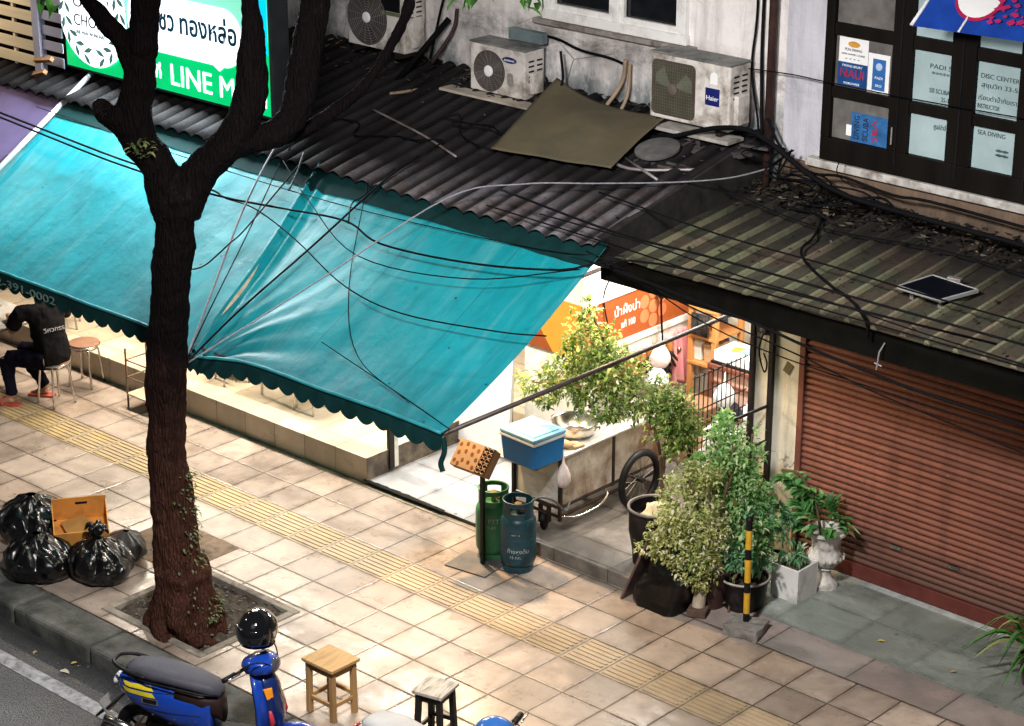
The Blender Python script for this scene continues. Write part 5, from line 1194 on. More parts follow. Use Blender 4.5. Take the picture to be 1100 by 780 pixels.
for k in range(9):
    yy = 14.62+.13*k; L = random.uniform(.14, .26); lad.tube([(-12.14, yy, 1.16), (-12.12, yy+.01, 1.16-L)], .007, 6); lad.ball((-12.11, yy+.01, 1.15-L), .035, 2, (.6, 1, 1))
tag(lad.build('hanging_ladles', CHROME, smooth=True), 'row of steel ladles hanging from the rail under the orange banner', 'ladles')
gr = MB()
for k in range(12): gr.tube([(-10.36, 13.62+.062*k, .95), (-10.36, 13.62+.062*k, 1.75)], .005, 5)
for k in range(6): gr.tube([(-10.36, 13.6, .98+.15*k), (-10.36, 14.34, .98+.15*k)], .006, 5)
tag(gr.build('metal_grille', DARKSTEEL), 'dark metal grille fixed beside the left roof post of the pillar', 'grille')
hangbag((-11.62, 14.75, 1.5), 'pinkish white carrier bag hanging deeper in the bay above the cart', (.75, .62, .60), 1.5)
hangbag((-11.0, 14.9, 1.25), 'clear whitish bag hanging beside the metal grille', (.70, .72, .74), 1.6)
hangbag((-11.08, 15.1, 1.0), 'dark blue bag hanging in the bay near the right wall', (.012, .014, .03), 1.9, 'dark_bag')
# ------------------------------------------------------------------ roof posts, railing beside the pillar
DP = M('post_dark', (.022, .017, .016), .5, metal=.3, var=.4, scale=10)
tag(MB().box2((-10.345, 14.345, .12), (-10.305, 14.385, 2.80)).build('roof_post', DP), 'dark steel roof post left of the cream pillar', 'post')
tag(MB().box2((-10.15, 14.345, .006), (-10.11, 14.385, 2.80)).build('roof_post', DP), 'dark steel roof post against the face of the cream pillar', 'post')
RG = thing('railing', 'dark sloping steel railing between the potted plants and the cream pillar', 'railing', (-10.2, 13.9, .0))
r_ = MB()
for z0 in (1.30, .98, .66): r_.tube([(-10.24, 13.42, z0), (-10.14, 14.34, z0+.03)], .014, 6)
r_.build('rails', DP, RG)
MB().tube([(-10.24, 13.42, .0), (-10.24, 13.42, 1.42)], .018, 8).build('post', DP, RG)
MB().tube([(-10.19, 13.86, .0), (-10.19, 13.86, 1.0)], .012, 8).build('post', DP, RG)
for k, (zz, yy) in enumerate(((2.25, 14.39), (2.02, 14.385))):
    mtr = MB().box((-9.98 if k == 0 else -10.23, yy, zz), (.16, .05, .14)); mtr.ball((-9.95 if k == 0 else -10.2, yy-.03, zz-.02), .05, 2, nz=.4)
    tag(mtr.build('meter_box', M('meter_dark', (.035, .03, .028), .6, var=.5, scale=20), bevel=.006), ('dark electric meter tucked under the roof on the cream pillar', 'small dark switch box between the two steel roof posts')[k], 'meter')
tag(MB().box((-9.98, 14.397, 1.70), (.07, .012, .10), rot=Matrix.Rotation(R(25), 3, 'Y')).build('sticker_plate', M('plate_olive', (.12, .10, .05), .6)), 'small tilted olive plate on the cream pillar', 'plate')
cable([(-10.22, 14.38, 2.0), (-10.26, 14.36, 1.8), (-10.2, 14.36, 1.62), (-10.18, 14.37, 1.70), (-10.22, 14.37, 1.78)], .007, 'looped black wire hanging below the small switch box')
cable([(-12.19, 15.36, 2.3), (-12.12, 15.37, 1.9), (-12.12, 15.38, 1.5), (-12.10, 15.4, 1.0)], .010, 'black wire dangling in front of the orange banner circles')
cable([(-12.19, 14.66, 2.3), (-12.15, 14.70, 2.0), (-12.18, 14.62, 1.75), (-12.16, 14.68, 1.4)], .007, 'thin kinked black wire hanging over the left end of the orange banner')
tag(MB().ball((-12.11, 15.37, 1.62), .045, 2, (1, 1, 1.8), .3).build('junction_plug', BLACK, smooth=True), 'black plug connector hanging before the orange banner', 'plug')
# corner post of the platform
cp = MB().box2((-13.64, 13.28, .06), (-13.60, 13.34, 1.9)); tag(cp.build('corner_post', DP), 'dark brown post at the end of the raised shop platform', 'post')
cp = MB().box2((-13.64, 13.345, .06), (-13.61, 13.40, 1.9)); tag(cp.build('corner_post', WHITEPAINT), 'white channel post beside the brown platform post', 'post')
# ------------------------------------------------------------------ planters and plants
def bush(mb, c, rad, n, L, W, fill=.4, z0=-1, up=.5):
    c = Vector(c)
    cl = [c+Vector(((v := rdir(z0, 1)).x*rad[0], v.y*rad[1], v.z*rad[2]))*random.uniform(fill, 1) for _ in range(max(3, n//14))]
    for i in range(n):
        q = random.choice(cl)+rdir()*min(rad)*.36*random.random()**.5
        d = (rdir()+Vector((0, 0, up*.4))+(q-c).normalized()*.5)
        k_ = random.uniform(.5, 1.35); leafblade(mb, q, d, k_*L, k_*random.uniform(.85, 1.1)*W, droop=random.uniform(.1, .6))
    return cl
STEM = M('plant_stem', (.10, .065, .035), .8, var=.3)
POTBK = M('pot_black', (.009, .007, .007), .5, var=.3, spec=.15, dirt=(.04, .03, .027), dirtamt=.3, dscale=6)
POTBR = M('pot_brown', (.045, .022, .017), .55, var=.35, scale=6, dirt=(.11, .08, .06), dirtamt=.4)
def potprof(r0, r1, h): return [(.01, 0), (r0, 0), (r1*.97, h*.88), (r1*1.03, h*.90), (r1*1.03, h), (r1*.93, h), (r1*.88, h*.86), (.01, h*.86)]
def pot(root, c, r0, r1, h, mat, jit=0):
    x, y, z = c
    p = MB().lathe(potprof(r0, r1, h), c, 32, jit=jit).build('pot', mat, root, auto=40)
    MB().lathe([(.001, h*.875), (r1*.87, h*.868)], c, 24, cap=False).build('soil', SOIL, root)
    return p
LGREEN = leafmat('leaf_green', (.10, .28, .07), (.44, .72, .26), (.70, .82, .50), trans=.5)
LBLUE = leafmat('leaf_blue_green', (.08, .27, .11), (.36, .66, .36), (.62, .78, .58), trans=.5)
LYEL = leafmat('leaf_yellow_green', (.22, .30, .07), (.82, .82, .36), (.95, .90, .70), trans=.5)
LOLV = leafmat('leaf_olive', (.06, .13, .02), (.32, .46, .10), (.70, .74, .30), trans=.5)
# tall pot with the overhanging shrub
SH1 = thing('potted_shrub', 'tall overhanging shrub in the big black bin in front of the cart', 'plant', (-10.58, 13.36, 0), 'potted plants by the pillar')
bn = MB().lathe([(.01, .12), (.17, .12), (.185, .25), (.20, .42), (.215, .59), (.225, .60), (.225, .625), (.205, .625), (.195, .52), (.01, .50)], (-10.52, 13.34, 0), 32, jit=.10)
bn.build('pot', POTBK, SH1, auto=40)['label'] = 'tall black plastic bin used as a pot'
MB().tube([(-10.52+.222*math.cos(a*PI/16), 13.34+.222*math.sin(a*PI/16), .625) for a in range(32)], .012, 8, closed=True).build('pot_rim', M('rim_grey', (.16, .13, .11), .5, var=.3), SH1, smooth=True)
stems = [[(-10.50,13.40,.62),(-10.46,13.32,1.1),(-10.52,13.22,1.5),(-10.75,13.1,1.85),(-11.0,13.05,2.1)], [(-10.50,13.40,.62),(-10.40,13.3,1.2),(-10.25,13.15,1.6),(-10.1,13.05,1.75)], [(-10.52,13.22,1.5),(-10.9,13.05,1.65),(-11.25,13.0,1.62),(-11.6,13.0,1.55)], [(-10.75,13.1,1.85),(-10.9,13.02,2.2),(-11.0,13,2.38)]]
sm = MB()
for s_ in stems: sm.tube(catmull(s_, 5), [.016-.010*i/(5*(len(s_)-1)) for i in range(5*(len(s_)-1)+1)], 6)
sm.build('stem', STEM, SH1, smooth=True)
lv = MB()
for c_, rad, n_ in (((-10.98, 13.0, 2.08), (0.271, 0.236, 0.236), 520), ((-10.78, 13.03, 1.86), (0.319, 0.260, 0.236), 760), ((-11.1, 13.0, 1.72), (0.307, 0.236, 0.201), 520), ((-11.45, 13.0, 1.55), (0.330, 0.212, 0.153), 300),
                    ((-10.85, 13.02, 1.52), (0.330, 0.236, 0.142), 430), ((-10.38, 13.05, 1.75), (0.283, 0.236, 0.236), 620), ((-10.12, 13.05, 1.62), (0.236, 0.236, 0.212), 500), ((-10.12, 13.08, 1.48), (0.212, 0.212, 0.189), 300), ((-11.0, 13.0, 2.33), (0.083, 0.083, 0.118), 60)):
    bush(lv, c_, rad, int(n_*1.9), .047, .025)
lv.build('leaves', LOLV, SH1)
# cloth on the bin rim
cb2 = MB().grid(lambda u, v: Vector((-10.56+.24*u+.02*math.sin(v*9), 13.20+.22*v, .635+.05*math.sin(u*PI)*math.sin(v*3)+.03*noise.noise((u*5, v*5, 1))-.16*max(0, .25-v))), 16, 16)
tag(cb2.build('cloth', M('pale_cloth', (.55, .47, .30), .9, var=.25, scale=12, bump=.4), smooth=True, solid=.004), 'pale yellowish cloth draped over the rim of the black bin', 'cloth')
wp = MB().prism([(x_, 13.36+.10*(x_+10.45), z_) for x_, _, z_ in rrect(-10.20, -10.04, .62, 1.05, .05, 0)], (0, .015, 0))
tag(wp.build('white_board', M('board_white', (.62, .60, .60), .5, var=.1), bevel=.003), 'white plastic board standing upright behind the black bin', 'board')
# black wrapped sack leaning in front
SACKM = M('sack_black', (.005, .004, .004), .32, var=.4, spec=.3, scale=6, bump=.6, bscale=11)
sk = MB()
def skf(u, v):
    a = 2*PI*u; ex = (1.0+.10*math.sin(PI*min(1, v*1.2)))*(1-.34*v**2); ey = (1.0+.12*math.sin(PI*min(1, v*1.2)))*(1-.66*v**2.4)
    x_ = math.copysign(abs(math.cos(a))**.42, math.cos(a))*.225*ex; y_ = math.copysign(abs(math.sin(a))**.42, math.sin(a))*.185*ey
    q = .055*noise.noise((x_*6, y_*6, v*3))+.03*noise.noise((x_*15, y_*15, v*9))
    return Vector((-10.10+x_*(1+q*3)+.08*v, 12.985+y_*(1+q*3)+.13*v, (.66+.07*math.sin(u*2*PI*1.0+.6)*v)*v+q*.6*v))
sk.grid(skf, 56, 24); sk.poly([skf(k/56, 1) for k in range(56)]); bmesh.ops.remove_doubles(sk.bm, verts=sk.bm.verts, dist=1e-4)
SK = tag(sk.build('wrapped_sack', SACKM, smooth=True), 'lumpy black plastic-wrapped sack at the front of the plants', 'sack')
bd_ = MB().hexa([(-10.44, 12.80, .0), (-10.41, 12.79, .0), (-10.41, 13.02, .0), (-10.44, 13.03, 0), (-10.28, 12.95, .56), (-10.25, 12.94, .56), (-10.25, 13.16, .56), (-10.28, 13.17, .56)])
tag(bd_.build('leaning_board', M('board_purple_brown', (.07, .045, .045), .4, var=.4, scale=8, dirt=(.2, .15, .13), dirtamt=.3), bevel=.006), 'dark board with worn pale edge leaning against the black sack', 'board')
# yellow green bush in the brown pot
P1 = thing('potted_shrub', 'large yellowish green shrub in the brown pot behind the striped post', 'plant', (-9.88, 13.22, 0), 'potted plants by the pillar')
pot(P1, (-9.86, 13.24, 0), .15, .20, .34, POTBR)
sm = MB()
for k in range(7):
    a = k*.9; sm.tube(catmull([(-9.86, 13.24, .28), (-9.86+.08*math.cos(a), 13.24+.08*math.sin(a), .7), (-9.88+.2*math.cos(a), 13.2+.2*math.sin(a), 1.15)], 4), .010, 6)
sm.build('stem', STEM, P1, smooth=True)
lv = MB()
for c_, rad, n_ in (((-10.02, 13.10, .88), (.28, .22, .31), 1000), ((-9.92, 13.0, .50), (.27, .18, .22), 620), ((-10.12, 13.02, .62), (.2, .15, .2), 460), ((-9.80, 12.98, .32), (.12, .10, .10), 160), ((-9.9, 13.2, 1.12), (.18, .16, .16), 320), ((-9.72, 13.08, .75), (.16, .14, .26), 520), ((-9.76, 13.06, .46), (.15, .12, .16), 300), ((-10.25, 12.95, .48), (.12, .10, .12), 120)):
    bush(lv, c_, rad, int(n_*1.9), .037, .023)
lv.build('leaves', LYEL, P1)
P2 = thing('potted_shrub', 'fresh green shrub in the upright pot tallest beside the railing', 'plant', (-9.85, 13.62, 0), 'potted plants by the pillar')
pot(P2, (-9.85, 13.64, 0), .14, .18, .36, POTBK)
sm = MB()
for k in range(6):
    a = k*1.05; sm.tube(catmull([(-9.85, 13.64, .3), (-9.85+.06*math.cos(a), 13.6+.06*math.sin(a), .9), (-9.87+.2*math.cos(a), 13.5+.16*math.sin(a), 1.4)], 4), .009, 6)
sm.build('stem', STEM, P2, smooth=True)
lv = MB()
for c_, rad, n_ in (((-9.85, 13.5, 1.30), (.27, .22, .22), 520), ((-9.75, 13.5, .95), (.24, .2, .25), 760), ((-9.62, 13.45, .62), (.2, .2, .22), 560), ((-9.98, 13.5, 1.48), (.1, .1, .1), 80), ((-10.0, 13.42, 1.05), (.2, .16, .2), 420), ((-9.78, 13.36, .8), (.14, .12, .2), 260)):
    bush(lv, c_, rad, int(n_*1.6), .054, .029)
lv.build('leaves', LGREEN, P2)
# wide black pot
P3 = thing('potted_plant', 'bushy blue-green plant in the wide black pot with pale rim', 'plant', (-9.62, 13.40, 0), 'potted plants by the pillar')
pot(P3, (-9.62, 13.40, 0), .165, .205, .27, POTBK)
MB().tube([(-9.62+.208*math.cos(a*PI/16), 13.40+.208*math.sin(a*PI/16), .268) for a in range(32)], .010, 8, closed=True).build('pot_rim', M('rim_pale', (.42, .36, .33), .5, var=.25), P3, smooth=True)
lv = MB(); bush(lv, (-9.62, 13.42, .45), (.2, .2, .17), 1000, .07, .030); bush(lv, (-9.64, 13.5, .76), (.17, .17, .2), 700, .07, .030)
lv.build('leaves', LBLUE, P3)
sm = MB()
for k in range(6): sm.tube([(-9.62, 13.4, .22), (-9.63+.1*math.cos(k), 13.45+.1*math.sin(k), .62)], .008, 5)
sm.build('stem', STEM, P3)
# white square planter
P4 = thing('planter_box', 'white square planter box with a small staked plant beside the urn', 'planter', (-9.42, 13.84, 0), None)
WPL = M('planter_white', (.74, .72, .70), .6, var=.12, scale=3, dirt=(.3, .28, .26), dirtamt=.4)
pb = MB(); a0, a1, b0, b1, hh, tt = -9.56, -9.29, 13.69, 13.97, .30, .018
pb.box2((a0, b0, 0), (a1, b0+tt, hh)); pb.box2((a0, b1-tt, 0), (a1, b1, hh)); pb.box2((a0, b0+tt, 0), (a0+tt, b1-tt, hh)); pb.box2((a1-tt, b0+tt, 0), (a1, b1-tt, hh))
pb.build('box', WPL, P4, bevel=.004)
MB().box2((a0+tt, b0+tt, .2), (a1-tt, b1-tt, .25)).build('soil', SOIL, P4)
MB().cyl((-9.45, 13.80, .2), (-9.47, 13.80, .62), .010, n=8).build('stake', M('stake_tan', (.45, .30, .14), .8), P4)
lv = MB(); bush(lv, (-9.43, 13.86, .36), (.12, .12, .08), 90, .075, .03); bush(lv, (-9.6, 13.82, .62), (.13, .13, .2), 220, .085, .034)
lv.build('leaves', LBLUE, P4)
# urn
P5 = thing('urn_planter', 'pale classical urn on a pedestal foot with broad leaves by the shutter', 'planter', (-9.33, 14.13, 0), None)
URN = M('urn_stone', (.66, .62, .58), .7, var=.15, scale=6, dirt=(.16, .14, .12), dirtamt=.45, dscale=9, bump=.3, bscale=50)
MB().lathe([(.01, 0), (.115, 0), (.115, .03), (.10, .045), (.085, .06), (.06, .09), (.052, .13), (.06, .165), (.085, .18), (.07, .195), (.115, .225), (.145, .27), (.15, .30), (.125, .33), (.118, .38), (.125, .45), (.155, .49), (.172, .50), (.172, .52), (.15, .525), (.12, .48), (.01, .47)], (-9.33, 14.13, 0), 36).build('urn', URN, P5, auto=50)
ub = MB()
for k in range(18):
    a = 2*PI*k/18; ub.ball((-9.33+.149*math.cos(a), 14.13+.149*math.sin(a), .285), .015, 2, (1, 1, 1.5))
ub.build('beading', URN, P5, smooth=True)
lv = MB()
for k in range(95):
    d_ = rdir(-.1, .9); q = Vector((-9.36, 14.09, .56))+Vector((d_.x*.16-.02, d_.y*.13, abs(d_.z)*.16)); leafblade(lv, q, d_+Vector((-.25, -.3, .1)), random.uniform(.12, .2), random.uniform(.05, .08))
for k in range(90):   # arching branch to the left
    t = k/90; q = Vector((-9.40-.28*t, 14.08-.10*t, .70+.34*t-.1*t*t)); leafblade(lv, q, rdir(-.6, .6)+Vector((-.5, -.3, .2)), random.uniform(.10, .17), random.uniform(.045, .07))
lv.build('leaves', leafmat('broad_leaf', (.05, .18, .045), (.20, .50, .15), (.40, .66, .30), trans=.35), P5)
sm = MB().tube(catmull([(-9.36, 14.1, .45), (-9.42, 14.07, .75), (-9.55, 14.02, .98), (-9.7, 13.97, 1.0)]), .012, 6); sm.build('stem', STEM, P5, smooth=True)
tag(MB().tube(catmull([(-9.62, 13.2, 0), (-9.66, 13.25, .06), (-9.76, 13.2, .02), (-9.8, 13.05, .012)]), .010, 6).build('dry_root', STEM, smooth=True), 'dry brown root lying at the foot of the shrub pots', 'root')
pst = MB().cyl((-9.80, 13.02, .0), (-9.79, 13.06, .30), .055, .05, 14); tag(pst.build('pale_stump', M('stump_pale', (.40, .33, .26), .8, var=.3, scale=8)), 'short pale stump standing below the yellowish shrub', 'stump')
tag(MB().box((-9.78, 13.0, .035), (.16, .13, .07), .4).build('broken_brick', M('brick_brown', (.10, .06, .045), .9, var=.3, scale=20, bump=.4), bevel=.012), 'broken brown brick at the foot of the pale stump', 'brick')
# plant at the right edge
P6 = thing('strap_leaf_plant', 'strap-leaved green plant in a pot at the right edge by the shutter', 'plant', (-7.16, 13.86, 0))
pot(P6, (-7.16, 13.86, 0), .12, .16, .24, POTBR)
lv = MB()
for k in range(38):
    a = random.uniform(0, 2*PI); L = random.uniform(.28, .58); h = random.uniform(.15, .42); W = random.uniform(.014, .024); d_ = Vector((math.cos(a), math.sin(a), 0)); s_ = Vector((-d_.y, d_.x, 0)); pr = None
    for i in range(8):
        t = i/7; p = Vector((-7.16, 13.86, .22))+d_*(.03+L*t)+Vector((0, 0, h*math.sin(min(1, t*1.25)*PI*.62)-.22*t*t)); w_ = W*(1-t**3)+.001
        row = (lv.bm.verts.new(p-s_*w_), lv.bm.verts.new(p+Vector((0, 0, -.006))), lv.bm.verts.new(p+s_*w_))
        if pr: lv._face((pr[0], pr[1], row[1], row[0])); lv._face((pr[1], pr[2], row[2], row[1]))
        pr = row
lv.build('leaves', leafmat('strap_leaf', (.03, .12, .02), (.10, .30, .06), (.30, .32, .10), trans=.35), P6)
# striped post
WPST = thing('warning_post', 'leaning black and yellow striped post in a broken concrete block', 'post', (-9.32, 13.03, 0))
cbk = MB().box((-9.32, 13.03, .04), (.30, .26, .085), R(12)); bmesh.ops.subdivide_edges(cbk.bm, edges=cbk.bm.edges, cuts=5, use_grid_fill=True)
for v in cbk.bm.verts: v.co += Vector((noise.noise(v.co*14), noise.noise(v.co*14+Vector((5, 0, 0))), noise.noise(v.co*14+Vector((0, 9, 0)))))*.022
cbk.build('base_block', CONC, WPST)
YP = M('post_yellow', (.62, .34, .025), .5, var=.15, scale=10, dirt=(.25, .14, .03), dirtamt=.35)
pA, pB = Vector((-9.34, 13.06, .06)), Vector((-9.40, 13.13, .93)); segs = [0, .07, .26, .32, .36, .42, .62, .70, .74, .92, 1.0]
segs = [0, .10, .30, .40, .62, .72, .90, 1.0]
for k in range(len(segs)-1):
    MB().cyl(pA.lerp(pB, segs[k]), pA.lerp(pB, segs[k+1]), .026, n=14).build('stripe', YP if k % 2 == 1 and k < 6 else BLACK, WPST, smooth=False)
MB().ball(pB, .034, 2, (1, 1, .8)).build('cap', BLACK, WPST, smooth=True)

# ------------------------------------------------------------------ stools
def wood_stool(loc, label, rz, w, d, cm, lm, splay):
    t = thing('wooden_stool', label, 'stool', loc, None, rz)
    MB().box((0, 0, .437), (w, d, .026)).build('seat', cm, t, bevel=.004, local=True)
    a, b = w/2-.04, d/2-.04; s = splay
    def L(x, y, z): k = 1+s*(1-z/.42); return Vector((x*k, y*k, z))
    for sx_ in (-1, 1):
        for sy_ in (-1, 1):
            P = []
            for z_ in (0, .424):
                for dx_, dy_ in ((-.02, -.02), (.02, -.02), (.02, .02), (-.02, .02)): q = L(sx_*a, sy_*b, z_); P.append((q.x+dx_, q.y+dy_, z_))
            MB().hexa(P).build('leg', lm, t, bevel=.003, local=True)
    for z_, hh, nm in ((.39, .055, 'apron'), (.13, .032, 'stretcher')):
        st = MB()
        for sy_ in (-1, 1):
            p_, q_ = L(-a, sy_*b, z_+(.03 if nm == 'stretcher' and sy_ > 0 else 0)), L(a, sy_*b, z_+(.03 if nm == 'stretcher' and sy_ > 0 else 0)); st.box((p_+q_)/2, ((q_-p_).x-.04, .02, hh))
        for sx_ in (-1, 1):
            p_, q_ = L(sx_*a, -b, z_), L(sx_*a, b, z_); st.box((p_+q_)/2, (.02, (q_-p_).y-.04, hh))
        st.build(nm, lm, t, local=True, bevel=.002)
    return t
PINE = M('pine_wood', (.46, .29, .12), .55, var=.18, scale=7, stretch=(6, 1, 1), dirt=(.26, .15, .06), dirtamt=.35)
PINE2 = M('pine_leg', (.40, .24, .10), .6, var=.2, scale=7, stretch=(1, 1, .15), dirt=(.2, .11, .04), dirtamt=.4)
WORN = M('worn_seat', (.50, .47, .41), .6, var=.15, scale=6, stretch=(6, 1, 1), dirt=(.14, .12, .10), dirtamt=.45, dscale=7)
wood_stool((-10.845, 9.935, 0), 'pale pine stool with square seat on the pavement behind the blue scooter', 0, .33, .29, PINE, PINE2, .02)
wood_stool((-9.975, 10.15, 0), 'black-legged wooden stool with worn whitish seat', R(14), .25, .26, WORN, M('ebony_leg', (.012, .011, .010), .5, var=.3), .16)
SEATM = M('stool_seat_brown', (.24, .13, .085), .35, var=.25, scale=8)
def metal_stool():
    t = thing('metal_stool', 'chrome stool with round brown seat', 'stool', (0, 0, 0), 'round metal stools of the food stall')
    MB().lathe([(.01, .435), (.15, .435), (.16, .445), (.158, .458), (.14, .464), (.01, .462)], n=32).build('seat', SEATM, t, local=True, auto=40)
    MB().tube([(.156*math.cos(a*PI/16), .156*math.sin(a*PI/16), .440) for a in range(32)], .010, 8, closed=True).build('seat_ring', CHROME, t, local=True, smooth=True)
    for k in range(4):
        a = PI/4+k*PI/2; c_, s_ = math.cos(a), math.sin(a)
        MB().tube(catmull([(.05*c_, .05*s_, .42), (.11*c_, .11*s_, .415), (.14*c_, .14*s_, .37), (.155*c_, .155*s_, .25), (.185*c_, .185*s_, .0)], 5), .0115, 8).build('leg', CHROME, t, local=True, smooth=True)
    MB().tube([(.13*math.cos(a*PI/12), .13*math.sin(a*PI/12), .40) for a in range(24)], .008, 6, closed=True).build('brace', CHROME, t, local=True, smooth=True)
    return t
ms = metal_stool()
SPOTS = [(-17.33, 12.28, 0, 'chrome stool under the seated person'), (-17.52, 12.80, 0, 'empty chrome stool with brown round seat right behind the seated person'),
         (-18.5, 13.3, .255, 'chrome stool on the platform partly behind the seated person'), (-16.0, 13.45, .255, 'chrome stool on the platform edge, left of the trunk under the awning'), (-14.85, 13.48, .255, 'chrome stool on the platform right of the trunk under the awning'), (-15.6, 13.9, .255, 'chrome stool deeper on the platform under the awning')]
for i, (x_, y_, z_, l_) in enumerate(SPOTS):
    o = ms if i == 0 else copy_tree(ms); o.location = (x_, y_, z_); o.rotation_euler.z = i*.4; o['label'] = l_
def table(x0, x1, y0, y1, z0, label, top):
    t = thing('dining_table', label, 'table', ((x0+x1)/2, (y0+y1)/2, z0))
    MB().box2((x0, y0, z0+.715), (x1, y1, z0+.74)).build('table_top', top, t, bevel=.004)
    MB().tube([(x0, y0, z0+.715), (x1, y0, z0+.715), (x1, y1, z0+.715), (x0, y1, z0+.715)], .012, 6, closed=True).build('edging', CHROME, t)
    for a in (x0+.05, x1-.05):
        for b in (y0+.05, y1-.05): MB().cyl((a, b, z0), (a, b, z0+.71), .014, n=8).build('leg', CHROME, t)
    return t
table(-18.75, -17.80, 11.75, 12.55, 0, 'steel topped dining table at the left edge in front of the person', STEEL)
table(-17.2, -16.2, 13.5, 14.2, .255, 'steel dining table on the platform behind the empty stool', STEEL)
table(-15.55, -14.95, 13.35, 14.1, .255, 'steel dining table on the platform hidden under the awning right of the trunk', STEEL)
PCH = thing('tray_stand', 'low brown metal tray stand on the pavement left of the trunk', 'stand', (-16.55, 12.85, 0))
TSM = M('stand_brown', (.17, .11, .075), .5, metal=.4, var=.3); 
for a, b in ((-16.72, 12.70), (-16.72, 13.02 - .06), (-16.32, 12.70), (-16.32, 12.96)): MB().cyl((a, b, 0), (a, b, .62), .010, n=8).build('leg', TSM, PCH)
MB().box((-16.52, 12.83, .14), (.42, .28, .015)).build('tray', M('tray_pale', (.45, .38, .27), .5), PCH)
rr_ = MB()
for z_ in (.32, .50):
    for b in (12.70, 12.96): rr_.cyl((-16.72, b, z_), (-16.32, b, z_), .007, n=6)
    for a in (-16.72, -16.32): rr_.cyl((a, 12.70, z_), (a, 12.96, z_), .007, n=6)
rr_.build('rails', TSM, PCH)
for k, (x_, y_) in enumerate(((-18.3, 12.3), (-18.05, 11.95))):
    bw = MB().lathe([(.01, 0), (.04, 0), (.045, .01), (.075, .05), (.08, .055), (.07, .05), (.04, .012), (.01, .012)], (x_, y_, .741), 20)
    tag(bw.build('bowl', M('bowl_%d' % k, (.62, .58, .5) if k == 0 else (.1, .35, .2), .35), auto=40), ('cream bowl on the steel table at the left edge', 'green bowl on the steel table at the left edge')[k], 'bowl')

# ------------------------------------------------------------------ seated person
PF = Vector((-.87, -.50, 0)).normalized(); PL = Vector((.50, -.87, 0)).normalized(); PO = Vector((-17.33, 12.27, 0))
PF2 = Vector((-.97, .16, 0)).normalized(); PL2 = Vector((-PF2.y, PF2.x, 0))
def pw(f, l, z):
    F, L_ = (PF2, PL2) if z > .56 else (PF, PL)
    return PO+F*f+L_*l+Vector((0, 0, z))
PE = thing('person', 'person in black printed T-shirt and dark trousers seated on a stool with back turned', 'person', PO)
SKIN = M('skin', (.36, .19, .12), .5, var=.08); SHIRT = M('shirt_black', (.009, .008, .009), .9, var=.3, scale=14, bump=.4, bscale=18, spec=.05); TROU = M('trousers_navy', (.006, .005, .011), .9, var=.3, bump=.4, bscale=20, spec=.05); HAIR = M('hair_black', (.008, .006, .006), .5, var=.3)
def remesh(o, vs=.012, sm=True):
    m_ = o.modifiers.new('merge', 'REMESH'); m_.mode = 'VOXEL'; m_.voxel_size = vs; m_.use_smooth_shade = True
    if sm: k_ = o.modifiers.new('soft', 'SMOOTH'); k_.factor = .5; k_.iterations = 4
    return o
b = MB()
b.tube([pw(.02, 0, .50), pw(.03, 0, .62), pw(.08, 0, .82), pw(.15, 0, .98)], [.12, .12, .13, .11], 16)
b.tube([pw(.16, 0, .98), pw(.205, 0, 1.075), pw(.24, 0, 1.13)], [.06, .052, .055], 12)
hq = Matrix.Rotation(math.atan2(PF2.y, PF2.x), 3, 'Z') @ Matrix.Rotation(R(20), 3, 'Y')
b.ball(pw(.285, 0, 1.20), .105, 3, (.92, .76, 1.1), rot=hq)
b.ball(pw(.30, 0, 1.14), .075, 2, (.9, .8, .9), rot=hq)
b.ball(pw(.385, 0, 1.155), .020, 2, (1, .7, 1.1), rot=hq)      # nose
b.ball(pw(.365, 0, 1.105), .020, 2, (.7, 1.2, .5), rot=hq)     # lips
for s_ in (-1, 1): b.ball(pw(.275, s_*.083, 1.19), .026, 2, (.6, .35, 1.1), rot=hq)
legs = {1: (pw(.02, .10, .50), pw(.43, .14, .50), pw(.40, .15, .09)), -1: (pw(.02, -.10, .50), pw(.40, -.13, .50), pw(.16, -.16, .09))}
for s_, (h_, k_, a_) in legs.items():
    b.tube([h_, h_.lerp(k_, .5), k_], [.09, .078, .06], 12); b.tube([k_, k_.lerp(a_, .35), a_], [.058, .056, .036], 12)
    b.tube([a_+Vector((0, 0, -.02)), a_+PF*.08+Vector((0, 0, -.05)), a_+PF*.17+Vector((0, 0, -.07))], [.040, .036, .024], 10)
arms = {1: (pw(.15, .20, .97), pw(.30, .27, .74), pw(.52, .18, .78)), -1: (pw(.15, -.20, .97), pw(.32, -.25, .75), pw(.52, -.14, .78))}
for s_, (sh_, el_, wr_) in arms.items():
    b.tube([pw(.13, s_*.08, .98), sh_], [.06, .058], 10); b.tube([sh_, sh_.lerp(el_, .5), el_], [.055, .047, .038], 10); b.tube([el_, wr_], [.038, .026], 10)
    d_ = (wr_-el_).normalized(); sd = d_.cross(Vector((0, 0, 1))).normalized()
    b.tube([wr_, wr_+d_*.09], [.026, .036], 10)
    for k in range(4):
        q = wr_+d_*.085+sd*(.027-.018*k); Lf = (.065, .075, .07, .055)[k]
        b.tube([q, q+d_*Lf*.5+Vector((0, 0, .004)), q+d_*Lf*.85+Vector((0, 0, -.022))], [.010, .0095, .008], 8)
    b.tube([wr_+d_*.03+sd*s_*.03, wr_+d_*.06+sd*s_*.055, wr_+d_*.095+sd*s_*.055], [.013, .011, .009], 8)
remesh(b.build('body', SKIN, PE), .0085)
e = MB()
for s_ in (-1, 1): e.ball(pw(.366, s_*.032, 1.185), .010, 2)
e.build('eyes', INK, PE, smooth=True)
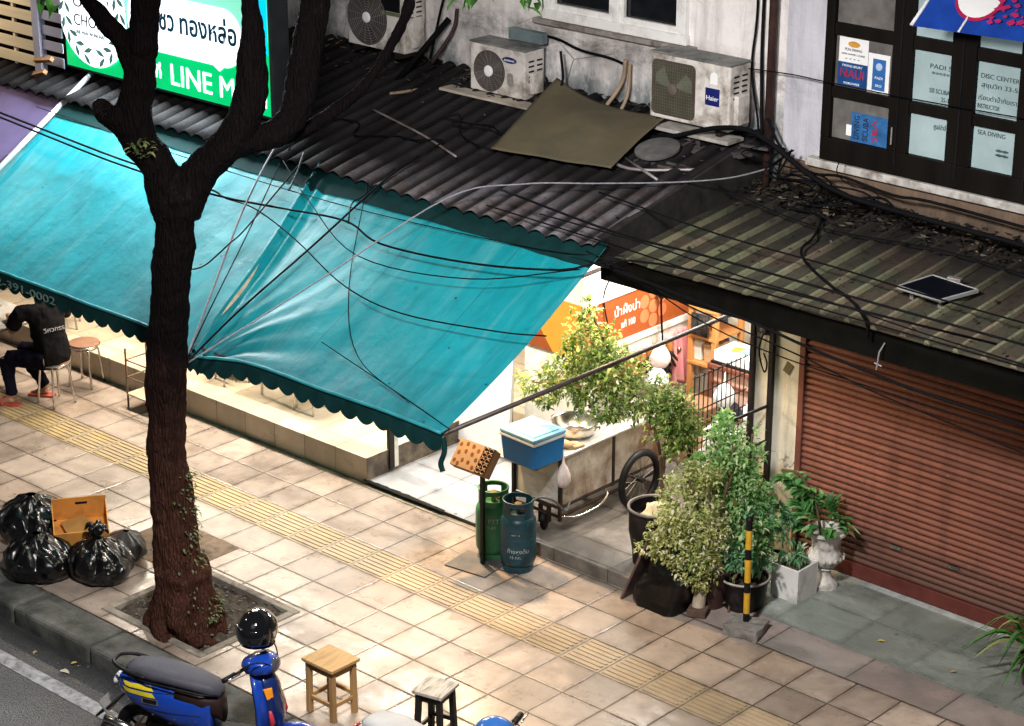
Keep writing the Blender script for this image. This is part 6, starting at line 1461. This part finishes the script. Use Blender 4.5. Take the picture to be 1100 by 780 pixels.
h = MB().ball(pw(.265, 0, 1.222), .118, 3, (.94, .80, 1.08), .12, rot=hq); h.ball(pw(.20, 0, 1.19), .085, 2, (.9, 1, 1.1), .1)
bmesh.ops.delete(h.bm, geom=[v for v in h.bm.verts if (v.co-pw(.335, 0, 0)).dot(PF2) > 0 and v.co.z < 1.235], context='VERTS')
h.build('hair', HAIR, PE, smooth=True)
t_ = MB(); t_.tube([pw(.01, 0, .455), pw(.0, 0, .53), pw(.025, 0, .66), pw(.075, 0, .84), pw(.13, 0, .97), pw(.165, 0, 1.03)], [.155, .162, .15, .155, .135, .07], 20)
for s_, (sh_, el_, wr_) in arms.items():
    t_.ball(pw(.09, s_*.09, .93), .10, 2); t_.tube([pw(.10, s_*.08, .95), sh_, sh_.lerp(el_, .72)], [.10, .080, .070], 12)
for v in t_.bm.verts:
    l = (v.co-PO).dot(PL2); v.co += PL2*l*.16
def folds(o, st, sc):
    tx_ = bpy.data.textures.new('folds', 'CLOUDS'); tx_.noise_scale = sc; tx_.noise_depth = 1
    m_ = o.modifiers.new('folds', 'DISPLACE'); m_.texture = tx_; m_.strength = st; m_.texture_coords = 'LOCAL'
folds(remesh(t_.build('shirt', SHIRT, PE), .012), .035, .09)
tr3 = MB()
tr3.tube([pw(.0, -.1, .50), pw(.0, .1, .50)], [.125, .125], 14)
for s_, (h_, k_, a_) in legs.items():
    tr3.tube([h_, h_.lerp(k_, .5), k_], [.108, .094, .077], 14); tr3.tube([k_, k_.lerp(a_, .4), a_.lerp(k_, .06)], [.077, .072, .056], 14)
folds(remesh(tr3.build('trousers', TROU, PE), .012), .03, .08)
SAND = M('sandal_red', (.40, .07, .05), .5, var=.2)
for s_, (h_, k_, a_) in legs.items():
    f0 = Vector((a_.x, a_.y, .0)); rzp = math.atan2(PF.y, PF.x)
    s4 = MB().box(f0+PF*.06+Vector((0, 0, .012)), (.27, .10, .024), rzp); s4.tube([f0+PF*.09+PL*.055+Vector((0, 0, .02)), f0+PF*.085+PL*.03+Vector((0, 0, .075)), f0+PF*.085-PL*.03+Vector((0, 0, .075)), f0+PF*.09-PL*.055+Vector((0, 0, .02))], .014, 8)
    s4.build('sandal', SAND, PE, bevel=.006)
bkp = pw(-.088, -.02, .80)
pr_ = text('วิศวกรรม', 'shirt_print', M('print_white', (.40, .37, .41), .9, var=.4, scale=60), PE, pw(-.128, .135, .81), .062, rx=R(78), rz=math.atan2(-PL2.y, -PL2.x), width=.27)
# ------------------------------------------------------------------ rubbish by the kerb
def bagmat():
    m, nt, out = nodes_of('bin_bag'); g = NT(nt)
    tc = g.n('ShaderNodeTexCoord'); v = tc.outputs['Object']
    vo = g.n('ShaderNodeTexVoronoi', feature='DISTANCE_TO_EDGE'); vo.inputs['Scale'].default_value = 4.5; g.l(g.mapv(v, (1, 1, .55)), vo.inputs['Vector'])
    p = g.n('ShaderNodeBsdfPrincipled'); p.inputs['Base Color'].default_value = (.004, .004, .0045, 1); p.inputs['Roughness'].default_value = .27
    h = g.math('ADD', g.ramp(vo.outputs['Distance'], 0, .3), g.math('MULTIPLY', g.noise(v, 3.2, 1, .5, 1.6), 2.4))
    g.l(g.bump(h, .7, .05), p.inputs['Normal']); g.l(p.outputs[0], out.inputs[0]); return m
BAGM = bagmat()
GREYBAG = M('bag_grey', (.05, .047, .045), .35, var=.35, scale=5, bump=.8, bscale=9)
def binbag(c, rx_, ry_, h, label, mat=BAGM, knot=True, seed=0, lean=(0, 0)):
    t = thing('rubbish_bag', label, 'rubbish bag', c, 'rubbish bags by the kerb')
    x, y, z = c; n, m_ = 72, 40
    def f(u, v):
        a = 2*PI*u
        s = math.sin(PI*min(.97, .06+.80*v)) if v < .82 else None
        prof_r = [.62, .86, 1.0, 1.03, .98, .84, .60, .32, .13]; prof_z = [0, .06, .2, .36, .52, .68, .82, .92, 1.0]
        t_ = v*8; i = min(7, int(t_)); q = t_-i
        r_ = prof_r[i]*(1-q)+prof_r[i+1]*q; zz = prof_z[i]*(1-q)+prof_z[i+1]*q
        pl = 1+.13*max(0, (v-.30)/.7)*math.sin(a*9+5*noise.noise((math.cos(a)*2, math.sin(a)*2, seed)))+.16*noise.noise((math.cos(a)*1.6+seed, math.sin(a)*1.6, zz*2.2))+.05*noise.noise((math.cos(a)*5, math.sin(a)*5, zz*6+seed))
        return Vector((x+rx_*r_*pl*math.cos(a)+lean[0]*zz, y+ry_*r_*pl*math.sin(a)+lean[1]*zz, z+h*zz))
    b_ = MB().grid(f, n, m_); bmesh.ops.remove_doubles(b_.bm, verts=b_.bm.verts, dist=1e-4)
    b_.build('bag', mat, t, smooth=True)
    if knot:
        k_ = MB(); top = Vector((x+lean[0], y+lean[1], z+h))
        k_.lathe([(.035, -.02), (.028, .02), (.045, .05), (.06, .085), (.045, .12), (.02, .13)], top, 20, jit=.5)
        for a in (.4, 2.2, 3.6, 5): k_.tube(catmull([top+Vector((0, 0, .05)), top+Vector((.06*math.cos(a), .06*math.sin(a), .12)), top+Vector((.11*math.cos(a), .11*math.sin(a), .06))], 4), [.02, .02, .022, .024, .024, .022, .018, .012, .006], 6)
        k_.build('knot', mat, t, smooth=True)
    return t
binbag((-14.93, 10.24, 0), .33, .30, .42, 'upper left black rubbish bag with crumpled shiny top behind the others', knot=False, seed=3)
binbag((-14.33, 9.87, 0), .31, .27, .36, 'squat flat topped black rubbish bag at the left near the kerb', knot=False, seed=11, lean=(-.03, 0))
binbag((-13.93, 10.17, 0), .29, .26, .35, 'tied black rubbish bag with a big knot in front of the cardboard box', seed=23)
binbag((-14.08, 10.52, 0), .21, .18, .27, 'greyish rubbish bag half hidden behind the tied bag and the box', mat=GREYBAG, knot=False, seed=57, lean=(.08, .0))
BOXM = M('box_orange_card', (.62, .27, .055), .75, var=.14, scale=4, dirt=(.32, .14, .035), dirtamt=.4)
CBX = thing('cardboard_box', 'open orange-brown cardboard box lying on top of the rubbish bags', 'box', (-14.36, 10.32, .19), None, R(55))
w_, d_, h_, t_ = .46, .42, .20, .008
b_ = MB(); b_.box((0, 0, .004), (w_, d_, .008)); b_.box((0, -d_/2+t_/2, h_/2+.005), (w_, t_, h_)); b_.box((-w_/2+t_/2, 0, h_/2+.005), (t_, d_-2*t_, h_)); b_.box((w_/2-t_/2, 0, h_/2+.005), (t_, d_-2*t_, h_))
b_.box((0, d_/2-t_/2, h_/2+.025), (w_, t_, h_+.04))
b_.xf(Matrix.Rotation(R(16), 4, 'X')); b_.build('box', BOXM, CBX, local=True)
s1 = MB().box((.02, d_/2-t_-.002, h_*.92), (.10, .003, .022)); s1.box((w_/2-t_-.002, .02, h_*.72), (.003, .07, .02)); s1.xf(Matrix.Rotation(R(16), 4, 'X')); s1.build('hand_hole', BLACK, CBX, local=True)
MB().box((-.02, 0, .07), (.22, .28, .006), .3).xf(Matrix.Rotation(R(16), 4, 'X')).build('inner_flap', M('inner_card', (.34, .18, .05), .8, var=.2), CBX, local=True)

# ------------------------------------------------------------------ scooters
# yellow decals on the right rear flank
def flank(x, zf, off=.003):   # point on the right side of the rear body
    S = [(-.80, .035, .60, .66), (-.76, .075, .545, .70), (-.66, .125, .48, .715), (-.50, .150, .42, .70), (-.33, .152, .36, .685), (-.16, .135, .33, .66), (-.04, .115, .33, .62)]
    for a, b in zip(S, S[1:]):
        if a[0] <= x <= b[0]:
            q = (x-a[0])/(b[0]-a[0]); hw, z0, z1 = (a[i]*(1-q)+b[i]*q for i in (1, 2, 3)); break
    s_ = max(-1, min(1, (zf-(z0+z1)/2)/((z1-z0)/2))); ss = math.copysign(abs(s_)**(1/.7), s_); c_ = math.sqrt(max(0, 1-ss*ss))
    return Vector((x, -(hw+off)*c_**.7-.0, zf))
def scooter(loc, rz, label, P):
    """local axes: +x forwards, +y left, ground at z=0"""
    t = thing('scooter', label, 'scooter', loc, None, rz); kw = dict(local=True)
    body, seatm = P['body'], P['seat']
    def loft(secs, name, mat, n=20, par=t):
        # secs: (x, half width, zlo, zhi, power)
        m_ = MB(); rings = []
        for x, hw, z0, z1, pw_ in secs:
            ring = []
            for k in range(n):
                a = 2*PI*k/n; c_, s_ = math.cos(a), math.sin(a)
                ring.append(m_.bm.verts.new((x, math.copysign(abs(c_)**pw_, c_)*hw, (z0+z1)/2+math.copysign(abs(s_)**pw_, s_)*(z1-z0)/2)))
            rings.append(ring)
        for A_, B_ in zip(rings, rings[1:]):
            for k in range(n): m_._face((A_[k], A_[(k+1) % n], B_[(k+1) % n], B_[k]))
        m_._face(rings[0][::-1]); m_._face(rings[-1])
        return m_.build(name, mat, par, smooth=True, local=True)
    rear = loft([(-.80, .035, .60, .66, .8), (-.76, .075, .545, .70, .75), (-.66, .125, .48, .715, .7), (-.50, .150, .42, .70, .7), (-.33, .152, .36, .685, .7), (-.16, .135, .33, .66, .7), (-.04, .115, .33, .62, .7)], 'tail_body', body)
    rear['label'] = P.get('tail_label', 'glossy rear body')
    seat = loft([(-.72, .05, .735, .765, .8), (-.66, .105, .715, .80, .7), (-.50, .135, .70, .81, .65), (-.34, .14, .695, .79, .65), (-.18, .125, .675, .765, .65), (-.04, .095, .635, .74, .7), (.02, .05, .625, .70, .8)], 'seat', seatm)
    MB().tube([(-.72, -.09, .735), (-.5, -.142, .715), (-.3, -.146, .705), (-.1, -.122, .675), (.015, -.06, .65)], .008, 6).build('piping', BLACK, seat, smooth=True, **kw)
    if P['rail']: MB().tube(catmull([(-.52, -.13, .74), (-.70, -.12, .775), (-.80, -.07, .79), (-.82, 0, .79), (-.80, .07, .79), (-.70, .12, .775), (-.52, .13, .74)]), .014, 8).build('grab_rail', P['rail'], t, smooth=True, **kw)
    tl = MB().ball((-.80, 0, .64), .05, 2, (.6, 1.7, .8)); tl.build('tail_light', P['tail'], t, smooth=True, **kw)
    # floor board, leg shield, front apron
    MB().hexa([(-.06, -.125, .29), (.30, -.125, .29), (.30, .125, .29), (-.06, .125, .29), (-.06, -.13, .345), (.30, -.15, .345), (.30, .15, .345), (-.06, .13, .345)]).build('floor_board', BLACK, t, bevel=.015, **kw)
    def apron(x_off, w0, w1, mat, name, th=.05):
        m_ = MB(); rings = []
        for z_, x_, hw in ((.26, .27, w0*.62), (.36, .335, w0*.92), (.50, .385, w1), (.66, .385, w1*.98), (.80, .345, w1*.78), (.90, .305, w1*.50)):
            R_ = []
            for k in range(13):
                q = -1+2*k/12; R_.append(m_.bm.verts.new((x_+x_off+.055*(1-q*q)-.02, q*hw, z_)))
            rings.append(R_)
        for A_, B_ in zip(rings, rings[1:]):
            for k in range(12): m_._face((A_[k], A_[k+1], B_[k+1], B_[k]))
        return m_.build(name, mat, t, smooth=True, solid=th, local=True)
    apron(0, .17, .185, body, 'leg_shield', .03)
    fa = apron(.05, .105, .105, P['apron'], 'front_apron', .05)
    # chrome V trim and headlamp-side pieces on the apron
    MB().tube(catmull([(.375, 0, .88), (.455, .0, .72), (.472, 0, .55), (.42, 0, .38)]), [.02]*4+[.03]*8+[.022]*7, 8).build('centre_trim', P['trim'], fa, smooth=True, **kw)
    for s_ in (-1, 1):
        MB().prism([(.408, s_*.10, .72), (.44, s_*.06, .72), (.43, s_*.055, .80), (.385, s_*.105, .80)], (.012, s_*.012, 0)).build('turn_signal', P['signal'], fa, bevel=.004, **kw)
        MB().tube([(.44, s_*.115, .64), (.455, s_*.11, .55), (.425, s_*.10, .44)], [.012, .02, .008], 8).build('stripe', P['stripe'], fa, smooth=True, **kw)
    # under-seat panel, seams, cables, screws
    loft([(-.30, .137, .56, .70, .8), (-.10, .118, .50, .66, .8), (.015, .075, .44, .64, .8), (.03, .05, .42, .60, .8)], 'underseat_panel', P['under'])
    for zs in (.50, .585): MB().tube([flank(-.74+.64*i/14, zs-.0*i, .001) for i in range(15)] if zs < .55 else [flank(-.70+.5*i/14, zs+.055, .001) for i in range(15)], .0022, 5).build('seam', BLACK, rear, local=True)
    sc = MB()
    for xs in (-.62, -.48, -.30, -.14): q_ = flank(xs, .455, .001); sc.cyl(q_, q_+Vector((0, -.004, 0)), .006, n=10)
    sc.build('screws', CHROME, rear, local=True)
    for s_ in (-1, 1): MB().tube(catmull([(.26, s_*.20, .98), (.36, s_*.16, 1.03), (.43, s_*.07, .98), (.42, s_*.05, .88)], 5), .005, 6).build('cable', BLACK, t, smooth=True, **kw)
    # steering: handlebar shroud, grips, mirrors, headlight
    loft([(.20, .05, .90, .96, .8), (.26, .12, .88, 1.0, .75), (.34, .135, .88, 1.02, .7), (.42, .105, .90, 1.0, .7), (.46, .05, .92, .98, .8)], 'handlebar_cowl', body)
    MB().ball((.435, 0, .95), .065, 3, (.5, 1.2, .85)).build('headlight', P['lamp'], t, smooth=True, **kw)
    for s_ in (-1, 1):
        MB().tube([(.29, s_*.10, .965), (.26, s_*.22, .97), (.21, s_*.34, .965)], .012, 8).build('handlebar', DARKSTEEL, t, smooth=True, **kw)
        MB().tube([(.245, s_*.25, .97), (.205, s_*.355, .965)], .019, 10).build('grip', BLACK, t, smooth=True, **kw)
        MB().tube([(.29, s_*.26, .985), (.25, s_*.37, .985)], .006, 6).build('brake_lever', CHROME, t, smooth=True, **kw)
        if P.get('mirrors'):
            mr = MB().tube(catmull([(.28, s_*.20, .98), (.30, s_*.25, 1.10), (.27, s_*.29, 1.17)], 4), .006, 6); mr.ball((.265, s_*.30, 1.20), .055, 2, (.3, 1.1, .8)); mr.build('mirror', BLACK, t, smooth=True, **kw)
    # front fork, mudguard, wheels
    for s_ in (-1, 1): MB().tube([(.40, s_*.055, .62), (.60, s_*.065, .225)], .016, 8).build('fork_leg', CHROME, t, smooth=True, **kw)
    mg = MB().grid(lambda u, v: Vector((.61+.262*math.cos(R(25+150*u)), -.065+.13*v, .225+.262*math.sin(R(25+150*u))+.02*math.sin(PI*v))), 20, 6); mg.build('mudguard', body, t, smooth=True, solid=.006, **kw)
    for wx in (-.62, .61):
        w = MB().tube([(wx+.19*math.cos(2*PI*k/36), 0, .225+.19*math.sin(2*PI*k/36)) for k in range(36)], .042, 12, closed=True).build('wheel', BLACK, t, smooth=True, **kw)
        rr3 = MB().tube([(wx+.145*math.cos(2*PI*k/36), 0, .225+.145*math.sin(2*PI*k/36)) for k in range(36)], .018, 8, closed=True)
        for k in range(5):
            a = 2*PI*k/5; rr3.tube([(wx, 0, .225), (wx+.14*math.cos(a), 0, .225+.14*math.sin(a))], .014, 6)
        rr3.cyl((wx, -.05, .225), (wx, .05, .225), .035, n=14); rr3.build('rim', DARKSTEEL, w, smooth=True, **kw)
    # engine, exhaust, stand
    en = MB().box((-.38, .03, .25), (.42, .16, .17)); en.cyl((-.62, .10, .225), (-.62, -.06, .225), .085, n=18); en.build('engine', DARKSTEEL, t, bevel=.02, **kw)
    ex = MB().tube(catmull([(-.18, -.10, .20), (-.45, -.14, .19), (-.62, -.15, .24), (-.88, -.15, .30)]), [.018]*6+[.028]*4+[.052]*9, 12); ex.build('exhaust', P['exhaust'], t, smooth=True, **kw)
    MB().tube([(-.60, -.152, .30), (-.86, -.152, .37)], [.03, .035], 8).build('heat_shield', CHROME, t, smooth=True, **kw)
    MB().hexa([(-.98, -.06, .30), (-.80, -.06, .46), (-.80, .06, .46), (-.98, .06, .30), (-.99, -.06, .315), (-.80, -.06, .48), (-.80, .06, .48), (-.99, .06, .315)]).build('rear_mudguard', BLACK, t, **kw)
    MB().box((-.915, 0, .40), (.01, .15, .11), rot=Matrix.Rotation(R(-35), 3, 'Y')).build('number_plate', M('plate_dirty', (.16, .16, .16), .6), t, **kw)
    MB().tube([(-.25, .08, .22), (-.30, .22, .0)], .012, 8).build('side_stand', DARKSTEEL, t, **kw)
    return t, rear, body
def paint(name, c, coat=.8): return M(name, c, .34, var=.16, scale=3, coat=coat, dirt=tuple(x*.75+.012 for x in c), dirtamt=.3, dscale=9)
SEATG = M('seat_grey', (.06, .058, .075), .55, var=.2, scale=6, bump=.25, bscale=140)
LENS_R = M('lens_red', (.35, .01, .01), .15, coat=.6); LENS_O = M('lens_orange', (.75, .26, .015), .2, coat=.6, emit=(.75, .26, .015), estr=.15); LENS_W = M('lens_clear', (.5, .5, .52), .08, coat=.8)
GOLD = M('decal_yellow', (.62, .50, .02), .4)
sc1, rear1, _ = scooter((-11.0, 9.0, -.16), R(24), 'shiny blue scooter with grey seat parked at the kerb',
    dict(body=paint('scooter_blue', (.006, .045, .33)), apron=paint('scooter_blue_dark', (.005, .018, .10)), seat=SEATG, under=M('panel_brown', (.020, .010, .009), .5, var=.3, spec=.2), rail=BLACK, tail=LENS_W, trim=CHROME, signal=LENS_O, stripe=M('stripe_red', (.45, .03, .05), .3, coat=.5), lamp=M('lens_smoke', (.06, .06, .08), .1, coat=.8), exhaust=DARKSTEEL, tail_label='glossy blue tail with yellow stripes'))
for x0, x1, z0, z1 in ((-.70, -.46, .645, .675), (-.70, -.44, .60, .632)):
    MB().grid(lambda u, v: flank(x0+(x1-x0)*u-.03*v, z0+(z1-z0)*v, .004), 10, 3).build('decal', GOLD, rear1, smooth=True, local=True)
MB().grid(lambda u, v: flank(-.56+.14*u, .545+.045*v, .004), 6, 3).build('badge_plate', CHROME, rear1, smooth=True, local=True)
MB().grid(lambda u, v: flank(-.545+.11*u, .552+.03*v, .007), 6, 3).build('badge', BLACK, rear1, smooth=True, local=True)
sc2, rear2, _ = scooter((-8.925, 9.265, -.16), R(2), 'white tailed scooter mostly below the bottom edge beside the dark stool',
    dict(body=paint('scooter_white', (.50, .50, .50)), apron=paint('scooter_white2', (.55, .55, .55)), seat=M('seat_pale', (.42, .41, .40), .5, var=.1), under=M('panel_grey', (.12, .12, .12), .5), rail=None, tail=LENS_R, trim=CHROME, signal=LENS_O, stripe=LENS_R, lamp=LENS_W, exhaust=DARKSTEEL, tail_label='white tail body'))
sc2.scale = (1.12, 1.12, 1.12)
def helmet(loc, rz, label, shell, tilt=0, s=1.0):
    t = thing('helmet', label, 'helmet', loc, 'motorcycle helmets', rz); kw = dict(local=True, smooth=True)
    m_ = MB(); bmesh.ops.create_uvsphere(m_.bm, u_segments=36, v_segments=22, radius=1)
    for v in m_.bm.verts: v.co = Vector((v.co.x*.152, v.co.y*.125, v.co.z*.135))*s
    bmesh.ops.delete(m_.bm, geom=[v for v in m_.bm.verts if v.co.z < -.085*s or (v.co.x > .05*s and v.co.z < -.0*s and abs(v.co.y) < .10*s)], context='VERTS')
    m_.xf(Matrix.Rotation(tilt, 4, 'Y')); m_.build('shell', shell, t, solid=.012, **kw)
    vz = MB().grid(lambda u, v: Vector((.163*math.cos(R(-62+124*u))*math.cos(R(-28+46*v)), .136*math.sin(R(-62+124*u))*math.cos(R(-28+46*v))*1.02, .145*math.sin(R(-28+46*v))))*s, 24, 10)
    vz.xf(Matrix.Rotation(tilt, 4, 'Y')); vz.build('visor', M('visor_dark', (.006, .006, .007), .05, coat=1.0), t, solid=.003, **kw)
    MB().tube([(.115*s*math.cos(a*PI/18), .105*s*math.sin(a*PI/18), -.088*s) for a in range(36)], .010, 6, closed=True).xf(Matrix.Rotation(tilt, 4, 'Y')).build('edge_trim', BLACK, t, **kw)
    for s_ in (-1, 1): MB().cyl((.03*s, s_*.118*s, .0), (.03*s, s_*.132*s, 0), .022, n=14).xf(Matrix.Rotation(tilt, 4, 'Y')).build('visor_pivot', CHROME, t, local=True)
    return t
helmet((-10.77, 9.18, 1.01), R(-65), 'glossy black full helmet hung on the blue scooter handlebar', M('shell_black', (.006, .006, .007), .10, coat=1.0, var=.1), R(-6), 1.08)
helmet((-8.60, 9.30, .96), R(20), 'blue helmet just showing at the bottom edge below the dark stool', M('shell_blue', (.03, .12, .38), .2, coat=1.0, var=.1), 0, .95)

# ------------------------------------------------------------------ litter
def fallen_leaf(x, y, z, s, c, label, a=0):
    m_ = MB(); d_ = Vector((math.cos(a), math.sin(a), 0)); leafblade(m_, (x, y, z+.006), d_+Vector((0, 0, .08)), s, s*.55, .1)
    tag(m_.build('fallen_leaf', M('leaf_litter_'+c[0], c[1], .8, var=.2)), label, 'leaf', 'fallen leaves')
YELL = ('yellow', (.55, .40, .12)); DRY = ('dry', (.36, .26, .14)); PALE = ('pale', (.50, .46, .36))
for x, y, z, s, c, l, a in ((-8.45, 13.6, .006, .07, YELL, 'yellowish fallen flower on the wet slabs in front of the shutter', .5), (-13.08, 9.1, -.155, .10, PALE, 'pale dry leaf on the road beside the kerb, nearest the scooter', .2), (-13.45, 9.12, -.155, .06, DRY, 'small brown leaf on the road below the rubbish bags', 2),
                            (-13.1, 9.22, -.155, .06, YELL, 'small yellow leaf in the gutter below the kerb', 1.2), (-14.05, 9.15, -.155, .05, DRY, 'tiny brown leaf in the gutter at the left edge', 2.6), (-7.75, 13.55, .006, .06, DRY, 'brown leaf on the slabs left of the strap-leaved plant', .9)):
    fallen_leaf(x, y, z, s, c, l, a)
lt = MB()
for i in range(130):
    zone = random.random()
    if zone < .5: x, y, z = random.uniform(-13.9, -8), random.uniform(12.6, 14.3), .008
    elif zone < .8: x, y, z = random.uniform(-14.5, -11.5), random.uniform(9.02, 9.3), -.154
    else: x, y, z = random.uniform(-16, -8), random.uniform(9.8, 12.5), .006
    if -13.62 > x or (x < -10.24 and y > 12.95): continue
    scrap(lt, (x, y, z), random.uniform(.006, .018), .15)
tag(lt.build('litter_flecks', M('flecks', (.25, .20, .13), .9, var=.6, scale=30)), kind='stuff')

# ------------------------------------------------------------------ lamps
def tube_lamp(x0, x1, y, z, power, c, label, spread=.35, vertical=False):
    t = thing('tube_lamp', label, 'lamp', ((x0+x1)/2, y, z), 'fluorescent tubes of the stalls')
    MB().cyl((x0, y, z), (x1, y, z), .016, n=12).build('tube', emis('tube_glow', (1, .95, .86), 4), t)
    MB().box2((x0-.03, y-.03, z+.02), (x1+.03, y+.03, z+.05)).build('fitting', WHITEPAINT, t)
    L = bpy.data.lights.new('tube_light', 'AREA'); L.shape = 'RECTANGLE'; L.size = abs(x1-x0); L.size_y = .08; L.energy = power; L.color = c
    o = bpy.data.objects.new('tube_light', L); col.objects.link(o); o.location = ((x0+x1)/2, y, z-.02)
    return t
WARM = (1.0, .87, .70); NEUT = (1.0, .96, .90)
tube_lamp(-18.2, -17.0, 13.6, 2.72, 160, WARM, 'fluorescent tube under the canopy above the left tables')
tube_lamp(-16.2, -15.0, 13.6, 2.72, 160, WARM, 'fluorescent tube under the canopy above the middle of the platform')
tube_lamp(-14.3, -13.1, 13.6, 2.72, 130, NEUT, 'fluorescent tube under the canopy above the platform end')
tube_lamp(-11.75, -10.65, 14.9, 2.62, 125, NEUT, 'fluorescent tube under the bay ceiling above the cart')
tube_lamp(-11.75, -10.65, 13.2, 2.66, 70, (1.0, .80, .55), 'fluorescent tube at the front of the bay behind the eave')
def lamp(kind, name, loc, target, energy, color, **k):
    L = bpy.data.lights.new(name, kind); L.energy = energy; L.color = color
    for a, v in k.items(): setattr(L, a, v)
    o = bpy.data.objects.new(name, L); col.objects.link(o); o.location = loc
    o.rotation_euler = (Vector(target)-Vector(loc)).to_track_quat('-Z', 'Y').to_euler(); return o
BU = thing('bulb_lamp', 'warm bare bulb hanging under the right end of the teal awning', 'lamp', (-12.35, 12.75, 2.3))
MB().ball((-12.35, 12.75, 2.32), .035, 2, (1, 1, 1.2)).build('bulb', emis('bulb_glow', (1, .75, .42), 12), BU, smooth=True)
MB().cyl((-12.35, 12.75, 2.36), (-12.35, 12.75, 2.43), .018, n=10).build('holder', BLACK, BU)
MB().tube([(-12.35, 12.75, 2.42), (-12.35, 12.75, 3.0)], .004, 5).build('flex', BLACK, BU)
lamp('SPOT', 'bulb_light', (-12.32, 12.72, 2.27), (-9.9, 12.35, .1), 330, (1.0, .64, .30), spot_size=R(105), spot_blend=.35, shadow_soft_size=.04)
# street lamps over the road, outside the frame, plus an added facade fill
lamp('SPOT', 'street_or_fill_light', (-7.6, 7.0, 7.2), (-10.1, 11.9, 0), 3400, (1.0, .97, .94), spot_size=R(100), spot_blend=.7, shadow_soft_size=.35)
lamp('SPOT', 'street_or_fill_light', (-4.5, 4.5, 7.8), (-11.0, 14.7, 4.6), 1300, (1.0, .95, .95), spot_size=R(48), spot_blend=.9, shadow_soft_size=.3)  # added fill to brighten the upper facade, not a known street lamp
lamp('SPOT', 'street_or_fill_light', (-19.5, 6.5, 7.5), (-14.5, 11.5, 1.5), 330, (1.0, .86, .72), spot_size=R(100), spot_blend=.8, shadow_soft_size=.35)
la = lamp('AREA', 'sign_light', (-16.1, 12.83, 4.02), (-16.1, 0, 2.6), 560, (.86, .97, 1.0), shape='RECTANGLE', size=2.9, size_y=1.4)
lamp('POINT', 'side_light', (-19.2, 12.0, 4.3), (-19, 13, 3), 60, (1.0, .80, .55), shadow_soft_size=.15)
# sky and the soft city glow
w = bpy.data.worlds.new('World'); scene.world = w; w.use_nodes = True
nt = w.node_tree; nt.nodes.clear()
sky = nt.nodes.new('ShaderNodeTexSky'); sky.sky_type = 'NISHITA'; sky.sun_disc = False
SUN_EL, SUN_ROT = R(50), R(150)
sky.sun_elevation = SUN_EL; sky.sun_rotation = SUN_ROT
bg = nt.nodes.new('ShaderNodeBackground'); bg.inputs[1].default_value = .007
wo = nt.nodes.new('ShaderNodeOutputWorld'); nt.links.new(sky.outputs[0], bg.inputs[0]); nt.links.new(bg.outputs[0], wo.inputs[0])
S = bpy.data.lights.new('night_glow', 'SUN'); S.energy = .14; S.angle = R(25); S.color = (1.0, .93, .88)
so = bpy.data.objects.new('night_glow', S); col.objects.link(so)
d = Vector((math.sin(SUN_ROT)*math.cos(SUN_EL), math.cos(SUN_ROT)*math.cos(SUN_EL), math.sin(SUN_EL)))
so.rotation_euler = (-d).to_track_quat('-Z', 'Y').to_euler()

# ------------------------------------------------------------------ camera
cd = bpy.data.cameras.new('camera'); cam = bpy.data.objects.new('camera', cd); col.objects.link(cam); scene.camera = cam
cd.sensor_width = 36; cd.sensor_fit = 'HORIZONTAL'; cd.lens = 36*2.40140376/1.1; cd.clip_end = 500; cd.clip_start = .1
pitch, yaw, roll = 3.68658235e-01, -7.38044840e-01, 1.86929207e-03
cp, sp_, cy, sy = math.cos(pitch), math.sin(pitch), math.cos(yaw), math.sin(yaw)
fwd = Vector((sy*cp, cy*cp, -sp_)); right = Vector((cy, -sy, 0)); up = right.cross(fwd)
r2 = right*math.cos(roll)+up*math.sin(roll); u2 = -right*math.sin(roll)+up*math.cos(roll)
mt = Matrix((r2, u2, -fwd)).transposed().to_4x4(); mt.translation = (0, 0, 8.45); cam.matrix_world = mt
scene.view_settings.view_transform = 'Standard'; scene.view_settings.look = 'None'; scene.view_settings.exposure = 0
scene.render.engine = 'CYCLES'; scene.cycles.use_denoising = True; scene.cycles.max_bounces = 7; scene.cycles.sample_clamp_indirect = 4
scene.cycles.caustics_reflective = False; scene.cycles.caustics_refractive = False
